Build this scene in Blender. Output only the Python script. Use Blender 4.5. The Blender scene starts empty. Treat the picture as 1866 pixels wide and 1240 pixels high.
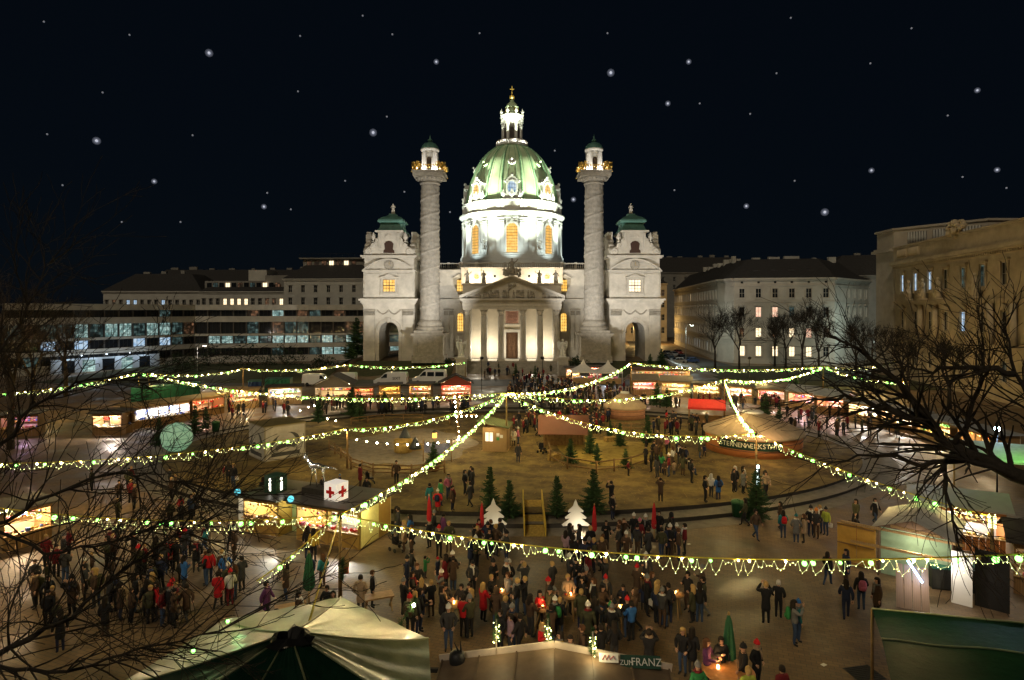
import bpy, bmesh, math, random
from mathutils import Vector, Matrix
R = math.radians; PI = math.pi
sc = bpy.context.scene; COL = sc.collection

# ------------------------------------------------------------------ camera
EYE = 14.0; FPX = 1120.0; HZ = 565.0; CX = 933.0
cam = bpy.data.cameras.new('camera'); camo = bpy.data.objects.new('camera', cam); COL.objects.link(camo)
cam.sensor_width = 36; cam.lens = 36 * FPX / 1866; cam.shift_y = (HZ - 620) / 1866
cam.clip_start = .1; cam.clip_end = 6000
camo.location = (0, 0, EYE); camo.rotation_euler = (PI / 2, 0, 0); sc.camera = camo

# ------------------------------------------------------------------ night sky, faint sun lamp (moon and city glow), exposure
SUN_EL, SUN_AZ = R(40), R(205)          # from behind the camera, a little to its right
w = bpy.data.worlds.new('World'); sc.world = w; w.use_nodes = True
nt = w.node_tree; nt.nodes.clear()
out = nt.nodes.new('ShaderNodeOutputWorld'); bg = nt.nodes.new('ShaderNodeBackground')
sky = nt.nodes.new('ShaderNodeTexSky'); sky.sky_type = 'NISHITA'; sky.sun_disc = False
sky.sun_elevation = SUN_EL; sky.sun_rotation = R(155); sky.air_density = 1; sky.dust_density = .3; sky.ozone_density = 4
mixn = nt.nodes.new('ShaderNodeMix'); mixn.data_type = 'RGBA'; mixn.inputs[0].default_value = .9
mixn.inputs[7].default_value = (.8, 1.65, 3.0, 1)
nt.links.new(sky.outputs[0], mixn.inputs[6]); nt.links.new(mixn.outputs[2], bg.inputs[0])
bg.inputs[1].default_value = .00115
nt.links.new(bg.outputs[0], out.inputs[0])
sun = bpy.data.lights.new('sun', 'SUN'); sun.energy = .5; sun.angle = R(10); sun.color = (1, .84, .60)
suno = bpy.data.objects.new('sun', sun); COL.objects.link(suno)
suno.rotation_euler = (R(50), 0, R(-22))
vs = sc.view_settings; vs.view_transform = 'Standard'; vs.look = 'None'; vs.exposure = .5; vs.gamma = 1; vs.use_curve_mapping = False
sc.render.engine = 'CYCLES'
cy = sc.cycles; cy.use_denoising = True; cy.denoiser = 'OPENIMAGEDENOISE'; cy.max_bounces = 4; cy.diffuse_bounces = 2
cy.glossy_bounces = 2; cy.transmission_bounces = 3; cy.transparent_max_bounces = 6; cy.volume_bounces = 0
cy.sample_clamp_indirect = 2.5; cy.sample_clamp_direct = 0; cy.caustics_reflective = False; cy.caustics_refractive = False
cy.use_light_tree = True; cy.use_adaptive_sampling = True; cy.adaptive_threshold = .02

# ------------------------------------------------------------------ terrain heights and points read off the photograph
def sstep(a, b, t):
    t = max(0., min(1., (t - a) / (b - a))); return t * t * (3 - 2 * t)
PC = (0., 63.); PA, PB = 34., 20.5; RIM = 1.45          # the drained pond: centre, half axes, step width
def plaza_z(x, y):
    z = max(-.6, min(.6, (y - 63.5) * .0255))
    if y > 119:
        z += 2.8 * max(0, min(1, (y - 119.5) / 13)) * (1 - sstep(33.5, 42, abs(x)))
    return z
def gz(x, y):
    e = math.hypot((x - PC[0]) / PA, (y - PC[1]) / PB)
    if e < 1: return 0.
    e2 = math.hypot((x - PC[0]) / (PA + 2 * RIM), (y - PC[1]) / (PB + 2 * RIM))
    return plaza_z(x, y) * (.5 if e2 < 1 and math.hypot((x - PC[0]) / (PA + RIM), (y - PC[1]) / (PB + RIM)) < 1 else 1)
def pt(px, py, Y): return Vector(((px - CX) * Y / FPX, Y, EYE - (py - HZ) * Y / FPX))
def gp(px, py, h=0.):
    """ground point under a thing of which the part h metres above the ground is seen at (px, py)"""
    Y = 50.
    for _ in range(30):
        X = (px - CX) * Y / FPX
        Y = .5 * Y + .5 * max(12, (EYE - h - gz(X, Y)) * FPX / max(8, py - HZ))
    X = (px - CX) * Y / FPX
    return Vector((X, Y, gz(X, Y)))

# ------------------------------------------------------------------ materials
MATS = {}
def mat(name, col, rough=.8, var=.18, scale=3., bump=0., metal=0., col2=None, emis=None, est=0., detail=4., trans=0., sample=True, coords='Object', spec=.3, lo=.3, hi=.7):
    if name in MATS: return MATS[name]
    m = bpy.data.materials.new(name); m.use_nodes = True; t = m.node_tree; b = t.nodes['Principled BSDF']
    b.inputs['Roughness'].default_value = rough; b.inputs['Metallic'].default_value = metal
    b.inputs['Specular IOR Level'].default_value = spec
    tc = t.nodes.new('ShaderNodeTexCoord'); nz = t.nodes.new('ShaderNodeTexNoise')
    nz.inputs['Scale'].default_value = scale; nz.inputs['Detail'].default_value = detail; nz.inputs['Roughness'].default_value = .65
    t.links.new(tc.outputs[coords], nz.inputs['Vector'])
    if var > 0 or col2:
        rp = t.nodes.new('ShaderNodeValToRGB'); rp.color_ramp.elements[0].position = lo; rp.color_ramp.elements[1].position = hi
        c2 = col2 or tuple(min(1, c * (1 + var)) for c in col)
        c1 = col if col2 else tuple(c * (1 - var) for c in col)
        rp.color_ramp.elements[0].color = (*c1, 1); rp.color_ramp.elements[1].color = (*c2, 1)
        t.links.new(nz.outputs['Fac'], rp.inputs[0]); t.links.new(rp.outputs[0], b.inputs['Base Color'])
    else: b.inputs['Base Color'].default_value = (*col, 1)
    if bump:
        bp = t.nodes.new('ShaderNodeBump'); bp.inputs['Strength'].default_value = min(1, bump); bp.inputs['Distance'].default_value = .04 * max(1, bump)
        t.links.new(nz.outputs['Fac'], bp.inputs['Height']); t.links.new(bp.outputs[0], b.inputs['Normal'])
    if emis:
        b.inputs['Emission Color'].default_value = (*emis, 1); b.inputs['Emission Strength'].default_value = est
    if trans: b.inputs['Transmission Weight'].default_value = trans
    if not sample: m.cycles.emission_sampling = 'NONE'
    MATS[name] = m; return m
def emit_var(name, c1, c2, st, scale=1., sample=False, lo=.35, hi=.65):
    """a lit room or display behind a pane: patches of two colours"""
    if name in MATS: return MATS[name]
    m = bpy.data.materials.new(name); m.use_nodes = True; t = m.node_tree; b = t.nodes['Principled BSDF']
    tc = t.nodes.new('ShaderNodeTexCoord'); nz = t.nodes.new('ShaderNodeTexNoise'); nz.inputs['Scale'].default_value = scale; nz.inputs['Detail'].default_value = 3
    rp = t.nodes.new('ShaderNodeValToRGB'); rp.color_ramp.elements[0].position = lo; rp.color_ramp.elements[1].position = hi
    rp.color_ramp.elements[0].color = (*c1, 1); rp.color_ramp.elements[1].color = (*c2, 1)
    t.links.new(tc.outputs['Object'], nz.inputs['Vector']); t.links.new(nz.outputs['Fac'], rp.inputs[0])
    t.links.new(rp.outputs[0], b.inputs['Emission Color']); b.inputs['Emission Strength'].default_value = st
    b.inputs['Base Color'].default_value = (.04, .04, .05, 1); b.inputs['Roughness'].default_value = .2
    if not sample: m.cycles.emission_sampling = 'NONE'
    MATS[name] = m; return m
def room_mat(name, dark, bright, st, w=.55, h=.42, thresh=.45):
    """an office seen through its window: lit and unlit bays, shelves and blinds, varied from pane to pane"""
    m = bpy.data.materials.new(name); m.use_nodes = True; t = m.node_tree; b = t.nodes['Principled BSDF']; L = t.links.new
    tc = t.nodes.new('ShaderNodeTexCoord'); oi = t.nodes.new('ShaderNodeObjectInfo'); sx = t.nodes.new('ShaderNodeSeparateXYZ'); L(tc.outputs['Object'], sx.inputs[0])
    of = t.nodes.new('ShaderNodeMath'); of.operation = 'MULTIPLY_ADD'; of.inputs[1].default_value = 37.; L(oi.outputs['Random'], of.inputs[0]); L(sx.outputs[0], of.inputs[2])
    cb_ = t.nodes.new('ShaderNodeCombineXYZ'); L(of.outputs[0], cb_.inputs[0]); L(sx.outputs[2], cb_.inputs[1])
    br = t.nodes.new('ShaderNodeTexBrick'); br.inputs['Scale'].default_value = 1; br.inputs['Brick Width'].default_value = w; br.inputs['Row Height'].default_value = h; br.inputs['Mortar Size'].default_value = .025; br.offset = .37
    br.inputs['Color1'].default_value = (*dark, 1); br.inputs['Color2'].default_value = (*bright, 1); br.inputs['Mortar'].default_value = (*[c * .4 for c in dark], 1); br.inputs['Bias'].default_value = thresh; L(cb_.outputs[0], br.inputs['Vector'])
    nz = t.nodes.new('ShaderNodeTexNoise'); nz.inputs['Scale'].default_value = 1.1; L(cb_.outputs[0], nz.inputs['Vector']); mr = t.nodes.new('ShaderNodeMapRange'); mr.inputs[1].default_value = .35; mr.inputs[2].default_value = .65; mr.inputs[3].default_value = .35 * st; mr.inputs[4].default_value = 1.25 * st; L(nz.outputs['Fac'], mr.inputs[0])
    L(br.outputs['Color'], b.inputs['Emission Color']); L(mr.outputs[0], b.inputs['Emission Strength']); b.inputs['Base Color'].default_value = (.03, .035, .04, 1); b.inputs['Roughness'].default_value = .15
    m.cycles.emission_sampling = 'NONE'; MATS[name] = m; return m
def wave_mat(name, c1, c2, scale, rough=.7, axis='X', bump=.3, dist=1.5, noise=3.):
    """boards or corrugation grain running across one axis"""
    if name in MATS: return MATS[name]
    m = bpy.data.materials.new(name); m.use_nodes = True; t = m.node_tree; b = t.nodes['Principled BSDF']; b.inputs['Roughness'].default_value = rough
    tc = t.nodes.new('ShaderNodeTexCoord'); wv = t.nodes.new('ShaderNodeTexWave'); wv.bands_direction = axis
    wv.inputs['Scale'].default_value = scale; wv.inputs['Distortion'].default_value = dist; wv.inputs['Detail'].default_value = 2
    nz = t.nodes.new('ShaderNodeTexNoise'); nz.inputs['Scale'].default_value = noise; nz.inputs['Detail'].default_value = 5
    mx = t.nodes.new('ShaderNodeMix'); mx.data_type = 'RGBA'; mx.inputs[6].default_value = (*c1, 1); mx.inputs[7].default_value = (*c2, 1)
    ad = t.nodes.new('ShaderNodeMath'); ad.operation = 'MULTIPLY_ADD'; ad.inputs[1].default_value = .5
    t.links.new(tc.outputs['Object'], wv.inputs['Vector']); t.links.new(tc.outputs['Object'], nz.inputs['Vector'])
    t.links.new(wv.outputs['Fac'], ad.inputs[0])
    n2 = t.nodes.new('ShaderNodeMath'); n2.operation = 'MULTIPLY'; n2.inputs[1].default_value = .6
    t.links.new(nz.outputs['Fac'], n2.inputs[0]); t.links.new(n2.outputs[0], ad.inputs[2])
    t.links.new(ad.outputs[0], mx.inputs[0]); t.links.new(mx.outputs[2], b.inputs['Base Color'])
    bp = t.nodes.new('ShaderNodeBump'); bp.inputs['Strength'].default_value = bump; bp.inputs['Distance'].default_value = .02
    t.links.new(wv.outputs['Fac'], bp.inputs['Height']); t.links.new(bp.outputs[0], b.inputs['Normal'])
    MATS[name] = m; return m

# ------------------------------------------------------------------ mesh builder
class MB:
    def __init__(s): s.v = []; s.f = []; s.m = []; s.s = []
    def add(s, vs, fs, m=0, sm=False, M=None):
        o = len(s.v)
        s.v += [tuple(M @ Vector(v)) for v in vs] if M else [tuple(v) for v in vs]
        for f in fs: s.f.append(tuple(i + o for i in f)); s.m.append(m); s.s.append(sm)
        return s
    def box(s, x0, x1, y0, y1, z0, z1, m=0, M=None):
        return s.add([(x0, y0, z0), (x1, y0, z0), (x1, y1, z0), (x0, y1, z0), (x0, y0, z1), (x1, y0, z1), (x1, y1, z1), (x0, y1, z1)],
                     [(0, 3, 2, 1), (4, 5, 6, 7), (0, 1, 5, 4), (1, 2, 6, 5), (2, 3, 7, 6), (3, 0, 4, 7)], m, False, M)
    def bar(s, a, b, wx, wz, m=0):
        """square bar from a to b"""
        a, b = Vector(a), Vector(b); d = b - a; L = d.length
        M = Matrix.Translation(a) @ d.to_track_quat('Y', 'Z').to_matrix().to_4x4()
        return s.box(-wx / 2, wx / 2, 0, L, -wz / 2, wz / 2, m, M)
    def lathe(s, prof, n=16, c=(0, 0, 0), m=0, sm=True, a0=0., a1=2 * PI, M=None, sx=1., sy=1.):
        full = abs(a1 - a0 - 2 * PI) < 1e-6; k = n if full else n + 1; vs = []; fs = []
        for r, z in prof:
            for i in range(k):
                a = a0 + (a1 - a0) * i / n
                vs.append((c[0] + r * math.cos(a) * sx, c[1] + r * math.sin(a) * sy, c[2] + z))
        for j in range(len(prof) - 1):
            for i in range(n):
                i2 = (i + 1) % k
                fs.append((j * k + i, j * k + i2, (j + 1) * k + i2, (j + 1) * k + i))
        if full and prof[0][0] > 1e-4: fs.append(tuple(range(k - 1, -1, -1)))
        if full and prof[-1][0] > 1e-4: fs.append(tuple((len(prof) - 1) * k + i for i in range(k)))
        return s.add(vs, fs, m, sm, M)
    def tube(s, pts, rad, n=6, m=0, sm=True, cap=True):
        pts = [Vector(p) for p in pts]; vs = []; fs = []
        if not isinstance(rad, (list, tuple)): rad = [rad] * len(pts)
        up = Vector((0, 0, 1))
        for i, p in enumerate(pts):
            d = (pts[min(i + 1, len(pts) - 1)] - pts[max(i - 1, 0)])
            d = d.normalized() if d.length > 1e-9 else Vector((0, 0, 1))
            a = d.cross(up if abs(d.z) < .95 else Vector((1, 0, 0))).normalized(); b = a.cross(d)
            for k in range(n):
                t = 2 * PI * k / n; vs.append(p + (a * math.cos(t) + b * math.sin(t)) * rad[i])
        for i in range(len(pts) - 1):
            for k in range(n):
                k2 = (k + 1) % n; fs.append((i * n + k, i * n + k2, (i + 1) * n + k2, (i + 1) * n + k))
        if cap and n > 2:
            fs.append(tuple(range(n - 1, -1, -1))); fs.append(tuple((len(pts) - 1) * n + k for k in range(n)))
        return s.add(vs, fs, m, sm)
    def prism(s, poly, y0, y1, m=0, M=None):
        """poly in x,z pushed from y0 to y1"""
        n = len(poly)
        vs = [(x, y0, z) for x, z in poly] + [(x, y1, z) for x, z in poly]
        fs = [tuple(range(n)), tuple(range(2 * n - 1, n - 1, -1))] + [(i, i + n, (i + 1) % n + n, (i + 1) % n) for i in range(n)]
        return s.add(vs, fs, m, False, M)
    def prismz(s, poly, z0, z1, m=0, M=None):
        n = len(poly)
        vs = [(x, y, z0) for x, y in poly] + [(x, y, z1) for x, y in poly]
        fs = [tuple(range(n - 1, -1, -1)), tuple(range(n, 2 * n))] + [(i, (i + 1) % n, (i + 1) % n + n, i + n) for i in range(n)]
        return s.add(vs, fs, m, False, M)
    def ball(s, c, r, m=0, n=8, k=5, sx=1, sy=1, sz=1, M=None):
        prof = [(max(1e-5, r * math.sin(PI * i / k)), -r * math.cos(PI * i / k) * sz) for i in range(k + 1)]
        return s.lathe(prof, n, c, m, True, M=M, sx=sx, sy=sy)
    def octa(s, c, r, m=0):
        x, y, z = c
        return s.add([(x + r, y, z), (x - r, y, z), (x, y + r, z), (x, y - r, z), (x, y, z + r), (x, y, z - r)],
                     [(0, 2, 4), (2, 1, 4), (1, 3, 4), (3, 0, 4), (2, 0, 5), (1, 2, 5), (3, 1, 5), (0, 3, 5)], m)
    def wall(s, x0, x1, z0, z1, holes, t=.4, m=0, y=0., M=None):
        """upright wall facing -y at y, rectangular holes (x0,x1,z0,z1[,rise]) with reveals t deep; rise > 0 closes the top as a round arch"""
        xs = sorted({x0, x1, *[h[0] for h in holes], *[h[1] for h in holes]}); zs = sorted({z0, z1, *[h[2] for h in holes], *[h[3] for h in holes]})
        for i in range(len(xs) - 1):
            for j in range(len(zs) - 1):
                cx, cz = (xs[i] + xs[i + 1]) / 2, (zs[j] + zs[j + 1]) / 2
                if any(h[0] < cx < h[1] and h[2] < cz < h[3] for h in holes): continue
                s.add([(xs[i], y, zs[j]), (xs[i + 1], y, zs[j]), (xs[i + 1], y, zs[j + 1]), (xs[i], y, zs[j + 1])], [(0, 1, 2, 3)], m, False, M)
        for h in holes:
            a, b, c, d = h[:4]; rise = h[4] if len(h) > 4 else 0
            n = 10
            if rise:
                top = [(a + (b - a) * i / n, d - rise + rise * math.sqrt(max(0, 1 - (2 * i / n - 1) ** 2))) for i in range(n + 1)]
                for i in range(n):
                    p, q = top[i], top[i + 1]
                    s.add([(p[0], y, p[1]), (q[0], y, q[1]), (q[0], y, d), (p[0], y, d)], [(0, 1, 2, 3)], m, False, M)
                edge = [(a, c)] + top + [(b, c)]
            else: edge = [(a, c), (a, d), (b, d), (b, c)]
            for i in range(len(edge)):
                p, q = edge[i], edge[(i + 1) % len(edge)]
                s.add([(p[0], y, p[1]), (q[0], y, q[1]), (q[0], y + t, q[1]), (p[0], y + t, p[1])], [(0, 1, 2, 3)], m, False, M)
        return s
    def mesh(s, name):
        me = bpy.data.meshes.new(name); me.from_pydata(s.v, [], s.f)
        me.polygons.foreach_set('material_index', s.m); me.polygons.foreach_set('use_smooth', s.s); me.update(); return me
    def build(s, name, mats, parent=None, loc=(0, 0, 0), rz=0., kind=None):
        me = s.mesh(name)
        for m in (mats if isinstance(mats, (list, tuple)) else [mats]): me.materials.append(m)
        return put(name, me, parent, loc, rz, kind)
def put(name, me, parent=None, loc=(0, 0, 0), rz=0., kind=None):
    o = bpy.data.objects.new(name, me); COL.objects.link(o); o.location = loc; o.rotation_euler = (0, 0, rz)
    if parent: o.parent = parent
    if kind: o['kind'] = kind
    return o
def thing(name, label, cat, loc=(0, 0, 0), rz=0., group=None):
    o = bpy.data.objects.new(name, None); COL.objects.link(o); o.location = loc; o.rotation_euler = (0, 0, rz); o.empty_display_size = .3
    o['label'] = label; o['category'] = cat
    if group: o['group'] = group
    return o
def tag(o, label, cat, group=None):
    o['label'] = label; o['category'] = cat
    if group: o['group'] = group
    return o
def structure(name, mb, m): o = mb.build(name, m); o['kind'] = 'structure'; return o
def copy_tree(o, parent=None, loc=None, rz=None, label=None):
    c = o.copy(); COL.objects.link(c)
    if parent: c.parent = parent
    if loc is not None: c.location = loc
    if rz is not None: c.rotation_euler = (0, 0, rz)
    if label: c['label'] = label
    for ch in list(o.children): copy_tree(ch, c)
    return c
def lamp(name, kind, energy, col, loc, parent=None, size=.2, target=None, spot=None, blend=.6):
    l = bpy.data.lights.new(name, kind); l.energy = energy; l.color = col
    if kind in ('POINT', 'SPOT'): l.shadow_soft_size = size
    if kind == 'SPOT': l.spot_size = spot or R(90); l.spot_blend = blend
    if kind == 'AREA': l.size = size
    o = bpy.data.objects.new(name, l); COL.objects.link(o); o.location = loc
    if parent: o.parent = parent
    if target is not None: o.rotation_euler = (Vector(target) - Vector(loc)).to_track_quat('-Z', 'Y').to_euler()
    return o
def text(body, size, parent, loc, rot, m, ext=.01, name='lettering', align='CENTER', spacing=1.):
    c = bpy.data.curves.new(name, 'FONT'); c.body = body; c.size = size; c.align_x = align; c.align_y = 'CENTER'; c.extrude = ext; c.space_character = spacing
    c.materials.append(m); o = bpy.data.objects.new(name, c); COL.objects.link(o); o.location = loc; o.rotation_euler = rot; o.parent = parent; return o
rnd = random.Random(7)

STONE = mat('church_limewash', (.47, .44, .385), .88, .22, .5, .3, detail=10)
STONE_D = mat('weathered_stone', (.31, .285, .24), .9, .25, 1.5, .4)
COLSTONE = mat('column_relief_stone', (.29, .27, .235), .9, .22, 1.4, .5)
WHITE = mat('drum_plaster', (.70, .71, .68), .8, .06, .5, .1)
COPPER = mat('copper_patina', (.42, .58, .34), .55, .3, .35, .1, col2=(.58, .71, .47))
COPPER_R = mat('copper_patina_rib', (.24, .44, .26), .55, .3, .8, .1)
COPPER_D = mat('copper_patina_dark', (.075, .18, .15), .55, .3, .8, .1)
GOLD = mat('gilding', (.75, .5, .12), .35, .2, 3, .2, metal=.8)
GLASSD = mat('dark_window_glass', (.015, .018, .022), .08, 0, spec=.6)
WOODDOOR = mat('door_wood', (.10, .05, .025), .5, .3, 4, .2)
IRON = mat('dark_iron', (.02, .02, .022), .5, .2, 5)
PINKST = mat('inscription_marble', (.42, .25, .2), .6, .2, 3)
WIN_AMBER = emit_var('amber_lit_window', (.9, .42, .06), (1, .62, .16), 1.0, 1.2)
WIN_WARM = emit_var('warm_lit_window', (1, .72, .40), (1, .86, .6), 1.3, .8)
WIN_PINK = emit_var('pinkish_lit_window', (.9, .45, .3), (1, .72, .5), .9, .9)
WIN_CYAN = room_mat('cyan_lit_window', (.16, .34, .33), (.72, 1, .92), .45, .6, .5, .05)
WIN_DIMC = room_mat('dim_cyan_window', (.01, .025, .025), (.2, .34, .32), .35, .7, .6, -.2)
WIN_DIMW = room_mat('dim_warm_window', (.03, .018, .01), (.42, .2, .1), .4, .7, .7, -.2)
WIN_BLUE = emit_var('blue_lit_window', (.3, .5, .75), (.75, .9, 1), .6, 1.)
# ------------------------------------------------------------------ ground, pond steps, straw floor
def paving():
    m = bpy.data.materials.new('brown_paving'); m.use_nodes = True; t = m.node_tree; b = t.nodes['Principled BSDF']; b.inputs['Roughness'].default_value = .62
    tc = t.nodes.new('ShaderNodeTexCoord'); mp = t.nodes.new('ShaderNodeMapping'); mp.inputs['Rotation'].default_value = (0, 0, R(20))
    br = t.nodes.new('ShaderNodeTexBrick'); br.inputs['Scale'].default_value = 1; br.inputs['Brick Width'].default_value = .42; br.inputs['Row Height'].default_value = .21
    br.inputs['Mortar Size'].default_value = .012; br.inputs['Color1'].default_value = (.215, .145, .075, 1); br.inputs['Color2'].default_value = (.15, .10, .052, 1); br.inputs['Mortar'].default_value = (.08, .064, .05, 1)
    nz = t.nodes.new('ShaderNodeTexNoise'); nz.inputs['Scale'].default_value = .35; nz.inputs['Detail'].default_value = 8
    rp = t.nodes.new('ShaderNodeValToRGB'); rp.color_ramp.elements[0].position = .3; rp.color_ramp.elements[1].position = .72
    rp.color_ramp.elements[0].color = (.45, .43, .41, 1); rp.color_ramp.elements[1].color = (1.3, 1.27, 1.24, 1)
    mx = t.nodes.new('ShaderNodeMix'); mx.data_type = 'RGBA'; mx.blend_type = 'MULTIPLY'; mx.inputs[0].default_value = 1
    t.links.new(tc.outputs['Object'], mp.inputs[0]); t.links.new(mp.outputs[0], br.inputs[0]); t.links.new(tc.outputs['Object'], nz.inputs[0])
    t.links.new(nz.outputs['Fac'], rp.inputs[0]); t.links.new(br.outputs[0], mx.inputs[6]); t.links.new(rp.outputs[0], mx.inputs[7]); t.links.new(mx.outputs[2], b.inputs['Base Color'])
    bp = t.nodes.new('ShaderNodeBump'); bp.inputs['Strength'].default_value = .35; bp.inputs['Distance'].default_value = .02
    t.links.new(br.outputs[0], bp.inputs['Height']); t.links.new(bp.outputs[0], b.inputs['Normal'])
    mr = t.nodes.new('ShaderNodeMapRange'); mr.inputs[1].default_value = .3; mr.inputs[2].default_value = .7; mr.inputs[3].default_value = .3; mr.inputs[4].default_value = .85
    t.links.new(nz.outputs['Fac'], mr.inputs[0]); t.links.new(mr.outputs[0], b.inputs['Roughness'])
    return m
PAVING = paving()
LAWN = mat('dark_winter_lawn', (.035, .045, .018), .95, .4, 1.2, .5, col2=(.075, .07, .03))
ASPHALT = mat('asphalt', (.05, .05, .05), .7, .25, 1.5, .3)
STRAW = mat('straw_floor', (.06, .038, .014), .95, 0, .45, .9, col2=(.215, .155, .05), detail=14, lo=.36, hi=.66)
KERB = mat('pond_step_concrete', (.17, .15, .12), .85, .25, 1.5, .3)
NSEG = 128
def ell(k, rx, ry): a = 2 * PI * k / NSEG; return (PC[0] + rx * math.cos(a), PC[1] + ry * math.sin(a))
mb = MB(); rings = []
for e, (rx, ry) in enumerate([(PA + 2 * RIM, PB + 2 * RIM), (38.5, 25.5), (41, 28.5), (45, 34), (52, 42), (60, 51), (66, 56), (72, 59), (78, 63), (84, 66), (90, 70), (100, 78), (120, 100), (180, 170), (420, 420), (2600, 2600)]):
    ring = []
    for k in range(NSEG):
        x, y = ell(k, rx, ry); ring.append((x, y, plaza_z(x, y)))
    rings.append(ring)
vs = [p for r in rings for p in r]; fs = []
for j in range(len(rings) - 1):
    for k in range(NSEG):
        k2 = (k + 1) % NSEG; fs.append((j * NSEG + k, j * NSEG + k2, (j + 1) * NSEG + k2, (j + 1) * NSEG + k))
mb.add(vs, fs); structure('plaza_ground', mb, PAVING)
mb = MB()                                   # two long stone steps round the pond
for lo, hi, kz, wide in ((PA, PA + RIM, .5, 0), ):
    top = []; 
    for k in range(NSEG):
        a = ell(k, PA, PB); b = ell(k, PA + RIM, PB + RIM); c = ell(k, PA + 2 * RIM, PB + 2 * RIM)
        zc = plaza_z(*c)
        top.append([(*a, -.02), (*a, zc * .5), (*b, zc * .5), (*b, zc + .003), (*c, zc + .003), (*c, zc - .05)])
    vs = [p for t_ in top for p in t_]; fs = []
    for k in range(NSEG):
        k2 = (k + 1) % NSEG
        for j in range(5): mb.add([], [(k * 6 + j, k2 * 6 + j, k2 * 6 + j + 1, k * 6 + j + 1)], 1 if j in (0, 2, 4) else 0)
    mb.v = [tuple(p) for p in vs]
structure('pond_steps', mb, [KERB, mat('shaded_riser_granite', (.028, .024, .02), .6, .3, 3, .3)])  # riser faces coloured dark, edge shading painted into the stone
mb = MB(); vs = [(PC[0], PC[1], 0)]; fs = []
for j in range(1, 9):
    for k in range(NSEG): vs.append((*ell(k, PA * j / 8, PB * j / 8), 0))
for k in range(NSEG): fs.append((0, 1 + k, 1 + (k + 1) % NSEG))
for j in range(7):
    for k in range(NSEG): k2 = (k + 1) % NSEG; a = 1 + j * NSEG; fs.append((a + k, a + NSEG + k, a + NSEG + k2, a + k2))
mb.add(vs, fs); structure('straw_ground', mb, STRAW)
def sheet(name, x0, x1, y0, y1, dz, m, n=40, keep=None):
    mb = MB(); vs = []; fs = []
    for j in range(n + 1):
        for i in range(n + 1):
            x = x0 + (x1 - x0) * i / n; y = y0 + (y1 - y0) * j / n; vs.append((x, y, plaza_z(x, y) + dz))
    for j in range(n):
        for i in range(n):
            x = x0 + (x1 - x0) * (i + .5) / n; y = y0 + (y1 - y0) * (j + .5) / n
            if keep is None or keep(x, y): fs.append((j * (n + 1) + i, j * (n + 1) + i + 1, (j + 1) * (n + 1) + i + 1, (j + 1) * (n + 1) + i))
    mb.add(vs, fs); return structure(name, mb, m)
# sloping lawns before the church and before the modern block, a street on either side
sheet('lawn', -33, -12, 120, 131, .05, LAWN); sheet('lawn', 12, 33, 120, 131, .05, LAWN)
sheet('lawn', -88, -36, 112, 152, .05, LAWN, 30); sheet('lawn', 40, 76, 102, 146, .05, LAWN, 30)
sheet('road', -75, 75, 108, 118, .02, ASPHALT, 60); sheet('road', 41, 53, 118.2, 320, .025, ASPHALT, 40)
# loose straw lying in the drained pond: real stalks
mb = MB(); r_ = random.Random(3)
for _ in range(9000):
    a = r_.random() * 2 * PI; q = math.sqrt(r_.random()) * .97
    x, y = PC[0] + PA * q * math.cos(a), PC[1] + PB * q * math.sin(a)
    if r_.random() < .45: x, y = 11.5 + r_.gauss(0, 4), 64 + r_.gauss(0, 5)
    if math.hypot((x - PC[0]) / PA, (y - PC[1]) / PB) > .97: continue
    L = r_.uniform(.12, .4); t_ = r_.random() * PI; dx, dy = math.cos(t_) * L, math.sin(t_) * L; ww = .012
    z = r_.uniform(.004, .06)
    mb.add([(x - dx, y - dy, z), (x + dy * ww / L, y - dx * ww / L, z + .012), (x + dx, y + dy, z + r_.uniform(-.0, .05)), (x - dy * ww / L, y + dx * ww / L, z + .012)], [(0, 1, 2, 3)])
o = mb.build('loose_straw', mat('straw_stalks', (.33, .23, .06), .8, .3, 2)); o['kind'] = 'stuff'; tag(o, 'loose yellow straw scattered over the floor of the drained pond', 'straw')

# worn gravel floor of the round animal pen
mb = MB(); c0 = gp(748, 812); r6 = random.Random(4); n = 48; vs = [(c0.x, c0.y, .014)]
for j in range(1, 5):
    for k in range(n): a = 2 * PI * k / n; q = j / 4 * (1 + (.06 * math.sin(5 * a) + .05 * math.sin(9 * a + 1)) * (j == 4)); vs.append((c0.x + 6.6 * q * math.cos(a), c0.y + 8.2 * q * math.sin(a), .014))
fs = [(0, 1 + k, 1 + (k + 1) % n) for k in range(n)] + [(1 + j * n + k, 1 + (j + 1) * n + k, 1 + (j + 1) * n + (k + 1) % n, 1 + j * n + (k + 1) % n) for j in range(3) for k in range(n)]
mb.add(vs, fs); structure('gravel_ground', mb, mat('pen_gravel', (.12, .10, .075), .95, 0, 1.3, .8, col2=(.24, .205, .155), detail=12))
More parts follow.
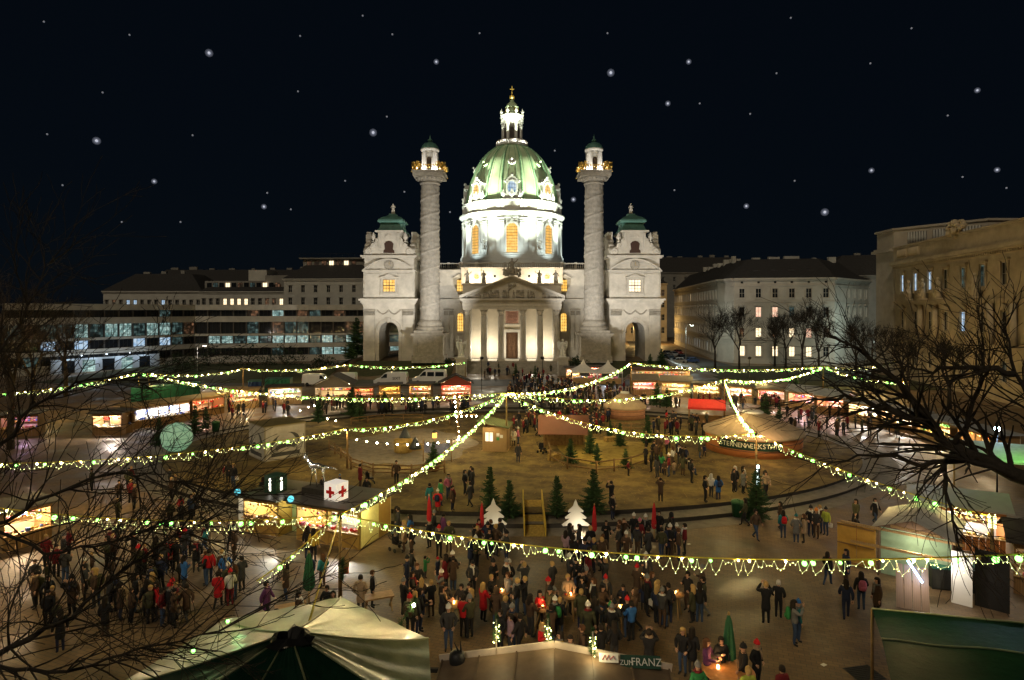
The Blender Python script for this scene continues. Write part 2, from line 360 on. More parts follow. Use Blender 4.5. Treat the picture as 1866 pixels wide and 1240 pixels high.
# ------------------------------------------------------------------ the church
CO = Vector((0, 128, 3.4))
CH = thing('baroque_church', 'floodlit domed baroque church with green dome, columned portico and two spiral columns', 'church', CO)
ZM = [(-99, -99), (26.3, 26.3), (29.4, 27.7), (43, 41.3), (56.8, 56.8), (999, 999)]
def zmap(z, ZM=ZM):
    for (a, p), (b, q) in zip(ZM, ZM[1:]):
        if a <= z <= b: return p + (q - p) * (z - a) / (b - a)
    return z
ZC = [(-99, -99), (11.9, 11.9), (44.8, 43.0), (50.1, 48.0), (54.3, 51.2), (999, 999)]
def cb(mb, name, mats, parent=None, drum=False):
    if name == 'triumphal_column' or (parent is not None and parent.name.startswith('triumphal_column')): mb.v = [(x, y, zmap(z, ZC)) for x, y, z in mb.v]
    if drum or (parent is not None and parent.name in ('drum', 'copper_dome')): mb.v = [(x, y, zmap(z)) for x, y, z in mb.v]
    return mb.build(name, mats, parent or CH, -CO if parent is None else (0, 0, 0))
U = lambda Y: Y / FPX
def zy(py, Y): return EYE + (HZ - py) * Y / FPX
def xp(px, Y): return (px - 932) * Y / FPX
def capital(mb, x, y, z, r, h, m=0):
    mb.lathe([(r * .9, 0), (r * 1.0, h * .1), (r * .95, h * .2), (r * 1.15, h * .55), (r * 1.05, h * .6), (r * 1.4, h * .85)], 14, (x, y, z), m)
    mb.box(x - r * 1.45, x + r * 1.45, y - r * 1.45, y + r * 1.45, z + h * .85, z + h, m)
    for a in range(8):
        mb.ball((x + r * 1.15 * math.cos(a * PI / 4), y + r * 1.15 * math.sin(a * PI / 4), z + h * (.35 if a % 2 else .68)), r * .26, m, 6, 4)
def statue_mesh(h=2.6, pose=0, wings=False, cross=False):
    """a draped standing figure"""
    mb = MB(); k = h / 2.6; s = 1 if pose % 2 else -1
    mb.lathe([(.42, 0), (.5, .1), (.44, .5), (.38, 1.0), (.33, 1.35), (.4, 1.7), (.42, 1.95), (.26, 2.08), (.12, 2.14), (.11, 2.22)], 12, (0, 0, 0), 0, True, sx=1, sy=.72)
    for i in range(7):      # folds of the robe
        a = i * .9; mb.tube([(.42 * math.cos(a), .3 * math.sin(a), .05), (.36 * math.cos(a + .2), .26 * math.sin(a + .2), .8), (.3 * math.cos(a + .5), .22 * math.sin(a + .5), 1.4)], [.09, .08, .03], 5)
    mb.ball((0, -.03, 2.38), .165, 0, 9, 6, sz=1.25); mb.ball((0, .03, 2.44), .17, 0, 8, 5); mb.ball((0, -.19, 2.36), .04, 0, 6, 4)
    mb.tube([(s * .38, 0, 1.92), (s * .58, -.1, 1.5), (s * .42, -.4, 1.35)], [.13, .1, .07], 6)
    if pose < 2: mb.tube([(-s * .38, 0, 1.92), (-s * .7, -.1, 2.05), (-s * .92, -.2, 2.45)], [.13, .1, .06], 6)
    else: mb.tube([(-s * .38, 0, 1.92), (-s * .55, -.05, 1.5), (-s * .25, -.35, 1.5)], [.13, .1, .07], 6)
    mb.tube([(s * .2, -.1, 1.6), (-s * .3, -.3, 1.0), (-s * .45, -.1, .5)], [.1, .14, .06], 6)
    if wings:
        for q in (-1, 1):
            mb.add([(q * .12, .22, 1.9), (q * .55, .5, 2.35), (q * .85, .62, 2.1), (q * .8, .6, 1.3), (q * .5, .45, .8), (q * .2, .3, 1.2),
                    (q * .12, .34, 1.9), (q * .55, .6, 2.35), (q * .85, .7, 2.1), (q * .8, .68, 1.3), (q * .5, .55, .8), (q * .2, .4, 1.2)],
                   [(0, 1, 2, 3, 4, 5), (11, 10, 9, 8, 7, 6)] + [(i, i + 6, (i + 1) % 6 + 6, (i + 1) % 6) for i in range(6)])
    if cross:
        mb.bar((s * .42, -.42, 0.2), (s * .42, -.42, 3.1), .09, .09); mb.bar((s * .1, -.42, 2.6), (s * .75, -.42, 2.6), .09, .09)
    mb.box(-.5, .5, -.42, .42, -.2, 0)
    mb.v = [(x * k, y * k, z * k) for x, y, z in mb.v]; return mb
def statue(label, loc, h, pose=0, wings=False, cross=False, rz=0., m=None, group=None):
    o = statue_mesh(h, pose, wings, cross).build('stone_statue', m or STONE_D, None, loc, rz); tag(o, label, 'statue', group); return o
def urn(mb, x, y, z, k=1., m=0):
    mb.lathe([(.38, 0), (.38, .15), (.14, .3), (.16, .45), (.5, .8), (.52, 1.1), (.3, 1.35), (.34, 1.42), (.12, 1.7), (.16, 1.85), (.02, 2.05)], 10, (x, y, z), m, M=None) if k == 1 else \
        mb.lathe([(r * k, q * k) for r, q in [(.38, 0), (.38, .15), (.14, .3), (.16, .45), (.5, .8), (.52, 1.1), (.3, 1.35), (.34, 1.42), (.12, 1.7), (.16, 1.85), (.02, 2.05)]], 10, (x, y, z), m)

# --- bell towers
def bars(mb, x0, x1, z0, z1, nx, nz, y, t=.05, m=0):
    for i in range(nx + 1): x = x0 + (x1 - x0) * i / nx; mb.box(x - t / 2, x + t / 2, y - .03, y + .03, z0, z1, m)
    for j in range(nz + 1): z = z0 + (z1 - z0) * j / nz; mb.box(x0, x1, y - .025, y + .025, z - t / 2, z + t / 2, m)
def bell_tower(s, lit, name='bell_tower'):
    xc = s * 26.45; Y0, Y1 = 132., 143.; hw = 5.5; kx = .0373
    mb = MB(); q = lambda cy: zy(400 + cy * .3162, 132)
    for yy, flip in ((Y0, 0), ):
        mb.wall(xc - hw, xc + hw, 3.0, 15.2, [(xc - 2.1, xc + 2.1, 3.0, 11.4, 2.1)], Y1 - Y0 - .4, 0, Y0)
        mb.wall(xc - hw, xc + hw, 16.4, 22.25, [(xc - 1.3, xc + 1.3, 17.9, 20.5)], .5, 0, Y0 + .1)
    M180 = Matrix.Translation((2 * xc, 2 * Y1 - .4, 0)) @ Matrix.Rotation(PI, 4, 'Z')
    mb.wall(xc - hw, xc + hw, 3.0, 15.2, [(xc - 2.1, xc + 2.1, 3.0, 11.4, 2.1)], .3, 0, Y1 - .4, Matrix.Translation((2 * xc, 2 * Y1 - .8, 0)) @ Matrix.Rotation(PI, 4, 'Z'))
    for e in (-1, 1):
        a = xc + e * hw
        mb.box(min(a, a - e * .3), max(a, a - e * .3), Y0 + .003, Y1 - .4, 3.0, 15.2); mb.box(min(a, a - e * .3), max(a, a - e * .3), Y0 + .11, Y1 - .4, 16.4, 22.25)
    mb.box(xc - hw + .31, xc + hw - .31, Y1 - 1, Y1 - .6, 16.4, 22.25)
    # plinth, pilasters and panels
    for e in (-1, 1):
        for w0, w1, d in ((3.0, 5.3, .22), ):
            a, b = sorted((xc + e * w0, xc + e * w1)); mb.box(a, b, Y0 - d, Y0 + .05, 4.6, 12.8); mb.box(a - .12, b + .12, Y0 - d - .1, Y0 + .05, 3.0, 4.6)
            a, b = sorted((xc + e * 2.0, xc + e * 5.2)); mb.box(a, b, Y0 - .08, Y0 + .15, 16.9, 21.8)
        a, b = sorted((xc + e * 2.1, xc + e * 2.75)); mb.box(a, b, Y0 - .12, Y0 + .05, 3.0, 9.3); mb.box(a - .05, b + .05, Y0 - .2, Y0 + .05, 9.3, 9.7)
    for j, (z0, z1, ov) in enumerate([(15.2, 15.55, .25), (15.55, 16.0, .5), (16.0, 16.4, .85), (22.25, 22.6, .25), (25.35, 25.7, .5), (25.1, 25.35, .25)]):
        mb.box(xc - hw - ov, xc + hw + ov, Y0 - ov, Y1, z0, z1)
    mb.box(xc - hw + .2, xc + hw - .2, Y0 + .25, Y1 - .3, 22.6, 25.1)
    T = cb(mb, name, STONE)
    mb = MB()
    for i in range(14):                                    # archivolt over the passage
        a0, a1 = PI * i / 14, PI * (i + 1) / 14
        for r0, r1, d in ((2.12, 2.5, .16), (2.5, 2.78, .28)):
            P = [(xc + r * math.cos(a), 9.3 + r * math.sin(a)) for r, a in ((r0, a0), (r1, a0), (r1, a1), (r0, a1))]; mb.prism(P, Y0 - d, Y0 + .02)
    mb.prism([(xc - .3, 11.3), (xc + .3, 11.3), (xc + .42, 12.3), (xc - .42, 12.3)], Y0 - .45, Y0)
    cb(mb, 'archivolt', STONE, T)
    mb = MB()                                              # carved capitals and festoons
    for e in (-1, 1):
        for k in (3.55, 4.75):
            x = xc + e * k; mb.box(x - .62, x + .62, Y0 - .42, Y0, 13.75, 14.1)
            for i in range(5):
                for j in range(3): mb.ball((x - .48 + i * .24, Y0 - .3, 12.95 + j * .3), .15, 0, 6, 4)
    for i in range(25):
        t = i / 24; mb.ball((xc - 2.4 + 4.8 * t, Y0 - .12, 13.9 - 1.0 * math.sin(PI * ((t * 2) % 1)) * .8), .17, 0, 6, 4)
    cb(mb, 'carved_festoon', STONE_D, T)
    mb = MB(); n = 20                                      # segmental gable with clock
    arc = [(xc - hw + 2 * hw * i / n, 22.6 + 2.4 * math.sin(PI * i / n) ** .8) for i in range(n + 1)]
    for i in range(n):
        p, r = arc[i], arc[i + 1]; mb.prism([(p[0], p[1] - .28), (r[0], r[1] - .28), r, p], Y0 - .5, Y0 + .3)
    cb(mb, 'segmental_gable', STONE, T)
    mb = MB(); zc = 23.65; MX = Matrix.Translation((xc, Y0 + .2, zc)) @ Matrix.Rotation(PI / 2, 4, 'X')
    mb.lathe([(.0001, .12), (.72, .12), (.72, .16), (1.05, .16), (1.08, .05), (1.08, 0)], 24, (0, 0, 0), 0, False, M=MX)
    for i in range(12): a = i * PI / 6; mb.bar((xc + .78 * math.cos(a), Y0 + .02, zc + .78 * math.sin(a)), (xc + 1.0 * math.cos(a), Y0 + .02, zc + 1.0 * math.sin(a)), .07, .05, 1)
    mb.bar((xc, Y0 + .03, zc), (xc + .15, Y0 + .03, zc + .7), .06, .04, 2); mb.bar((xc, Y0 + .03, zc), (xc + .45, Y0 + .03, zc - .15), .07, .04, 2)
    cb(mb, 'clock_face', [STONE_D, mat('clock_numeral', (.03, .03, .03)), GOLD], T)
    # tower window
    mb = MB(); mb.box(xc - 1.3, xc + 1.3, Y0 + .45, Y0 + .55, 17.9, 20.5); cb(mb, 'window_pane', WIN_WARM if lit else WIN_AMBER, T)
    mb = MB(); bars(mb, xc - 1.27, xc + 1.27, 17.93, 20.47, 4, 4, Y0 + .4, .06); mb.box(xc - .07, xc + .07, Y0 + .32, Y0 + .46, 17.9, 20.5); mb.box(xc - 1.3, xc + 1.3, Y0 + .31, Y0 + .45, 19.2, 19.35)
    cb(mb, 'window_bars', IRON, T)
    mb = MB(); mb.box(xc - 1.65, xc - 1.3, Y0 - .15, Y0 + .1, 17.6, 20.75); mb.box(xc + 1.3, xc + 1.65, Y0 - .15, Y0 + .1, 17.6, 20.75); mb.box(xc - 1.8, xc + 1.8, Y0 - .25, Y0 + .1, 17.3, 17.6)
    mb.prism([(xc - 2, 20.75), (xc + 2, 20.75), (xc + 2.1, 21.0), (xc + 1.2, 21.2), (xc, 21.75), (xc - 1.2, 21.2), (xc - 2.1, 21.0)], Y0 - .4, Y0 + .1)
    cb(mb, 'window_frame', STONE, T)
    # scrolled top gables
    half = [(142, 207), (142, 196), (132, 178), (120, 160), (98, 152), (90, 140), (80, 128), (70, 112), (64, 100), (63, 78), (72, 70), (72, 64)]
    def gable(M):
        g = MB(); P = [(-a * kx, q(b)) for a, b in half] + [(a * kx, q(b)) for a, b in reversed(half)]
        g.prism(P, -.5, .5, 0, M)
        for e in (-1, 1):
            for rr, px_, pz in ((.85, 118, 186), (.5, 92, 148), (.34, 70, 118)):
                MM = M @ Matrix.Translation((e * px_ * kx, .62, q(pz))) @ Matrix.Rotation(PI / 2, 4, 'X')
                g.lathe([(rr * .3, 1.3), (rr * .5, 1.18), (rr * .62, 1.28), (rr, 1.2), (rr, 0)], 14, (0, 0, 0), 0, True, M=MM)
            MM = M @ Matrix.Translation((e * 2.0, -.5, 29.0)); g.box(-.25, .25, -.25, .1, -1.6, 1.5, 0, MM)
        g.prism([(-.9, q(105)), (.9, q(105)), (.5, q(92)), (0, q(86)), (-.5, q(92))], -.75, -.4, 0, M)
        return g
    for rz_, off in ((0, (xc, Y0 + .6, 0)), (PI / 2, (xc + 4.9, Y0 + 5.3, 0)), (-PI / 2, (xc - 4.9, Y0 + 5.3, 0)), (PI, (xc, Y1 - 1, 0))):
        cb(gable(Matrix.Translation(off) @ Matrix.Rotation(rz_, 4, 'Z')), 'scrolled_gable', STONE, T)
    mb = MB(); mb.box(xc - 2.5, xc + 2.5, Y0 + 1.1, Y0 + 9.5, 25.7, 31.0); mb.box(xc - 3.0, xc + 3.0, Y0 - .1, Y0 + 9.7, 30.75, 31.1); cb(mb, 'turret', STONE, T)
    mb = MB()
    mb.prism([(xc - 1.2, q(194)), (xc + 1.2, q(194)), (xc + 1.15, q(180)), (xc + .85, q(172)), (xc + 1.0, q(140)), (xc + .6, q(128)), (xc, q(124)), (xc - .6, q(128)), (xc - 1.0, q(140)), (xc - .85, q(172)), (xc - 1.15, q(180))], Y0 - .0, Y0 + .12)
    cb(mb, 'bell_opening', mat('brown_louvre', (.045, .022, .015), .7), T)
    mb = MB()
    for e in (-1, 1):
        for ux, uy in ((92 * kx, .6), (3.6, 8.8)): mb = MB(); urn(mb, xc + e * ux, Y0 + uy, q(130), 1.05); cb(mb, 'urn', STONE, T)
    mb = MB(); rt = math.sqrt(2); MM = Matrix.Translation((xc, Y0 + 4.8, 0)) @ Matrix.Rotation(PI / 4, 4, 'Z')
    mb.lathe([(3.2 * rt, 31.0), (3.15 * rt, 31.2), (2.65 * rt, 31.7), (2.35 * rt, 32.5), (2.3 * rt, 33.0), (2.8 * rt, 33.15), (2.9 * rt, 33.45), (2.7 * rt, 33.8), (2.1 * rt, 34.3), (1.2 * rt, 34.75), (.85 * rt, 35.0), (.8 * rt, 35.3)], 4, (0, 0, 0), 0, False, M=MM)
    for i in range(-5, 6):
        for sx, sy in ((i * .5, -1), ): mb.bar((xc + i * .52, Y0 + 4.8 - 3.05, 31.2), (xc + i * .38, Y0 + 4.8 - 2.15, 32.3), .06, .06)
    cb(mb, 'copper_roof', COPPER_D, T)
    st = statue_mesh(2.3, 2).build('finial_figure', STONE, T, (xc, Y0 + 4.8, 35.4))
    return T
bell_tower(-1, False); bell_tower(1, True)

# --- the two triumphal columns with a relief band winding up the shaft
def vnoise(i, j, k): random_ = math.sin(i * 127.1 + j * 311.7 + k * 74.7) * 43758.5453; return random_ - math.floor(random_)
def shaft_mesh():
    mb = MB(); NT, NZ = 88, 170; z0, z1 = 11.9, 42.2; vs = []; fs = []; pitch = 4.0
    for j in range(NZ + 1):
        t = j / NZ; z = z0 + (z1 - z0) * t; r0 = 2.12 - .2 * t
        for i in range(NT):
            a = 2 * PI * i / NT; u = (z / pitch - i / NT); f = u - math.floor(u)
            if f < .11: d = .12 - 10 * (f - .055) ** 2
            else:
                cell = math.floor(u); gi = int((i / NT + cell) * 26); fi = ((i / NT) * 26) % 1
                hgt = .35 + .5 * vnoise(gi, cell, 1); ff = (f - .11) / .89
                d = .12 * (1 - (2 * fi - 1) ** 2) * (1 if ff < hgt else .25) * (.6 + .4 * math.sin(ff * 20 + gi)) - .06 + .015 * vnoise(i, j, 2)
            r = r0 + d; vs.append((r * math.cos(a), r * math.sin(a), z))
    for j in range(NZ):
        for i in range(NT): i2 = (i + 1) % NT; fs.append((j * NT + i, j * NT + i2, (j + 1) * NT + i2, (j + 1) * NT + i))
    mb.add(vs, fs, 0, True); return mb
def triumphal_column(s):
    xc = s * 17.4; yc = 130.5; c0 = (xc, yc, 0); mb = shaft_mesh(); mb.v = [(x + xc, y + yc, z) for x, y, z in mb.v]
    T = cb(mb, 'triumphal_column', COLSTONE)
    mb = MB(); mb.box(xc - 3.4, xc + 3.4, yc - 3.4, yc + 3.4, 3.0, 4.4); mb.box(xc - 3.1, xc + 3.1, yc - 3.1, yc + 3.1, 4.4, 8.5)
    mb.box(xc - 3.45, xc + 3.45, yc - 3.45, yc + 3.45, 8.5, 8.8); mb.box(xc - 3.65, xc + 3.65, yc - 3.65, yc + 3.65, 8.8, 9.15)
    for a in (-1, 1): mb.box(xc + a * 2.3 - .12, xc + a * 2.3 + .12, yc - 3.2, yc - 3.1, 5.0, 8.0)
    mb.box(xc - 2.18, xc + 2.18, yc - 3.2, yc - 3.1, 5.0, 5.2); mb.box(xc - 2.18, xc + 2.18, yc - 3.2, yc - 3.1, 7.8, 8.0)
    cb(mb, 'pedestal', STONE_D, T)
    mb = MB(); mb.box(xc - 3.0, xc + 3.0, yc - 3.0, yc + 3.0, 9.15, 9.7)
    mb.lathe([(3.0, 9.7), (3.05, 10.1), (2.85, 10.45), (2.55, 10.55), (2.45, 10.8), (2.65, 11.0), (2.65, 11.3), (2.35, 11.5), (2.2, 11.9)], 32, c0); cb(mb, 'column_base', STONE_D, T)
    mb = MB(); mb.lathe([(1.95, 42.1), (2.15, 42.25), (2.15, 42.45), (2.0, 42.6), (2.05, 42.9), (2.7, 43.3), (3.05, 43.6)], 28, c0); mb.box(xc - 3.2, xc + 3.2, yc - 3.2, yc + 3.2, 43.6, 44.5); mb.box(xc - 3.4, xc + 3.4, yc - 3.4, yc + 3.4, 44.5, 44.8)
    for i in range(20): a = i * PI / 10; mb.ball((xc + 2.55 * math.cos(a), yc + 2.55 * math.sin(a), 43.25), .24, 0, 6, 4)
    cb(mb, 'capital', STONE_D, T)
    for ex in (-1, 1):
        for ey in (-1, 1):                               # gilded eagles on the corners of the gallery
            mb = MB(); bx_, by_ = xc + ex * 2.7, yc + ey * 2.7
            mb.ball((bx_, by_, 45.6), .42, 0, 8, 5, sz=1.7); mb.ball((bx_ + ex * .25, by_ + ey * .2, 46.5), .24, 0, 7, 4); mb.tube([(bx_ + ex * .4, by_ + ey * .3, 46.5), (bx_ + ex * .66, by_ + ey * .45, 46.35)], [.11, .02], 5)
            for (dx, dy) in ((-ex, .25 * ey), (.25 * ex, -ey)):
                for f in range(4): mb.tube([(bx_, by_, 45.9), (bx_ + dx * (.9 + .1 * f) + ex * .5, by_ + dy * (.9) + ey * .5, 46.7 - f * .3), (bx_ + dx * 1.6 + ex * .3, by_ + dy * 1.6 + ey * .3, 46.4 - f * .36)], [.16, .16, .05], 5)
            mb.tube([(bx_, by_, 45.2), (bx_ + ex * .5, by_ + ey * .5, 44.9), (bx_ + ex * .7, by_ + ey * .7, 44.3)], [.2, .16, .1], 5)
            cb(mb, 'gilded_eagle', GOLD, T)
    mb = MB()
    for e in (-1, 1):
        mb.box(xc - 2.7, xc + 2.7, yc + e * 2.9 - .06, yc + e * 2.9 + .06, 46.0, 46.15); mb.box(xc + e * 2.9 - .06, xc + e * 2.9 + .06, yc - 2.7, yc + 2.7, 46.0, 46.15)
        for i in range(9): k = -2.2 + i * .55; mb.box(xc + k - .05, xc + k + .05, yc + e * 2.9 - .05, yc + e * 2.9 + .05, 44.8, 46.0); mb.tube([(xc + k, yc + e * 2.9, 44.9), (xc + k + .3, yc + e * 2.9, 45.5), (xc + k, yc + e * 2.9, 46)], .07, 4)
    cb(mb, 'gallery_railing', GOLD, T)
    mb = MB(); mb.lathe([(1.75, 44.8), (1.75, 45.3), (1.62, 45.4), (1.6, 49.0), (1.72, 49.2), (1.68, 49.4), (1.85, 49.7), (1.95, 49.9), (1.95, 50.1)], 24, c0)
    for k in range(8):
        a = k * PI / 4 + PI / 8; mb.box(-.16, .16, -1.76, -1.55, 45.3, 49.2, 0, Matrix.Translation((xc, yc, 0)) @ Matrix.Rotation(a, 4, 'Z'))
    cb(mb, 'turret', WHITE, T)
    mb = MB()
    for k in range(4):
        MM = Matrix.Translation((xc, yc, 0)) @ Matrix.Rotation(k * PI / 2, 4, 'Z')
        mb.prism([(-.5, 45.4), (.5, 45.4), (.5, 47.6), (.35, 47.95), (0, 48.1), (-.35, 47.95), (-.5, 47.6)], -1.7, -1.45, 0, MM)
    cb(mb, 'turret_opening', mat('turret_grille', (.09, .07, .06), .7), T)
    mb = MB(); mb.lathe([(1.95, 50.1), (1.85, 50.4), (1.7, 51.0), (1.3, 51.6), (.7, 52.0), (.35, 52.1), (.3, 52.3)], 20, c0)
    mb.lathe([(.3, 52.2), (.5, 52.5), (.5, 52.8), (.25, 53.1), (.14, 53.3), (.2, 53.5), (.1, 53.8), (.02, 54.3)], 10, c0); cb(mb, 'cupola', COPPER_D, T)
    for k in range(4):
        a = k * PI / 2 + PI / 4; lamp('gallery_floodlight', 'POINT', 400, (1, .9, .8), (xc + 2.35 * math.cos(a), yc + 2.35 * math.sin(a), 43.35), None, .1)
    return T
triumphal_column(-1); triumphal_column(1)

# --- portico
mb = MB(); mb.box(-10.2, 10.2, 127.2, 135, 14.2, 14.75); mb.box(-10.3, 10.3, 127.1, 135, 14.75, 15.3); mb.box(-10.2, 10.2, 127.25, 135, 15.3, 15.8); mb.box(-10.6, 10.6, 126.8, 135, 15.8, 16.05); mb.box(-10.9, 10.9, 126.5, 135, 16.05, 16.35)
for i in range(48): x = -10.2 + i * 20.4 / 47; mb.box(x - .11, x + .11, 126.95, 127.25, 15.5, 15.8)
PORT = cb(mb, 'entablature', STONE)
for sx in (-1, 1):
    for k in (9.3, 5.85, 2.3):
        mb = MB(); x = sx * k; mb.box(x - .85, x + .85, 127.15, 128.85, 3.4, 3.75)
        mb.lathe([(.82, 3.75), (.84, 3.95), (.7, 4.1), (.76, 4.25), (.64, 4.4), (.64, 7.5), (.6, 10), (.54, 12.8)], 20, (x, 128, 0)); capital(mb, x, 128, 12.8, .56, 1.4); cb(mb, 'portico_column', STONE, PORT)
    for yy in (131, 133.6):
        mb = MB(); x = sx * 9.3; mb.box(x - .55, x + .55, yy - .4, yy + .4, 3.4, 14.2); cb(mb, 'portico_pier', STONE, PORT)
mb = MB(); mb.prism([(-10.9, 16.35), (10.9, 16.35), (0, 20.55)], 127.6, 136); PED = cb(mb, 'pediment', STONE)
mb = MB()
for e in (-1, 1):
    for (o0, o1, d) in ((0, .32, .75), (.32, .6, 1.05)):
        a = (e * 10.9, 16.35); b = (0, 20.55); P = [(a[0], a[1] + o0), (b[0], b[1] + o0), (b[0], b[1] + o1), (a[0], a[1] + o1)]; mb.prism(P if e < 0 else P[::-1], 127.55 - d, 134)
    for i in range(22): t = (i + .5) / 22; x = e * 10.6 * (1 - t); z = 16.35 + 4.2 * t - .25; mb.box(x - .12, x + .12, 127.1, 127.6, z, z + .25)
cb(mb, 'raking_cornice', STONE, PED)
mb = MB(); r_ = random.Random(11)
for i in range(46):                                       # crowded figure relief in the pediment
    x = r_.uniform(-8.2, 8.2); top = 16.5 + 3.5 * (1 - abs(x) / 9.4); h = min(1.7, max(.4, (top - 16.4) * r_.uniform(.6, .95)))
    if h < .5: continue
    mb.lathe([(.2, 0), (.24, h * .3), (.15, h * .55), (.22, h * .75), (.08, h * .82)], 7, (x, 127.5, 16.4), sy=.7); mb.ball((x + r_.uniform(-.08, .08), 127.42, 16.4 + h * .92), .13, 0, 6, 4)
    mb.tube([(x, 127.4, 16.4 + h * .7), (x + r_.uniform(-.5, .5), 127.35, 16.4 + h * r_.uniform(.4, .8))], [.09, .05], 5)
for i in range(9): mb.ball((r_.uniform(-.7, .7), 127.45, 18.4 + r_.random() * 1.1), r_.uniform(.18, .32), 0, 7, 5)
cb(mb, 'figure_relief', STONE_D, PED)['kind'] = 'stuff'
mb = MB(); mb.wall(-10, 10, 3.0, 14.2, [(-1.28, 1.28, 3.4, 9.1)], .5, 0, 134.0); PW = cb(mb, 'portico_wall', mat('portico_plaster', (.56, .5, .4), .85, .08, .8, .1))
mb = MB(); 
for e in (-1, 1):
    mb.box(min(e * 1.28, e * 1.28 + e * .4), max(e * 1.28, e * 1.28 + e * .4), 133.8, 134.1, 3.4, 9.5)
    for k in (5.85, 2.55, 9.3): mb.box(e * k - .55, e * k + .55, 133.75, 134.1, 3.4, 14.2)
mb.box(-1.28, 1.28, 133.8, 134.1, 9.1, 9.5); mb.box(-1.95, 1.95, 133.6, 134.1, 9.5, 9.75); mb.box(-1.6, 1.6, 133.75, 134.1, 10.75, 10.95); mb.box(-1.6, 1.6, 133.75, 134.1, 13.8, 14.0)
cb(mb, 'door_surround', STONE, PW)
mb = MB(); mb.box(-1.28, 1.28, 134.4, 134.5, 3.4, 9.1)
for e in (-1, 1):
    for i in range(4): z = 3.7 + i * 1.35; mb.box(min(e * .15, e * 1.1), max(e * .15, e * 1.1), 134.33, 134.42, z, z + 1.1)
    mb.ball((e * .12, 134.3, 6.0), .06, 0, 6, 4)
cb(mb, 'church_door', WOODDOOR, PW)
mb = MB(); mb.box(-1.4, 1.4, 133.85, 134.1, 11.0, 13.75)
cb(mb, 'inscription_panel', PINKST, PW)
mb = MB()
for i in range(8): mb.box(-1.15 + .1 * (i % 3), 1.15 - .13 * (i % 2), 133.8, 133.87, 11.25 + i * .3, 11.34 + i * .3)
cb(mb, 'inscription_lines', mat('inscription_gilt', (.2, .08, .05), .5), PW)
mb = MB(); mb.box(-10.3, 10.3, 127, 136, 2.9, 3.4); cb(mb, 'portico_floor', STONE_D)
for i in range(17):
    mb = MB(); mb.box(-9.3, 9.3, 121 + i * .36, 127.0, .5 + i * .165, .5 + (i + 1) * .165 + (.0 if i < 16 else .04)); cb(mb, 'stair_step', STONE_D)
for e in (-1, 1):
    mb = MB(); mb.box(e * 10.1 - .8, e * 10.1 + .8, 121.2, 127, .3, 3.2); cb(mb, 'stair_cheek', STONE_D)

# --- wings, attic, balustrade, nave
for e in (-1, 1):
    mb = MB(); x0, x1 = sorted((e * 9.9, e * 22)); xw = e * 11.5
    mb.wall(x0, x1, 3.0, 22.9, [(xw - .8, xw + .8, 18.1, 20.7), (xw - .68, xw + .68, 9.2, 13.3, .68)], .5, 0, 136.5)
    for z0, z1, ov in ((15.3, 15.7, .2), (15.7, 16.1, .45), (16.1, 16.4, .75), (22.3, 22.9, .35), (3.0, 5.0, .2)): mb.box(x0, x1, 136.5 - ov, 136.6, z0, z1)
    for k in (10.25, 13.4, 14.6, 20.8): mb.box(e * k - .4, e * k + .4, 136.25, 136.52, 5.0, 12.8)
    W = cb(mb, 'wing_wall', STONE)
    mb = MB()
    for k in (10.25, 13.4, 14.6, 20.8):
        mb.box(e * k - .55, e * k + .55, 136.0, 136.5, 13.9, 14.2)
        for i in range(4):
            for j in range(3): mb.ball((e * k - .36 + i * .24, 136.22, 12.95 + j * .33), .16, 0, 6, 4)
    cb(mb, 'wing_capitals', STONE_D, W)['kind'] = 'stuff'
    mb = MB(); mb.box(xw - .8, xw + .8, 136.9, 137, 18.1, 20.7); cb(mb, 'window_pane', WIN_AMBER, W)
    mb = MB(); mb.box(xw - .68, xw + .68, 136.9, 137, 9.2, 13.3); cb(mb, 'window_pane', WIN_AMBER, W)
    mb = MB(); bars(mb, xw - .78, xw + .78, 18.12, 20.68, 3, 4, 136.8, .07); bars(mb, xw - .66, xw + .66, 9.22, 13.2, 3, 6, 136.8, .06); cb(mb, 'window_bars', IRON, W)
    mb = MB(); mb.box(xw - 1.2, xw + 1.2, 136.2, 136.52, 17.7, 18.0); mb.prism([(xw - 1.5, 21), (xw + 1.5, 21), (xw + 1.5, 21.25), (xw, 22), (xw - 1.5, 21.25)], 136.1, 136.52); mb.box(xw - 1.0, xw + 1.0, 136.2, 136.52, 8.75, 9.1)
    cb(mb, 'window_frame', STONE, W)
mb = MB(); mb.box(-10.6, 10.6, 131.5, 136.2, 16.35, 19.7); mb.box(-10.9, 10.9, 131.2, 136.2, 19.45, 19.72)
mb.wall(-11, 11, 19.7, 23.1, [(x - .24, x + .24, 21.2, 21.75) for x in (-3.8, 3.8)], .4, 0, 136.2); mb.box(-11.3, 11.3, 135.8, 136.6, 23.1, 23.4)
for e in (-1, 1): mb.box(e * 11 - .25, e * 11 + .25, 135.95, 136.4, 19.73, 23.1)
AT = cb(mb, 'attic_wall', mat('attic_plaster', (.56, .5, .4), .85, .08, .8, .1))
mb = MB()
for e in (-1, 1):
    MM = Matrix.Translation((e * 7.85, 136.2, 21.3)) @ Matrix.Rotation(PI / 2, 4, 'X'); mb.lathe([(.0001, .02), (.5, .02)], 20, (0, 0, 0), 0, False, M=MM)
cb(mb, 'round_window', WIN_AMBER, AT)
mb = MB()
for e in (-1, 1):
    MM = Matrix.Translation((e * 7.85, 136.2, 21.3)) @ Matrix.Rotation(PI / 2, 4, 'X'); mb.lathe([(.5, 0), (.5, .12), (.66, .12), (.66, 0)], 20, (0, 0, 0), 0, False, M=MM)
    mb.box(e * 7.85 - .03, e * 7.85 + .03, 136.1, 136.17, 20.8, 21.8); mb.box(e * 7.85 - .5, e * 7.85 + .5, 136.1, 136.17, 21.27, 21.33)
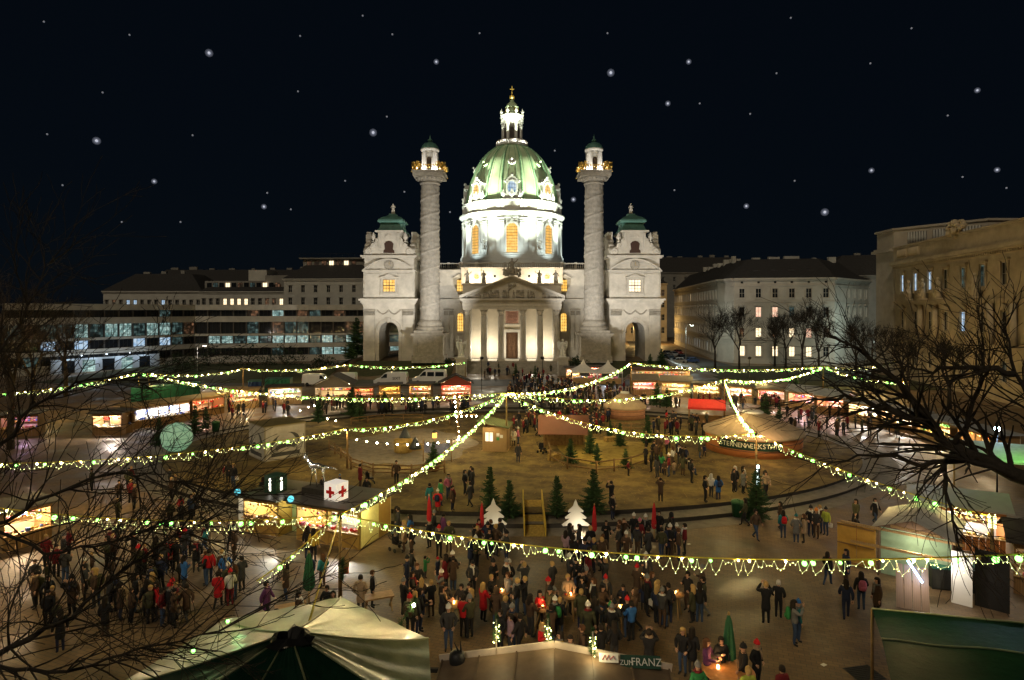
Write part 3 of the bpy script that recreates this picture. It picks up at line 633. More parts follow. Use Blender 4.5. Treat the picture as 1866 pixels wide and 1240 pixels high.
cb(mb, 'round_window_frame', STONE_D, AT)
mb = MB()
for x in (-3.8, 3.8): mb.box(x - .24, x + .24, 136.5, 136.58, 21.2, 21.75)
cb(mb, 'vent_opening', IRON, AT)
mb = MB()
for (x0, x1, y) in ((-17.5, -11.4, 139.5), (-11.2, 11.2, 138.3), (11.4, 17.5, 139.5)):
    mb.box(x0, x1, y - .25, y + .25, 23.0, 23.4); mb.box(x0, x1, y - .25, y + .25, 24.35, 24.6)
    n = int((x1 - x0) / .42)
    for i in range(n): x = x0 + (i + .5) * (x1 - x0) / n; mb.lathe([(.09, 23.4), (.15, 23.7), (.07, 24.0), (.1, 24.35)], 6, (x, y, 0))
    for i in range(int((x1 - x0) / 3) + 1): x = x0 + i * (x1 - x0) / int((x1 - x0) / 3); mb.box(x - .3, x + .3, y - .3, y + .3, 23.0, 24.75)
cb(mb, 'roof_balustrade', STONE)
mb = MB(); mb.box(-21.5, 21.5, 137.2, 150, 3.0, 22.8); mb.box(-17, 17, 150.01, 200, 3.0, 23); cb(mb, 'nave_body', STONE)

# --- drum, dome and lantern (centre 163 m out)
DC = (0, 163, 0)
mb = MB(); mb.lathe([(14.2, 22.5), (14.2, 26.3), (13.6, 26.6), (13.6, 28.8), (13.1, 29.0), (12.6, 29.4), (12.6, 38.2), (12.9, 38.3), (12.9, 38.9), (13.6, 39.3), (13.9, 39.6), (13.9, 39.9), (13.0, 40.1), (12.9, 40.4), (12.9, 42.3), (13.2, 42.4), (13.2, 42.8), (12.3, 43.0)], 64, DC, 0, False)
DR = cb(mb, 'drum', WHITE, drum=True)
for k in range(8):
    a = k * PI / 4; MM = Matrix.Translation((0, 163, 0)) @ Matrix.Rotation(a, 4, 'Z')
    mb = MB(); mb.prism([(-1.35, 29.9), (1.35, 29.9), (1.35, 35.6)] + [(1.35 * math.cos(t * PI / 8), 35.6 + 1.35 * math.sin(t * PI / 8)) for t in range(1, 8)] + [(-1.35, 35.6)], -12.75, -12.3, 0, MM); cb(mb, 'drum_window', WIN_AMBER, DR)
    mb = MB()
    for i in range(-2, 3): mb.box(i * .5 - .04, i * .5 + .04, -12.85, -12.76, 29.9, 35.6 + (1.2 if abs(i) < 2 else .5), 0, MM)
    for j in range(9): z = 30.4 + j * .7; mb.box(-1.33, 1.33, -12.83, -12.765, z - .04, z + .04, 0, MM)
    cb(mb, 'window_bars', mat('window_lead', (.12, .07, .03), .6), DR)
    mb = MB(); mb.box(-1.85, -1.35, -13.1, -12.3, 29.5, 35.6, 0, MM); mb.box(1.35, 1.85, -13.1, -12.3, 29.5, 35.6, 0, MM); mb.box(-2.0, 2.0, -13.3, -12.3, 29.1, 29.6, 0, MM)
    for i in range(10):
        t0, t1 = PI * i / 10, PI * (i + 1) / 10
        mb.prism([(r * math.cos(t), 35.6 + r * math.sin(t)) for r, t in ((1.35, t0), (1.85, t0), (1.85, t1), (1.35, t1))], -13.1, -12.3, 0, MM)
    mb.prism([(-.3, 36.9), (.3, 36.9), (.45, 38.0), (-.45, 38.0)], -13.3, -12.4, 0, MM)
    cb(mb, 'window_frame', WHITE, DR)
    for j, da in enumerate((-.34, -.215, .215, .34)):
        MP = Matrix.Translation((0, 163, 0)) @ Matrix.Rotation(a + PI / 8 + da * .62, 4, 'Z'); mb = MB()
        mb.box(-.48, .48, -13.15, -12.4, 29.2, 37.0, 0, MP); mb.box(-.6, .6, -13.3, -12.4, 28.9, 29.7, 0, MP); mb.box(-.6, .6, -13.35, -12.4, 37.9, 38.3, 0, MP)
        for i in range(3):
            for q_ in range(2): mb.ball((-.34 + i * .34, -13.1, 37.2 + q_ * .38), .22, 0, 6, 4, M=MP)
        cb(mb, 'drum_pilaster', WHITE, DR)
        mb = MB(); mb.box(-.45, .45, -13.15, -12.7, 40.4, 42.3, 0, MP); cb(mb, 'attic_pilaster', WHITE, DR)
# copper dome
prof = [(11.95, 43.0), (11.9, 44.2), (11.6, 46), (11.0, 48), (10.1, 50), (9.2, 52), (7.9, 53.9), (6.5, 55.3), (5.1, 56.3), (4.1, 56.8)]
mb = MB(); mb.lathe(prof, 64, DC); DO = cb(mb, 'copper_dome', COPPER, drum=True)
for k in range(16):
    a = (k // 2) * PI / 4 + PI / 8 + (-.17 if k % 2 else .17); mb = MB()
    for r_off, wd in ((.0, .36),):
        pts = [((r + .02) * math.cos(a), 163 + (r + .02) * math.sin(a), z) for r, z in prof]; mb.tube(pts, [.34 - .018 * i for i in range(len(pts))], 6)
    cb(mb, 'dome_rib', COPPER_R, DO)
mb = MB()
for k in range(64):
    if k % 4 == 0: continue
    a = k * PI / 32; pts = [((r + .0) * math.cos(a), 163 + r * math.sin(a), z) for r, z in prof]; mb.tube(pts, .07, 4)
cb(mb, 'copper_seam', COPPER_R, DO)
for k in range(8):
    MM = Matrix.Translation((0, 163, 0)) @ Matrix.Rotation(k * PI / 4, 4, 'Z'); mb = MB()
    # dormer with a scrolled frame round an oval light
    P = [(x * .86, z) for x, z in [(-2.1, 43.0), (2.1, 43.0), (2.1, 43.6), (1.75, 44.4), (1.75, 46.5), (2.25, 46.7), (2.25, 47.0), (1.5, 47.2), (.9, 47.8), (0, 48.1), (-.9, 47.8), (-1.5, 47.2), (-2.25, 47.0), (-2.25, 46.7), (-1.75, 46.5), (-1.75, 44.4), (-2.1, 43.6)]]
    mb.prism(P, -12.5, -10.4, 0, MM)
    for i in range(24):
        t0, t1 = 2 * PI * i / 24, 2 * PI * (i + 1) / 24
        mb.prism([(r * math.cos(t), 45.4 + r * 1.25 * math.sin(t)) for r, t in ((1.12, t0), (1.42, t0), (1.42, t1), (1.12, t1))], -12.75, -12.45, 0, MM)
    for e in (-1, 1): mb.ball((e * 1.75, -12.4, 46.85), .34, 0, 8, 5, M=MM)
    mb.ball((0, -12.4, 48.2), .4, 0, 8, 5, M=MM)
    cb(mb, 'dormer', mat('dormer_stone', (.42, .43, .4), .85, .1, 1), DO)
    mb = MB(); mb.prism([(1.13 * math.cos(2 * PI * i / 24), 45.4 + 1.41 * math.sin(2 * PI * i / 24)) for i in range(24)], -12.53, -12.4, 0, MM); cb(mb, 'dormer_glass', WIN_BLUE if k % 2 == 0 else WIN_AMBER, DO)
    mb = MB()
    for i in (-.6, 0, .6): mb.box(i - .035, i + .035, -12.6, -12.54, 44.2, 46.6, 0, MM); mb.box(-1.0, 1.0, -12.6, -12.54, 45.4 + i * 1.2 - .035, 45.4 + i * 1.2 + .035, 0, MM)
    cb(mb, 'dormer_bars', IRON, DO)
    # urns and sculpture between the dormers, a small upper light
    mb = MB()
    for da in (-.62, -.36, .36, .62):
        x, y = 12.6 * math.sin(da * .62 + k * PI / 4 + PI / 8), 163 - 12.6 * math.cos(da * .62 + k * PI / 4 + PI / 8); urn(mb, x, y, 42.85, 1.15)
        for i in range(4): mb.ball((x + rnd.uniform(-.5, .5), y + rnd.uniform(-.3, .3), 43.2 + rnd.random() * 1.4), rnd.uniform(.2, .38), 0, 6, 4)
    cb(mb, 'parapet_sculpture', WHITE, DO)['kind'] = 'stuff'
    mb = MB(); MM2 = MM @ Matrix.Translation((0, -9.5, 51.6)) @ Matrix.Rotation(R(50), 4, 'X')
    mb.lathe([(.0001, .25), (.5, .25), (.55, .4), (.95, .35), (1.0, 0)], 14, (0, 0, 0), 0, True, M=MM2); mb.ball((0, .0, .9), .3, 0, 6, 4, M=MM2)
    cb(mb, 'roof_light', COPPER if k % 2 else WHITE, DO)
# lantern
mb = MB(); mb.lathe([(3.9, 56.8), (4.3, 57.1), (4.3, 57.5), (3.3, 57.7), (2.55, 58.0), (2.3, 58.2), (2.3, 64.0), (2.7, 64.2), (2.95, 64.6), (3.1, 64.9), (3.1, 65.2)], 32, DC, 0, False); LA = cb(mb, 'lantern', WHITE)
for k in range(8):
    MM = Matrix.Translation((0, 163, 0)) @ Matrix.Rotation(k * PI / 4, 4, 'Z'); MP = Matrix.Translation((0, 163, 0)) @ Matrix.Rotation(k * PI / 4 + PI / 8, 4, 'Z')
    mb = MB(); mb.prism([(-.55, 58.6), (.55, 58.6), (.55, 62.2), (.4, 62.65), (0, 62.85), (-.4, 62.65), (-.55, 62.2)], -2.4, -2.2, 0, MM); cb(mb, 'lantern_opening', mat('lantern_dark', (.06, .05, .045), .6), LA)
    mb = MB(); mb.box(-.35, .35, -2.85, -2.2, 57.9, 63.6, 0, MP); mb.box(-.45, .45, -3.0, -2.2, 63.6, 64.2, 0, MP); mb.prism([(-.3, 57.5), (.3, 57.5), (.3, 58.6), (-.3, 58.6)], -3.6, -2.7, 0, MP); cb(mb, 'lantern_pilaster', WHITE, LA)
    mb = MB(); urn(mb, 2.95 * math.sin(k * PI / 4 + PI / 8), 163 - 2.95 * math.cos(k * PI / 4 + PI / 8), 65.2, .85); cb(mb, 'urn', WHITE, LA)
mb = MB(); mb.lathe([(4.15, 58.3), (4.2, 58.4), (4.15, 58.45)], 32, DC)
for k in range(40): a = k * PI / 20; mb.tube([(4.17 * math.cos(a), 163 + 4.17 * math.sin(a), 57.5), (4.17 * math.cos(a), 163 + 4.17 * math.sin(a), 58.4)], .05, 4)
cb(mb, 'lantern_railing', STONE_D, LA)
mb = MB(); mb.lathe([(2.6, 65.2), (2.2, 65.6), (1.9, 66.4), (1.7, 67.3), (1.9, 67.5), (1.5, 67.9), (1.35, 68.4), (.8, 68.9), (.5, 69.2), (.55, 69.5), (.3, 69.8)], 24, DC); cb(mb, 'lantern_roof', COPPER, LA)
mb = MB(); 
for k in range(8): a = k * PI / 4 + PI / 8; mb.tube([(2.05 * math.cos(a), 163 + 2.05 * math.sin(a), 65.7), (1.85 * math.cos(a), 163 + 1.85 * math.sin(a), 66.4), (1.7 * math.cos(a), 163 + 1.7 * math.sin(a), 67.3)], .16, 5)
cb(mb, 'gilded_rib', GOLD, LA)
mb = MB(); mb.ball((0, 163, 70.4), .68, 0, 14, 9); mb.lathe([(.3, 69.6), (.2, 69.9)], 8, DC); cb(mb, 'gilded_orb', GOLD, LA)
mb = MB(); mb.bar((0, 163, 71), (0, 163, 73.3), .16, .16); mb.bar((-.55, 163, 72.5), (.55, 163, 72.5), .14, .16); mb.ball((0, 163, 71.5), .25, 0, 7, 4); cb(mb, 'gilded_cross', GOLD, LA)

# --- statues standing on the church and beside its steps
for x, ps, cr, lb in ((-9.6, 0, 0, 'stone saint on the attic ledge beside the amber wing window, arm raised'), (-6.1, 2, 1, 'stone saint holding a staff on the attic ledge above the pediment slope'),
                      (5.9, 1, 0, 'stone saint pointing sideways on the attic ledge above the pediment slope'), (9.4, 3, 0, 'stone saint with folded arms on the attic ledge corner')):
    statue(lb, (x, 132.3, 19.9), 2.6, ps, False, bool(cr), group='attic statues')
mb = statue_mesh(3.4, 0); mb2 = MB()
for dx, dz, k in ((-1.5, -.1, .5), (1.5, -.1, .5), (-.7, -.1, .6), (.8, -.1, .55)): 
    q = statue_mesh(2.6 * k * 1.2, 2); mb.add([(x + dx * 1.1, y - .2, z + dz) for x, y, z in q.v], q.f, 0, True)
for i in range(14): mb.ball((rnd.uniform(-1.6, 1.6), rnd.uniform(-.3, .3), rnd.uniform(-.3, .8)), rnd.uniform(.25, .5), 0, 7, 5)
tag(mb.build('statue_group', STONE_D, None, (0, 129.4, 21.5)), 'clouded group of stone figures crowning the pediment apex', 'statue')
for e, lb in ((-1, 'winged stone angel holding up a cross beside the church steps'), (1, 'winged stone angel with folded hands beside the church steps')):
    st = thing('angel_statue', lb, 'statue', (e * 10.1, 122.3, plaza_z(9, 121)), 0)
    p = MB(); p.box(-1.15, 1.15, -1.1, .8, 0, .6); p.box(-1.0, 1.0, -.95, .8, .6, 3.3); p.box(-1.2, 1.2, -1.15, .85, 3.3, 3.7); p.build('pedestal', STONE, st)
    statue_mesh(3.3, 0 if e < 0 else 2, True, e < 0).build('figure', WHITE, st, (0, -.1, 3.95))
for e in (-1, 1):
    for x in (20.5,):
        statue('small stone figure standing on the drum terrace before the lit dome', (e * 6.9, 150.6, 28.9), 2.6, 1 if e > 0 else 0, m=WHITE, group='terrace figures')

# --- floodlights that light the church
FIX = mat('floodlight_housing', (.03, .03, .03), .5); LENS = mat('floodlight_lens', (.8, .8, .8), .3, 0, emis=(1, 1, .9), est=6, sample=False)
def floodlight(loc, target, energy, col, spot, label, group, blend=.7, size=.3, post=0):
    o = thing('floodlight', label, 'floodlight', loc, 0, group); d = (Vector(target) - Vector(loc)); q = d.to_track_quat('Y', 'Z')
    mb = MB(); mb.box(-.25, .25, -.2, .1, -.18, .18, 0, q.to_matrix().to_4x4()); mb.box(-.05, .05, -.05, .05, -.5 - post, -.1); mb.build('housing', FIX, o)
    mb = MB(); mb.box(-.22, .22, .101, .11, -.15, .15, 0, q.to_matrix().to_4x4()); mb.build('lens', LENS, o)
    l = lamp('beam', 'SPOT', energy, col, tuple(d.normalized() * .6), o, .15, None, spot, blend); l.rotation_euler = d.to_track_quat('-Z', 'Y').to_euler()
for k in range(9):
    a = -PI / 2 + R(-80 + 20 * k); c, s_ = math.cos(a), math.sin(a)
    zb = 23.9
    if k % 2 == 0: floodlight((19.5 * c, 163 + 19.5 * s_, zb), (12 * c, 163 + 12 * s_, 36), 2500, (.86, 1, .95), R(80), 'small floodlight on the roof terrace aimed at the white drum', 'roof terrace floodlights')
    else: floodlight((20.5 * c, 163 + 20.5 * s_, zb), (8 * c, 163 + 8 * s_, 50), 13000, (.92, 1, .78), R(50), 'floodlight on the roof terrace tilted up at the green dome', 'roof terrace floodlights')
for x, y, tx, tz, e, sp in ((-19, 140.5, -4, 51, 100000, 28), (19, 140.5, 4, 51, 100000, 28), (-8, 139.2, -2, 52, 56000, 26), (8, 139.2, 2, 52, 56000, 26), (-20.2, 141.5, 0, 62.5, 150000, 13), (20.2, 141.5, 0, 62.5, 150000, 13)):
    floodlight((x, y, 23.4), (tx, 158, tz), e, (.95, 1, .74), R(sp), ('floodlight on the wing roof aimed at the lantern' if sp == 14 else 'floodlight on the wing roof aimed at the green dome') + (' beside the left spiral column' if x < -15 else ' beside the right spiral column' if x > 15 else ' behind the balustrade'), 'wing roof floodlights')
for k in range(8):
    a = k * PI / 4 + .2; lamp('lantern_gallery_light', 'POINT', 110, (1, .98, .88), (3.55 * math.cos(a), 163 + 3.55 * math.sin(a), 57.9), None, .1)
for x in (-7.6, -4.1, 4.1, 7.6): lamp('portico_uplight', 'POINT', 520, (1, .9, .7), (x, 131.0, 6.0), None, .2)
for x in (-8.4, -4.9, 4.9, 8.4): lamp('attic_uplight', 'POINT', 800, (1, .9, .7), (x, 133.6, 20.0), None, .12)
for x, tx, e in ((-5, -26, 40000), (5, 26, 38000), (-38, -24, 9000), (39, 24, 9000)):
    floodlight((x, 101, 6.1), (tx, 132, 27), e, (1, .96, .88), R(60), ('mast floodlight behind the ' + ('left' if x < 0 else 'right') + ' stalls aimed at the ' + ('bell tower front' if abs(x) < 30 else 'spiral column')), 'church front floodlights', post=5.6)
# ------------------------------------------------------------------ buildings round the square
PLASTER_W = mat('pale_plaster', (.46, .45, .41), .9, .12, .4, .1)
PLASTER_T = mat('town_house_plaster', (.42, .385, .33), .9, .14, .35, .12)
PLASTER_O = mat('ochre_sandstone', (.44, .36, .24), .9, .18, .5, .2)
PLASTER_G = mat('grey_plaster', (.22, .21, .19), .9, .15, .4)
ROOF_D = mat('dark_roof_tiles', (.035, .033, .032), .8, .3, 2, .3)
CONC = mat('concrete_band', (.46, .43, .37), .85, .15, .7, .15)
CONC_D = mat('dark_concrete', (.10, .09, .08), .85, .2, .7)
FRAMEW = mat('white_window_frame', (.45, .43, .38), .6, .05, 2)
FRAMED = mat('dark_window_frame', (.03, .03, .03), .5, .1, 2)
_wc = {}
def frame_mesh(wd, h, nx, nz, m, t=.07):
    k = ('f', wd, h, nx, nz, m.name)
    if k not in _wc:
        mb = MB(); bars(mb, -wd / 2 + t / 2, wd / 2 - t / 2, t / 2, h - t / 2, nx, nz, 0, t); me = mb.mesh('window'); me.materials.append(m); _wc[k] = me
    return _wc[k]
def pane_mesh(wd, h, m):
    k = ('p', wd, h, m.name)
    if k not in _wc:
        mb = MB(); mb.box(-wd / 2, wd / 2, .06, .09, 0, h); me = mb.mesh('pane'); me.materials.append(m); _wc[k] = me
    return _wc[k]
def window(parent, M, x, z, wd, h, glass, depth=.25, nx=2, nz=2, fm=None):
    ang = M.to_euler().z; p = M @ Vector((x, depth, z))
    f = put('window', frame_mesh(wd, h, nx, nz, fm or FRAMEW), parent, p - parent.location, ang)
    put('pane', pane_mesh(wd, h, glass), f)
    return f
def side(A, B): A, B = Vector((A[0], A[1], 0)), Vector((B[0], B[1], 0)); d = B - A; return Matrix.Translation(A) @ Matrix.Rotation(math.atan2(d.y, d.x), 4, 'Z'), d.length
def pb(mb, name, mats, parent): return mb.build(name, mats, parent, -parent.location)
def pick(r_, table): 
    t = r_.random()
    for p, v in table:
        if t < p: return v
        t -= p
    return table[-1][1]

# --- long modern block with window bands (left of the church)
T = thing('modern_office_block', 'long low modern office block with horizontal window bands and lit cyan rooms', 'building', (-75, 150, .6))
pts = [(-101, 122), (-95.5, 129), (-80.5, 156), (-41, 163), (-30, 165)]
levels = [(12.35, 13.95), (7.9, 10.9), (5.4, 7.35), (2.3, 4.25)]
r_ = random.Random(5)
for si in range(len(pts) - 1):
    M, L = side(pts[si], pts[si + 1]); n = max(1, round(L / 3.1)); bw = L / n
    mb = MB(); edges = [15.3] + [e for lo, hi in levels for e in (hi, lo)] + [.2]
    mb.box(-.05, L + .05, -.75, .3, 13.95, 15.3, 0, M)
    for a, b in zip(edges[2::2], edges[3::2]): mb.box(-.02, L + .02, -.35 if a < 12 else -.5, .3, b, a, 0, M)
    pb(mb, 'concrete_band', CONC, T)
    mb = MB()
    for i in range(n + 1): mb.box(i * bw - .14, i * bw + .14, -.2, .28, 2.3, 13.95, 0, M)
    pb(mb, 'pier_row', CONC_D, T)
    mb = MB(); mb.box(0, L, .32, .5, .2, 15.2, 0, M); mb.box(0, L, .5, 16, 15.0, 15.2, 0, M); pb(mb, 'back_panel', CONC_D, T)
    for lv, (lo, hi) in enumerate(levels):
        for i in range(n):
            xm = i * bw + bw / 2; wx = (M @ Vector((xm, 0, 0))).x
            if lv == 0: g = pick(r_, [(.55, GLASSD), (.25, WIN_DIMW), (.1, WIN_DIMC), (.1, WIN_CYAN)]) if wx > -70 else pick(r_, [(.85, GLASSD), (.15, WIN_DIMC)])
            elif lv == 1: g = (WIN_CYAN if r_.random() < .55 else WIN_DIMC) if -95 < wx < -84 else pick(r_, [(.72, GLASSD), (.2, WIN_DIMW), (.08, WIN_DIMC)])
            elif lv == 2: g = pick(r_, [(.8, WIN_CYAN), (.2, WIN_DIMC)]) if wx > -78 else pick(r_, [(.7, GLASSD), (.2, WIN_DIMC), (.1, WIN_BLUE)])
            else: g = WIN_CYAN if wx > -50 else pick(r_, [(.8, GLASSD), (.2, WIN_DIMC)])
            window(T, M, xm, lo, round(bw - .28, 3), hi - lo, g, .08, 3, 1, FRAMED)
M, L = side((-96.6, 127.6), (-85.5, 147.4)); mb = MB(); mb.wall(0, L, .3, 3.6, [(2 + i * 4, 4.6 + i * 4, .5, 3.2) for i in range(5)], .3, 0, -1.6, M); pb(mb, 'ground_floor_wall', mat('lit_white_wall', (.5, .55, .6), .8, .1, 1), T)
for i in range(4):
    p = M @ Vector((3 + i * 5.2, -3.4, 3.9)); lamp('entrance_light', 'POINT', 120, (.7, .85, 1), p - T.location, T, .15)
for i in range(5): mb = MB(); mb.box(2.01 + i * 4, 4.59 + i * 4, -1.42, -1.38, .5, 3.2, 0, M); pb(mb, 'shop_pane', WIN_CYAN if i % 2 else GLASSD, T)
# --- older houses behind it
def old_house(label, A, B, z1, rows, ncol, roof_h, depth, m, table, seed, wd=1.1, wh=2.0, roofm=ROOF_D, extra=None):
    r_ = random.Random(seed); M, L = side(A, B); T = thing('town_house', label, 'building', (*((Vector(A) + Vector(B)) / 2), .6))
    ho = []; wl = []
    for z in rows:
        for i in range(ncol): x = L * (i + .5) / ncol; ho.append((x - wd / 2, x + wd / 2, z, z + wh)); wl.append((x, z))
    mb = MB(); mb.wall(0, L, .2, z1, ho, .3, 0, 0, M); mb.box(-.01, .3, .004, depth, .2, z1, 0, M); mb.box(L - .3, L + .01, .004, depth, .2, z1, 0, M); mb.box(.3, L - .3, .34, .5, .2, z1, 0, M)
    mb.box(-.4, L + .4, -.5, .3, z1, z1 + .3, 0, M); mb.box(-.2, L + .2, -.25, .3, z1 - .4, z1, 0, M)
    pb(mb, 'facade', m, T)
    mb = MB()
    for x, z in wl: mb.box(x - wd / 2 - .2, x + wd / 2 + .2, -.16, .02, z + wh + .12, z + wh + .3, 0, M); mb.box(x - wd / 2 - .12, x + wd / 2 + .12, -.12, .02, z - .2, z - .04, 0, M)
    pb(mb, 'window_mouldings', m, T)['kind'] = 'stuff'
    for x, z in wl: window(T, M, x, z, wd, wh, pick(r_, table), .22)
    mb = MB(); i_ = min(roof_h * 1.1, depth / 2 - .2)
    vs = [(-.4, -.5, z1 + .3), (L + .4, -.5, z1 + .3), (L + .4, depth, z1 + .3), (-.4, depth, z1 + .3), (i_, i_, z1 + .3 + roof_h), (L - i_, i_, z1 + .3 + roof_h), (L - i_, depth - i_, z1 + .3 + roof_h), (i_, depth - i_, z1 + .3 + roof_h)]
    mb.add(vs, [(0, 1, 5, 4), (1, 2, 6, 5), (2, 3, 7, 6), (3, 0, 4, 7), (4, 5, 6, 7), (0, 3, 2, 1)], 0, False, M); rf = pb(mb, 'roof', roofm, T)
    for i in range(max(2, int(L / 9))):
        x = i_ + (L - 2 * i_) * (i + .5 + r_.uniform(-.2, .2)) / max(2, int(L / 9)); mb = MB(); ww = r_.uniform(.6, 1.6); mb.box(x - ww, x + ww, i_ + 1, i_ + 2, z1 + roof_h - .2, z1 + roof_h + r_.uniform(.8, 1.6), 0, M); mb.build('chimney', PLASTER_G, rf)
    if extra: extra(T, M, L)
    return T
D5 = [(.75, GLASSD), (.15, WIN_DIMW), (.1, WIN_WARM)]
old_house('pale old house with a wide dark hipped roof behind the modern block', (-133, 200), (-101, 200), 19.8, [11.6, 15.2], 14, 6, 22, PLASTER_W, [(.72, GLASSD), (.18, WIN_DIMW), (.1, WIN_BLUE)], 1)
def attic_rooms(T, M, L):
    for (a, b, z0, z1, y, g) in ((0, .72, 20.4, 23.4, 2.5, PLASTER_G), (.5, .72, 23.41, 27, 4, PLASTER_W), (.72, 1.0, 20.4, 25.2, 3, PLASTER_G)):
        mb = MB(); mb.box(a * L, b * L - .02, y, y + 8, z0, z1, 0, M); pb(mb, 'attic_storey', g, T)
    for i in range(12):
        x = 1.6 + i * (L - 3) / 12; window(T, M, x, 20.9, 1.5, 1.9, [GLASSD, WIN_DIMW, GLASSD, WIN_WARM, GLASSD, WIN_DIMC][(i * 5) % 6], 2.34, 2, 1, FRAMED)
old_house('pale house with stacked attic storeys and scattered warm windows beside the wide roofed house', (-100.4, 198), (-72.5, 196), 19.6, [11.4, 15.6], 12, 1.5, 16, PLASTER_W, [(.55, GLASSD), (.25, WIN_DIMW), (.2, WIN_WARM)], 4, 1.2, 2.0, ROOF_D, attic_rooms)
def roof_terrace(T, M, L):
    mb = MB(); mb.box(4, L - 4, 5, 12, 27.5, 30.0, 0, M); mb.box(3, L - 3, 4, 13, 30.0, 30.4, 0, M); pb(mb, 'roof_terrace', PLASTER_G, T)
    for i in range(7): window(T, M, 6 + i * 2.4, 27.9, 1.5, 1.6, WIN_WARM if i in (3, 5) else WIN_DIMW, 4.88, 2, 1, FRAMED)
    mb = MB()
    for i in range(12): x = 3.2 + i * (L - 6.4) / 11; mb.tube([M @ Vector((x, 4.2, 30.4)), M @ Vector((x, 4.2, 31.6))], .05, 4)
    mb.tube([M @ Vector((3.2, 4.2, 31.6)), M @ Vector((L - 3.2, 4.2, 31.6))], .05, 4); pb(mb, 'terrace_railing', IRON, T)
old_house('tall pale corner house with a roof terrace rising behind the modern block', (-70.5, 190), (-42.5, 188), 23.3, [11.8, 15.6, 19.4], 7, 5, 22, PLASTER_W, [(.95, GLASSD), (.05, WIN_DIMW)], 8, 1.1, 2.1, ROOF_D, roof_terrace)
old_house('dark old roofs and gables far behind the office block', (-150, 240), (-70, 240), 21, [16], 24, 9, 20, PLASTER_G, [(.9, GLASSD), (.1, WIN_DIMW)], 12)
# --- five storey corner house right of the church
T = thing('corner_house', 'five storey plastered corner house with slate roof and rows of lit windows', 'building', (65, 156, .6))
segs = [((64, 242), (54, 161)), ((54, 161), (55.6, 154)), ((55.6, 154), (78.5, 149.5)), ((78.5, 149.5), (84, 155)), ((84, 155), (108, 176))]
rows = [2.5, 7.2, 12.2, 17.0]; ROOFP = []
for si, (A, B) in enumerate(segs):
    M, L = side(A, B); n = [20, 0, 6, 0, 8][si]; ho = []; wl = []
    for ri, z in enumerate(rows):
        for i in range(n):
            x = L * (i + .5) / n; wh = 2.5 if ri in (0, 2) else 2.3; ho.append((x - .65, x + .65, z, z + wh)); wl.append((ri, i, x, z, wh))
    small = [(L * (i + .5) / n - .3, L * (i + .5) / n + .3, 20.6, 21.1) for i in range(n)]
    mb = MB(); mb.wall(0, L, .2, 21.5, ho + small, .3, 0, 0, M); mb.box(0, L, .34, .5, .2, 21.5, 0, M)
    for z, ov, h in ((5.9, .15, .3), (6.5, .3, .2), (11.2, .18, .25), (15.9, .18, .25), (19.9, .2, .25), (21.5, .7, .4), (21.2, .4, .3), (.2, .2, 1.2)): mb.box(-.02, L + .02, -ov, .02, z, z + h, 0, M)
    pb(mb, 'facade', PLASTER_T, T)
    mb = MB()
    for ri, i, x, z, wh in wl:
        mb.box(x - .85, x - .66, -.12, .02, z - .1, z + wh + .1, 0, M); mb.box(x + .66, x + .85, -.12, .02, z - .1, z + wh + .1, 0, M); mb.box(x - .95, x + .95, -.18, .02, z - .3, z - .1, 0, M)
        if ri == 2: mb.prism([(x - 1.1, z + wh + .3), (x + 1.1, z + wh + .3), (x + 1.1, z + wh + .5), (x + .5, z + wh + .85), (x - .5, z + wh + .85), (x - 1.1, z + wh + .5)], -.3, .02, 0, M)
        elif ri != 3: mb.box(x - 1.05, x + 1.05, -.25, .02, z + wh + .3, z + wh + .5, 0, M)
    if n: pb(mb, 'window_mouldings', PLASTER_T, T)['kind'] = 'stuff'
    for ri, i, x, z, wh in wl:
        if si == 2: g = [[WIN_WARM, WIN_WARM, WIN_WARM, WIN_WARM, WIN_WARM, GLASSD], [WIN_DIMW, WIN_WARM, WIN_DIMW, WIN_WARM, WIN_PINK, WIN_DIMW], [GLASSD, WIN_PINK, WIN_PINK, WIN_DIMC, GLASSD, GLASSD], [GLASSD] * 6][ri][i]
        elif si == 0: g = pick(r_, [(.6, GLASSD), (.3, WIN_DIMW), (.1, WIN_WARM)]) if ri else pick(r_, [(.7, GLASSD), (.3, WIN_BLUE)])
        else: g = GLASSD
        window(T, M, x, z, 1.3, wh, g, .22)
    for h in small: mb = MB(); mb.box(h[0], h[1], .28, .32, h[2], h[3], 0, M); pb(mb, 'attic_vent', IRON, T)
poly = [(64, 242), (54, 161), (55.6, 154), (78.5, 149.5), (84, 155), (108, 176), (108, 242)]; cx_, cy_ = 78, 200
mb = MB(); ex = [(x + (x - cx_) * .012, y + (y - cy_) * .012) for x, y in poly]; inn = [(cx_ + (x - cx_) * .72, cy_ + (y - cy_) * .84) for x, y in poly]; n = len(poly)
vs = [(x, y, 21.92) for x, y in ex] + [(x, y, 27.2) for x, y in inn]; mb.add(vs, [(i, (i + 1) % n, (i + 1) % n + n, i + n) for i in range(n)] + [tuple(range(n, 2 * n)), tuple(range(n - 1, -1, -1))]); rf = pb(mb, 'roof', ROOF_D, T)
for i in range(14): 
    t = i / 13; x, y = (inn[1][0] + (inn[0][0] - inn[1][0]) * t + 1, inn[1][1] + (inn[0][1] - inn[1][1]) * t) if i < 8 else (60 + (i - 8) * 5.2, 164 + (i % 3)); mb = MB(); ww = .5 + (i % 4) * .5; mb.box(x - ww, x + ww, y, y + .9, 26.6, 27.9 + .3 * (i % 3)); mb.build('chimney', PLASTER_W, rf, -T.location + T.location)
for i in range(4):
    M, L = side((55.6, 154), (78.5, 149.5)); mb = MB(); mb.box(5 + i * 4.2, 6.6 + i * 4.2, 2.5, 4.4, 23.2, 24.1, 0, M); mb.build('dormer', ROOF_D, rf)
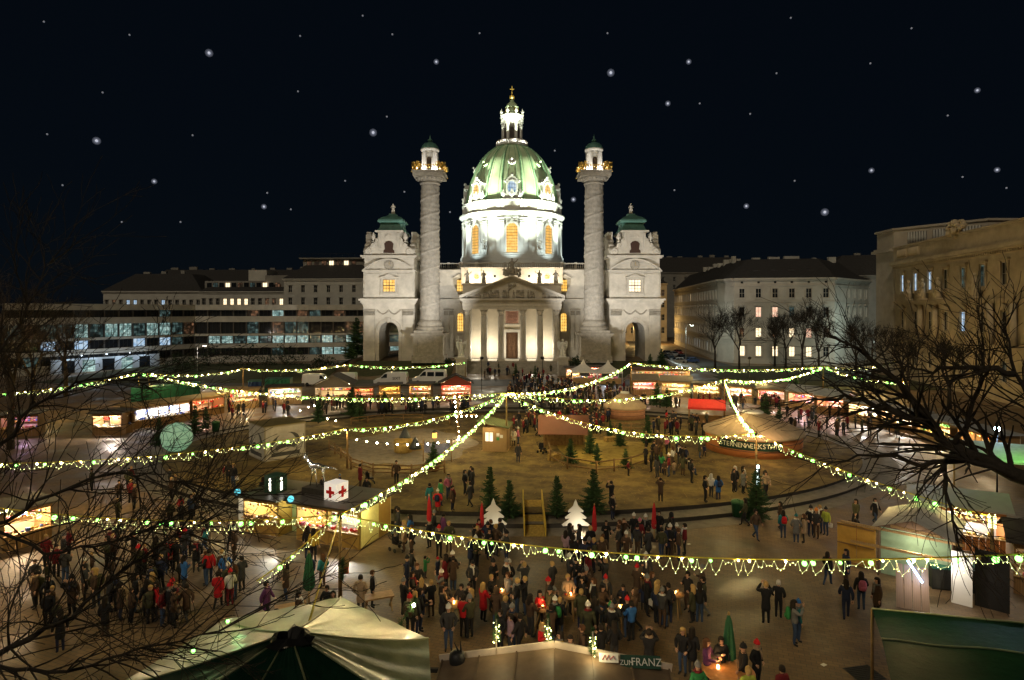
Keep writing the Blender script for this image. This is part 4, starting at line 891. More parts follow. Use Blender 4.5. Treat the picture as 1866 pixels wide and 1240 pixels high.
old_house('dim yellow lit house closing the end of the street beside the corner house', (40, 262), (66, 262), 25, [4, 9.5, 15, 20], 8, 4, 12, PLASTER_O, [(.9, GLASSD), (.1, WIN_DIMW)], 21, 1.4, 2.6)
old_house('dark house with a steep roof behind the corner house', (44, 300), (120, 300), 32, [24, 28], 14, 8, 16, PLASTER_G, [(1, GLASSD)], 22)
old_house('dark rear house between the corner house and the sandstone institute', (85, 168), (120, 160), 23, [4, 9, 14, 19], 9, 6, 20, PLASTER_G, [(.95, GLASSD), (.05, WIN_DIMC)], 23)
# --- sandstone institute on the right edge
T = thing('sandstone_institute', 'large ochre sandstone institute with heavy cornice, statues and a few blue lit windows', 'building', (80, 110, 0))
M, L = side((77.8, 124.5), (64, 50)); n = 13; ho = []; wl = []
for ri, (z, wh) in enumerate(((3.5, 3), (10.5, 3.2), (17.6, 3.3))):
    for i in range(n): x = 3.2 + i * (L - 4) / n; ho.append((x - .75, x + .75, z, z + wh)); wl.append((ri, i, x, z, wh))
mb = MB(); mb.wall(0, L, -.6, 23.2, ho, .4, 0, 0, M); mb.box(0, L, .45, .6, -.6, 23.2, 0, M); mb.box(-.3, .0, .01, 16, -.6, 23.2, 0, M)
for z, h, ov in ((8.3, .5, .3), (15.0, .35, .3), (15.35, .35, .55), (22.2, .4, .3), (22.6, .3, .8), (22.9, .6, 1.2), (23.5, .25, .9), (-.6, 1.8, .3)): mb.box(-.3, L, -ov, .02, z, z + h, 0, M)
mb.box(-.2, L, -.4, .6, 23.75, 26.3, 0, M); mb.box(-.3, L, -.6, .7, 26.3, 26.6, 0, M)
pb(mb, 'facade', PLASTER_O, T)
mb = MB()
for ri, i, x, z, wh in wl:
    mb.box(x - 1.1, x - .76, -.2, .02, z - .2, z + wh + .2, 0, M); mb.box(x + .76, x + 1.1, -.2, .02, z - .2, z + wh + .2, 0, M); mb.box(x - 1.3, x + 1.3, -.35, .02, z - .55, z - .22, 0, M); mb.box(x - 1.35, x + 1.35, -.45, .02, z + wh + .35, z + wh + .65, 0, M)
    if ri == 1: mb.prism([(x - 1.4, z + wh + .66), (x + 1.4, z + wh + .66), (x, z + wh + 1.3)], -.45, .02, 0, M)
for i in range(n):
    x = 3.2 + (i + .5) * (L - 4) / n
    if i in (1, 2, 5, 6): mb.lathe([(.5, 8.9), (.42, 14.9)], 10, tuple(M @ Vector((x, -.5, 0)))); 
for i in range(120): x = .3 + i * .6; mb.box(x - .14, x + .14, -.75, .0, 22.3, 22.58, 0, M)
pb(mb, 'window_mouldings', PLASTER_O, T)['kind'] = 'stuff'
for ri, i, x, z, wh in wl:
    g = WIN_BLUE if (ri, i) in ((2, 0), (2, 1), (2, 2), (1, 4)) else (WIN_DIMC if (ri, i) in ((2, 4), (2, 5), (0, 6)) else GLASSD)
    window(T, M, x, z, 1.5, wh, g, .06)
for k, x in enumerate((7.7, 13.3, 18.9, 30.2)):
    o = statue_mesh(3.6, k % 4).build('facade_statue', PLASTER_O, T, M @ Vector((x, -.9, 16.1)) - T.location, M.to_euler().z)
mb = MB()
for i in range(2):
    x = 2 + i * 5; mb.box(x, x + 4, -.55, -.38, 24.2, 25.9, 0, M)
    for j in range(9): mb.lathe([(.1, 24.3), (.18, 24.8), (.1, 25.8)], 6, tuple(M @ Vector((x + .3 + j * .42, -.65, 0))))
for i in range(26): p = M @ Vector((24 + rnd.uniform(-2, 2), -.4 + rnd.uniform(-.5, .3), 26.2 + rnd.random() * 2.2)); mb.ball(tuple(p), rnd.uniform(.3, .7), 0, 7, 5)
pb(mb, 'parapet_carving', PLASTER_O, T)['kind'] = 'stuff'
TP = [(78.3, 126.2), (86.8, 112.0), (106, 112), (106, 133), (78.8, 133)]
def grown(k): cx, cy = 92, 124; return [(cx + (x - cx) * k, cy + (y - cy) * k) for x, y in TP]
mb = MB(); mb.prismz(TP, -.6, 26.0); mb.prismz(grown(1.06), 26.0, 26.5); mb.prismz(grown(1.03), 26.5, 26.9); mb.prismz(grown(.99), 26.9, 30.3); mb.prismz(grown(1.02), 30.3, 30.7)
pb(mb, 'tower_block', mat('pale_sandstone', (.42, .37, .3), .9, .12, .5), T)
M2, L2 = side(grown(.99)[0], grown(.99)[1])
for g in range(3):
    x = 2.6 + g * 4.6; mb = MB(); mb.box(x, x + 3.6, -.06, .02, 27.5, 29.6, 0, M2)
    for j in range(7): mb.lathe([(.13, 27.5), (.24, 28.3), (.13, 29.6)], 6, tuple(M2 @ Vector((x + .3 + j * .5, -.16, 0))), 1)
    pb(mb, 'attic_balustrade', [PLASTER_G, PLASTER_W], T)
# city glow lamp posts seen lit in the street
def street_lamp(x, y, h, col, en, label, arm=1.2):
    T = thing('street_lamp', label, 'street lamp', (x, y, gz(x, y)), 0, 'street lamps'); mb = MB(); mb.tube([(0, 0, 0), (0, 0, h)], [.1, .06], 8); mb.tube([(0, 0, h), (arm * .5, 0, h + .15), (arm, 0, h + .1)], .04, 6); mb.build('post', mat('galvanised_post', (.3, .3, .3), .5), T)
    mb = MB(); mb.box(arm - .1, arm + .7, -.16, .16, h + .02, h + .14); mb.build('head', FRAMED, T); mb = MB(); mb.box(arm - .05, arm + .65, -.13, .13, h - .02, h + .02); mb.build('lens', mat('lamp_lens_' + label[:9], (.9, .9, .9), .3, 0, emis=col, est=25, sample=False), T)
    lamp('light', 'POINT', en, col, (arm + .3, 0, h - .2), T, .15)
street_lamp(83, 141, 8.2, (.75, 1, .95), 2600, 'cool white street lamp among the bare trees before the corner house')
street_lamp(43, 152, 9.5, (.85, 1, .9), 1500, 'white street lamp at the corner of the side street by the parked cars')
street_lamp(-64.5, 126, 6, (1, .9, .8), 500, 'slim street lamp on the lawn before the office block')
for xx in (55, 47): street_lamp(xx, 238, 7, (1, .62, .2), 3000, 'orange street lamp at the far end of the side street')
# ------------------------------------------------------------------ trees
BARK = mat('dark_bark', (.03, .024, .018), .95, .35, 6, .5)
BARK_L = mat('brown_twigs', (.07, .05, .032), .95, .3, 6, .3)
def grow(tr, tw, r_, p, d, L, rad, lvl, maxl, spread=.75, up=.12, kids=4, rmin=.008):
    pts = [p]; n = 4; dd = d.copy()
    for i in range(n):
        dd = (dd + Vector((r_.gauss(0, .14), r_.gauss(0, .14), r_.gauss(0, .1) + up * .3))).normalized(); pts.append(pts[-1] + dd * (L / n))
    rr = [max(rmin, rad * (1 - .55 * i / n)) for i in range(n + 1)]
    (tr if lvl < 2 else tw).tube(pts, rr, 7 if lvl < 2 else (5 if lvl == 2 else 3), 0, True, lvl == 0)
    if lvl >= maxl: return
    for k in range(kids + (1 if lvl == 1 else 0)):
        t = r_.uniform(.35, 1.0) if k else 1.0; i = min(n - 1, int(t * n)); q = pts[i].lerp(pts[i + 1], t * n - i) if i < n else pts[-1]
        axis = Vector((r_.gauss(0, 1), r_.gauss(0, 1), r_.gauss(0, .7))); axis = (axis - axis.dot(dd) * dd).normalized()
        ang = r_.uniform(.35, 1.0) * spread if k else .25 * spread
        nd = (dd * math.cos(ang) + axis * math.sin(ang)); nd.z += up; nd.normalize()
        grow(tr, tw, r_, q, nd, L * r_.uniform(.55, .8), rr[i] * r_.uniform(.5, .72) if k else rr[-1] * .95, lvl + 1, maxl, spread, up, kids, rmin)
def bare_tree(label, x, y, h, rad, seed, maxl=5, lean=(0, 0), z=None, spread=.8, group='bare trees', m=None, trunk=.3, kids=4, up=.12, rmin=.008, cat='tree'):
    r_ = random.Random(seed); T = thing('bare_tree', label, cat, (x, y, gz(x, y) if z is None else z), 0, group); tr, tw = MB(), MB()
    d = Vector((lean[0], lean[1], 1)).normalized(); tr.tube([Vector((0, 0, -.2)), d * h * trunk * .5, d * h * trunk], [rad * 1.25, rad, rad * .9], 9)
    for k in range(3):
        a = k * 2.1 + r_.random(); nd = (d + Vector((math.cos(a), math.sin(a), .1)) * (.15 if k == 0 else .55 * spread)).normalized()
        grow(tr, tw, r_, d * h * trunk, nd, h * (1 - trunk) * .42, rad * .7, 1, maxl, spread, up, kids, rmin)
    tr.build('trunk', m or BARK, T); tw.build('crown', m or BARK, T); return T
# small trees before the corner house
for i, (px, Y, h) in enumerate(((1303, 138, 14), (1347, 136, 14.5), (1432, 137, 13.5), (1462, 134, 15), (1492, 131, 14), (1412, 145, 12))):
    X = (px - CX) * Y / FPX
    bare_tree(['round headed bare tree on the lawn near the side street', 'slender bare tree before the lit corner house windows', 'bare tree with forked trunk before the corner house', 'broad bare tree among three at the corner house', 'bare tree at the far corner of the lit house', 'low bare tree close to the corner house wall'][i], X, Y, h, .22, 40 + i, 5, z=gz(X, Y) , rmin=.02)
for i, (px, Y, h, s) in enumerate(((1590, 112, 11.5, 61), (1655, 96, 10.5, 62), (1730, 84, 10, 63), (1560, 128, 12, 65))):
    X = (px - CX) * Y / FPX
    bare_tree(['dark bare tree beside the cool white street lamp', 'tall dark bare tree before the sandstone institute', 'dense bare tree nearest the sandstone institute wall', 'bare tree between the street lamp and the corner house'][i], X, Y, h, .26, s, 5, rmin=.02)
for i, (px, Y, h, s) in enumerate(((20, 62, 17, 71), (-60, 52, 19, 72), (120, 96, 13, 73), (60, 84, 13, 74))):
    X = (px - CX) * Y / FPX
    bare_tree(['tall brown twigged tree rising above the left stalls', 'tall dense brown tree overhanging the left stalls', 'thin bare tree before the lit entrance of the office block', 'bare tree at the corner of the office block'][i], X, Y, h, .3, s, 5, m=BARK_L, rmin=.014)
# great boughs reaching into view: tree rooted close to the right of the viewer, and two on the left
def big_tree(label, base, trunk_pts, boughs, seed, m, maxl=4, kids=4, rmin=.008):
    r_ = random.Random(seed); T = thing('bare_tree', label, 'tree', base, 0, 'bare trees'); tr, tw = MB(), MB(); B = Vector(base)
    tr.tube([Vector(p) - B for p, r in trunk_pts], [r for p, r in trunk_pts], 12)
    for pts, r0, r1 in boughs:
        P = [Vector(p) - B for p in pts]; n = len(P); fine = []
        for i in range(n - 1):
            for k in range(4): t = k / 4; q = P[i].lerp(P[i + 1], t) + Vector((r_.gauss(0, .05), r_.gauss(0, .05), r_.gauss(0, .06))) * (1 if k else .2); fine.append(q)
        fine.append(P[-1]); m_ = len(fine); rr = [r0 + (r1 - r0) * i / (m_ - 1) for i in range(m_)]
        tr.tube(fine, rr, 8)
        for i in range(2, m_):
            dd = (fine[i] - fine[i - 1]).normalized()
            for k in range(2 if i < m_ - 1 else 3):
                ax = Vector((r_.gauss(0, 1), r_.gauss(0, .8), r_.gauss(0, 1))); ax = (ax - ax.dot(dd) * dd).normalized(); ang = r_.uniform(.4, 1.05)
                nd = (dd * math.cos(ang) + ax * math.sin(ang)).normalized(); grow(tr, tw, r_, fine[i], nd, r_.uniform(1.0, 2.1), max(.02, rr[i] * .45), 2, maxl + 1, .85, .03, kids, rmin)
    tr.build('trunk', m, T); tw.build('crown', m, T); return T
def P3(px, py, Y): return tuple(pt(px, py, Y))
big_tree('huge dark tree whose heavy boughs reach over the right hand stalls', P3(2080, 1500, 17)[:2] + (-.6,), [(P3(2080, 1500, 17)[:2] + (-.6,), .34), (P3(2010, 1120, 17), .28), (P3(1930, 900, 17), .25)],
         [([P3(1930, 900, 17), P3(1820, 850, 17.5), P3(1740, 815, 18), P3(1690, 770, 18.5), P3(1620, 745, 19), P3(1540, 720, 20), P3(1470, 730, 21)], .23, .03),
          ([P3(1740, 815, 18), P3(1770, 740, 17.5), P3(1800, 680, 17), P3(1790, 630, 17.5)], .08, .02),
          ([P3(1930, 900, 17), P3(1890, 780, 16.5), P3(1850, 680, 16.5), P3(1830, 600, 17)], .1, .02),
          ([P3(1690, 770, 18.5), P3(1640, 700, 19), P3(1580, 650, 19.5), P3(1510, 610, 20)], .12, .025),
          ([P3(1740, 815, 18), P3(1720, 860, 17.5), P3(1735, 930, 17), P3(1745, 990, 17)], .08, .02),
          ([P3(1780, 830, 17.6), P3(1680, 850, 18.5), P3(1590, 830, 20), P3(1500, 850, 21)], .09, .02),
          ([P3(1850, 680, 16.5), P3(1770, 670, 17), P3(1700, 680, 18), P3(1640, 660, 19)], .09, .02)], 91, BARK, 2, 4)
big_tree('dark spreading tree with thin twigs over the left hand crowd', P3(-260, 1560, 15)[:2] + (-.6,), [(P3(-260, 1560, 15)[:2] + (-.6,), .26), (P3(-210, 1250, 15), .2), (P3(-150, 1000, 15), .15)],
         [([P3(-150, 1000, 15), P3(-20, 960, 14.5), P3(100, 900, 14.5), P3(220, 860, 15), P3(330, 880, 16)], .06, .012),
          ([P3(-210, 1250, 15), P3(0, 1190, 13.5), P3(100, 1140, 13.5), P3(200, 1060, 14), P3(280, 1000, 15), P3(360, 960, 16)], .075, .012),
          ([P3(-210, 1250, 15), P3(0, 1215, 13), P3(120, 1225, 13), P3(260, 1180, 13.5), P3(400, 1150, 14)], .055, .012),
          ([P3(-150, 1000, 15), P3(-30, 850, 15), P3(60, 740, 15.5), P3(170, 690, 16), P3(260, 700, 17)], .06, .012),
          ([P3(-150, 1000, 15), P3(-60, 760, 16), P3(0, 640, 17), P3(60, 540, 18), P3(90, 480, 19)], .06, .012),
          ([P3(-20, 960, 14.5), P3(80, 1010, 14), P3(200, 990, 14.5), P3(320, 940, 15.5), P3(430, 900, 17)], .04, .01)], 92, BARK, 3, 3)
# --- firs
NEEDLE = mat('fir_needles', (.025, .06, .02), .8, .4, 3, 0, col2=(.05, .10, .035))
_fir = {}
def fir_meshes(seed, h):
    if seed not in _fir:
        r_ = random.Random(seed); wf = r_.uniform(.27, .4); tr, cr = MB(), MB(); tr.tube([(0, 0, 0), (0, 0, h * .5), (0, 0, h * .98)], [h * .022, h * .014, .006], 6); z = h * .1
        while z < h * .97:
            t = z / h; rr = h * wf * (1 - t) ** r_.uniform(.75, 1.05) * r_.uniform(.8, 1.15) + .03; n = max(4, int(5 + rr * 6))
            for k in range(n):
                a = r_.random() * 2 * PI; L = rr * r_.uniform(.5, 1.25); c, s = math.cos(a), math.sin(a); dr = -.18 + .5 * t; m_ = max(3, int(L / .07)); zz = z + r_.uniform(-.05, .05) * h * .3
                P = lambda u, v=0, w_=0: (c * u - s * v, s * u + c * v, zz + dr * u + .12 * u * u / max(.2, L) + w_)
                for i in range(m_):
                    u = L * (i + .4) / m_; wd = (.10 + .16 * L) * (1 - .75 * i / m_) * r_.uniform(.7, 1.2)
                    for e in (-1, 1):
                        j = r_.uniform(-.03, .03); cr.add([P(u, 0), P(u + wd * .75, e * wd, j), P(u + wd * .5, e * wd * .45, .05 + j)], [(0, 1, 2)])
                cr.add([P(0, -.02), P(L * 1.06, 0, .02), P(0, .02)], [(0, 1, 2)])
            z += max(.05, h * .035 * r_.uniform(.7, 1.2))
        a, b = tr.mesh('trunk'), cr.mesh('crown'); a.materials.append(BARK); b.materials.append(NEEDLE); _fir[seed] = (a, b)
    return _fir[seed]
def fir(label, loc, h, seed, group='cut fir trees', rz=0.):
    a, b = fir_meshes(seed, 2.6); T = thing('fir_tree', label, 'fir tree', loc, rz, group); k = h / 2.6 * (1.06 if 'cut' in group else 1)
    o1 = put('trunk', a, T); o2 = put('crown', b, T); o1.scale = o2.scale = (k, k, k); return T
FIRS = [(893, 940, 3.0, 'fir tree behind the left white cut-out tree'), (928, 945, 2.5, 'fir tree just left of the straw ramp'), (1015, 945, 2.8, 'fir tree just right of the straw ramp'), (1082, 938, 3.0, 'fir tree behind the right white cut-out tree'),
        (790, 800 + 55, 2.2, 'small fir tree in a tub inside the round animal pen'), (1040, 845, 2.2, 'fir tree under the brown shed roof of the straw pen'), (1075, 830, 2.5, 'fir tree beside the shed inside the straw pen'), (1130, 815, 2.4, 'fir tree alone on the straw in the middle of the pen'), (1112, 798, 1.8, 'fir tree at the back rail of the straw pen'), (1088, 848, 1.9, 'fir tree at the front rail of the straw pen'), (1140, 855, 1.7, 'low fir tree at the front rail close to the crowd'),
        (1180, 812, 3.0, 'fir tree leaning on the right rail of the straw pen'), (1197, 742, 3.2, 'bushy fir before the lit stalls by the small yurt'), (1215, 744, 2.6, 'smaller bushy fir before the lit stalls by the small yurt'), (1378, 948, 3.2, 'fir tree around the foot of the light pole'), (1395, 770, 3.4, 'dark fir tree behind the big yurt beside the stalls'),
        (290, 815, 3.0, 'fir tree beside the green glowing tent'), (355, 795, 3.2, 'fir tree between the green glowing tent and the stalls'), (375, 785, 2.6, 'fir tree near the green rubbish bin'), (640, 760, 3.4, 'tall fir at the back of the round animal pen'), (655, 768, 3.0, 'fir at the back of the round animal pen below the bulbs'), (580, 772, 2.6, 'fir outside the pen near the advertising cube'), (700, 748, 2.4, 'fir on the pond steps behind the pen'), (755, 747, 2.2, 'lone fir on the far pond steps'), (1420, 776, 2.4, 'small fir behind the big yurt'),
        (940, 688, 2.6, 'fir at the foot of the church steps in the dim'), (975, 690, 2.4, 'second fir at the foot of the church steps'), (1450, 720, 3.0, 'fir on the dark lawn edge by the right stalls')]
for i, (px, py, h, lb) in enumerate(FIRS): fir(lb, gp(px, py), h, 100 + i % 9, rz=i * 1.3)
# dark hedge conifers before the church and the office block
for i, (px, Y, h) in enumerate(((650, 138, 9), (640, 132, 4), (1205, 128, 3.5), (1185, 126, 3))):
    X = (px - CX) * Y / FPX; fir(['dark conifer against the left bell tower corner', 'dark shrub conifer left of the bell tower', 'dark clipped conifer beside the right archway', 'second dark clipped conifer beside the right archway'][i], (X, Y, gz(X, Y)), h, 104, 'dark conifers by the church')
LEAF = mat('dark_shrub_leaf', (.02, .035, .014), .85, .4, 3)
def shrub(label, x, y, rx, ry, h, seed, group):
    r_ = random.Random(seed); T = thing('shrub', label, 'shrub', (x, y, gz(x, y)), 0, group); mb = MB()
    for _ in range(900):
        a = r_.random() * 2 * PI; q = r_.random() ** .5; zz = r_.random(); k = math.sqrt(max(0, 1 - zz * zz * .9)); p = Vector((rx * q * k * math.cos(a), ry * q * k * math.sin(a), h * zz * (.8 + .25 * math.sin(a * 3 + seed)))); s = r_.uniform(.12, .3)
        mb.add([p, p + Vector((r_.gauss(0, s), r_.gauss(0, s), r_.gauss(0, s))), p + Vector((r_.gauss(0, s), r_.gauss(0, s), r_.gauss(0, s)))], [(0, 1, 2)])
    mb.build('foliage', LEAF, T); mb = MB()
    for k in range(5): mb.tube([(0, 0, 0), (r_.gauss(0, rx * .3), r_.gauss(0, ry * .3), h * .7)], [.06, .02], 4)
    mb.build('stem', BARK, T)
for i, (px, Y, rx, h) in enumerate(((380, 146, 6, 5.5), (450, 148, 7, 5), (520, 148, 6, 5), (330, 132, 5, 4), (590, 140, 4, 3), (1075, 129, 3, 1.4), (800, 129, 4, 1.2), (1060, 128.5, 3, 1.6))):
    X = (px - CX) * Y / FPX; shrub(['dense dark shrub mass before the office block windows', 'widest dark shrub before the office block', 'dark shrub before the cyan lit lower windows', 'dark shrub at the left end of the lawn', 'low dark shrub near the left bell tower', 'low hedge at the foot of the right spiral column', 'low hedge at the foot of the left spiral column', 'rounded low shrub beside the right angel'][i], X, Y, rx, 2.2, h, 30 + i, 'dark shrubs')
# ------------------------------------------------------------------ light poles and garlands
POLEW = mat('pole_timber', (.24, .15, .06), .8, .25, 4, .3)
CABLE = mat('yellow_strap', (.6, .48, .06), .6, .2, 5)
WIRE = mat('glow_painted_wire', (.5, .5, .42), .5, 0, emis=(.9, 1, .4), est=.6, sample=False)  # plain wire, the light of its bulbs put in as emission
B_WHITE = mat('white_globe_bulb', (.9, .9, .8), .3, 0, emis=(1, .68, .27), est=1050)
B_GREEN = mat('green_halo_globe', (.2, .6, .2), .3, 0, emis=(.24, 1, .14), est=4.5)  # added green globes imitating the green halo round the lit bulbs
B_TINY = mat('tiny_warm_bulb', (.9, .8, .5), .3, 0, emis=(.92, 1, .32), est=7, sample=False)
def bulb_mesh(r, m):
    mb = MB(); mb.ball((0, 0, -r), r, 0, 8, 6); mb.lathe([(r * .35, 0), (r * .35, r * .6)], 6, (0, 0, 0), 1); me = mb.mesh('bulb'); me.materials.append(m); me.materials.append(IRON); return me
_bm = {}
def bulb(parent, p, r, m):
    k = (round(r, 3), m.name)
    if k not in _bm: _bm[k] = bulb_mesh(r, m)
    return put('bulb', _bm[k], parent, p)
def light_pole(label, px, py, ptop, r=.09):
    g = gp(px, py); ztop = EYE - (ptop - HZ) * g.y / FPX
    T = thing('light_pole', label, 'pole', g, 0, 'garland poles'); mb = MB(); H = ztop - g.z
    mb.tube([(0, 0, -.1), (0, 0, H * .5), (0, 0, H + .15)], [r * 1.15, r, r * .85], 8); mb.build('post', POLEW, T)
    mb = MB(); mb.lathe([(r * 1.5, H - .18), (r * 1.7, H - .1), (r * 1.5, H)], 8, (0, 0, 0)); mb.build('bracket', IRON, T)
    return Vector((g.x, g.y, ztop))
PO = {}
for k, lb, px, py, ptop in (('A', 'tall timber light pole beside the big green tent', 620, 1098, 938), ('B', 'timber light pole beside the green roofed hut, hub of many garlands', 923, 822, 716), ('C', 'timber light pole with white letter sign on the pond edge', 1378, 942, 790), ('D', 'timber light pole between the red canopy and the stalls', 1320, 762, 691),
                            ('E', 'light pole rising behind the right hand stalls', 1150, 730, 661), ('F', 'light pole standing in the fence of the round animal pen', 633, 854, 781), ('G', 'light pole at the end of the green container', 253, 735, 679), ('H', 'second light pole at the end of the green container', 272, 734, 682),
                            ('I', 'light pole on the lawn above the left stalls', 443, 706, 672), ('J', 'light pole beside the white delivery van', 635, 697, 664), ('K', 'light pole before the left angel statue', 848, 697, 660), ('L', 'light pole on the lawn near the corner house', 1500, 708, 668), ('M', 'light pole on the lawn before the institute', 1645, 712, 655), ('N', 'light pole above the pink lit stalls', 1655, 735, 697), ('O', 'light pole wound with lamps beside the corrugated roofed stall', 1808, 1068, 942)):
    PO[k] = light_pole(lb, px, py, ptop)
PO['X'] = Vector((17.9, 20.3, 6.0)); PO['Y'] = Vector((-27.5, 28.0, 5.6)); PO['Z'] = Vector((-36.5, 39, 4.2)); PO['W'] = Vector((-62, 62, 5.2))
for k, lb in (('X', 'light pole carrying the near garland beyond the dark green awning'), ('Y', 'light pole carrying the near garland under the left tree'), ('Z', 'light pole carrying a garland at the left end of the pond'), ('W', 'light pole behind the left hand trees')):
    p = PO[k]; T = thing('light_pole', lb, 'pole', (p.x, p.y, gz(p.x, p.y)), 0, 'garland poles'); mb = MB(); H = p.z - gz(p.x, p.y); mb.tube([(0, 0, -.1), (0, 0, H + .1)], [.1, .08], 8); mb.build('post', POLEW, T)
def garland(label, a, b, sag, step=1.15, drop=.62, seed=1, br=.075, green=.55, tiny=.022):
    ice = .4 if tiny < .021 else .5 if tiny < .03 else .7 if tiny < .036 else .9; tiny *= .75
    A, B = Vector(a), Vector(b); r_ = random.Random(seed); L = (B - A).length; T = thing('light_garland', label, 'string lights', A, 0, 'light garlands over the market')
    f = lambda t: (B - A) * t - Vector((0, 0, 4 * sag * t * (1 - t)))
    n = max(8, int(L / 1.5)); mb = MB(); mb.tube([f(i / n) for i in range(n + 1)], .03, 5); mb.build('cable', CABLE, T)
    mb = MB(); tb = MB(); m = int(L / ice); pts = [f(0)]
    for i in range(1, m):
        t = (i + r_.uniform(-.3, .3)) / m; p = f(t); pts.append(p - Vector((0, 0, .06)))
        q = f(min(1, t + .5 / m)); pts.append(q + Vector((r_.uniform(-.05, .05), r_.uniform(-.08, .08), -drop * r_.uniform(.2, 1.05))))
    fine = []
    for i in range(len(pts) - 1):
        for k in range(2): t = k / 2; p = pts[i].lerp(pts[i + 1], t); p.z -= .1 * math.sin(PI * t); fine.append(p)
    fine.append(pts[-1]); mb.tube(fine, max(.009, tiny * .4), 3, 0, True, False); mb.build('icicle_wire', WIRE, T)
    for p in fine[1:-1]: tb.octa(p + Vector((0, 0, -.02)), tiny * r_.uniform(.8, 1.3))
    o = tb.build('tiny_bulbs', B_TINY, T); o['kind'] = 'stuff'
    k = int(L / (step * .72))
    for i in range(k):
        p = f((i + .5 + r_.uniform(-.4, .4)) / k); g = r_.random() < green; bulb(T, p - Vector((0, 0, .05)), br * (1.6 * r_.uniform(.6, 1.2) if g else .42 * r_.uniform(.7, 1.45)), B_GREEN if g else B_WHITE)
    return T
G = garland
G('garland running from the pole by the big green tent across the front crowd', PO['A'], PO['X'], 1.0, 1.0, .62, 1, .06, .6, .02)
G('garland running from the pole by the big green tent under the left tree', PO['A'], PO['Y'], .7, 1.0, .6, 2, .065, .55, .02)
G('garland climbing from the first aid stall to the pole by the green roofed hut', PO['A'], PO['B'], 1.0, 1.1, .55, 3, .075, .55, .026)
G('garland sagging over the straw pen toward the big yurt', PO['B'], PO['C'], 1.6, 1.3, .55, 4, .085, .45, .028)
G('garland spanning from the hub pole past the small yurt to the red canopy', PO['B'], PO['D'], 1.5, 1.5, .5, 5, .09, .5, .032)
G('garland rising from the hub pole to the food tents', PO['B'], PO['E'], 1.3, 1.5, .5, 6, .095, .55, .034)
G('garland along the lawn from the food tents toward the corner house', PO['E'], PO['L'], .8, 2.0, .5, 7, .11, .5, .04)
G('garland from the red canopy pole up to the lawn pole', PO['D'], PO['L'], 1.1, 1.7, .5, 8, .11, .55, .038)
G('garland from the lawn pole to the institute trees', PO['L'], PO['M'], .8, 2.2, .5, 9, .12, .2, .04)
G('garland dropping from the lawn pole to the pink lit stalls', PO['L'], PO['N'], .7, 2.0, .5, 10, .11, .45, .04)
G('garland joining the red canopy pole and the letter sign pole', PO['D'], PO['C'], 1.0, 1.0, .5, 11, .075, .6, .028)
G('garland falling from the letter sign pole to the corrugated roofed stall', PO['C'], PO['O'], .4, 1.05, .55, 12, .07, .5, .022)
G('garland over the far stalls between container pole and hub pole', PO['B'], PO['H'], 1.7, 1.6, .5, 13, .095, .4, .034)
G('garland from the container pole to the lawn pole above the left stalls', PO['G'], PO['I'], .7, 2.0, .5, 14, .11, .5, .04)
G('garland from the lawn pole to the white van', PO['I'], PO['J'], .6, 2.0, .5, 15, .11, .5, .04)
G('garland from the white van to the left angel statue', PO['J'], PO['K'], .7, 2.0, .5, 16, .11, .5, .04)
G('garland from the container pole down into the left trees', PO['G'], PO['W'], .9, 1.6, .5, 17, .1, .45, .034)
G('garland between the animal pen pole and the hub pole', PO['F'], PO['B'], .9, 1.2, .5, 18, .08, .5, .028)
G('garland from the animal pen pole past the advertising cube to the left', PO['F'], PO['Z'], .8, 1.2, .55, 19, .08, .5, .028)
G('short garland ending in a bright lamp above the tent forecourt', PO['A'] - Vector((.3, .1, .1)), gp(468, 1120) + Vector((0, 0, 1.6)), .15, 1.6, .3, 20, .075, .5, .02)
# plain bulb strings round the animal pen
def bulb_string(label, pts, r=.07, m=None):
    P = [Vector(p) for p in pts]; T = thing('bulb_string', label, 'string lights', P[0], 0, 'bulb strings of the animal pen'); mb = MB(); mb.tube([p - P[0] for p in P], .015, 4); mb.build('cable', IRON, T)
    for p in P: bulb(T, p - P[0] - Vector((0, 0, .03)), r, m or B_WARM)
B_WARM = mat('warm_globe_bulb', (.9, .85, .7), .3, 0, emis=(1, .78, .45), est=110)
bulb_string('plain bulb string across the front of the round animal pen', [P3(650 + i * 18.5, 800 + 9 * math.sin(PI * i / 10) - i * .0, 55) for i in range(11)])
bulb_string('zigzag bulb string behind the advertising cube', [P3(547, 747, 78), P3(562, 741, 80), P3(573, 738, 81), P3(580, 753, 77), P3(597, 762, 75), P3(612, 766, 74)])
bulb_string('bulb chain hanging down beside the green roofed hut', [P3(828 + i * 1.0, 722 + i * 9, 66) for i in range(10)], .09)
# light mast of the green roofed hut
T = thing('light_mast', 'timber mast with a crossarm of bulbs above the pen gate', 'pole', gp(834, 815)); mb = MB(); mb.tube([(0, 0, 0), (0, 0, 5.4)], [.09, .07], 8); mb.bar((0, 0, 3.2), (1.9, .2, 3.3), .08, .08); mb.build('post', POLEW, T)
for i in range(4): bulb(T, (.4 + i * .5, .1, 3.2), .07, B_WARM)
# letter sign on the pole, wound lamps on the right pole
T = thing('letter_sign', 'narrow upright sign with white lit letters on the light pole', 'sign', PO['C'] + Vector((0, -.3, -3.6))); mb = MB(); mb.box(-.16, .16, 0, .04, 0, 1.5); mb.build('board', IRON, T)
LET = mat('lit_letter', (.9, .9, .9), .3, 0, emis=(.75, 1, .95), est=4)
mb = MB()
for (a, b, c, d) in ((-.08, .08, 1.2, 1.45), (-.08, -.02, .95, 1.1), (-.09, .09, .72, .8), (-.09, .02, .5, .64), (.03, .1, .5, .58), (-.1, .1, .3, .36), (-.09, -.03, .1, .24), (.0, .09, .1, .17)): mb.box(a, b, -.015, -.002, c, d)
mb.build('lit_letters', LET, T)
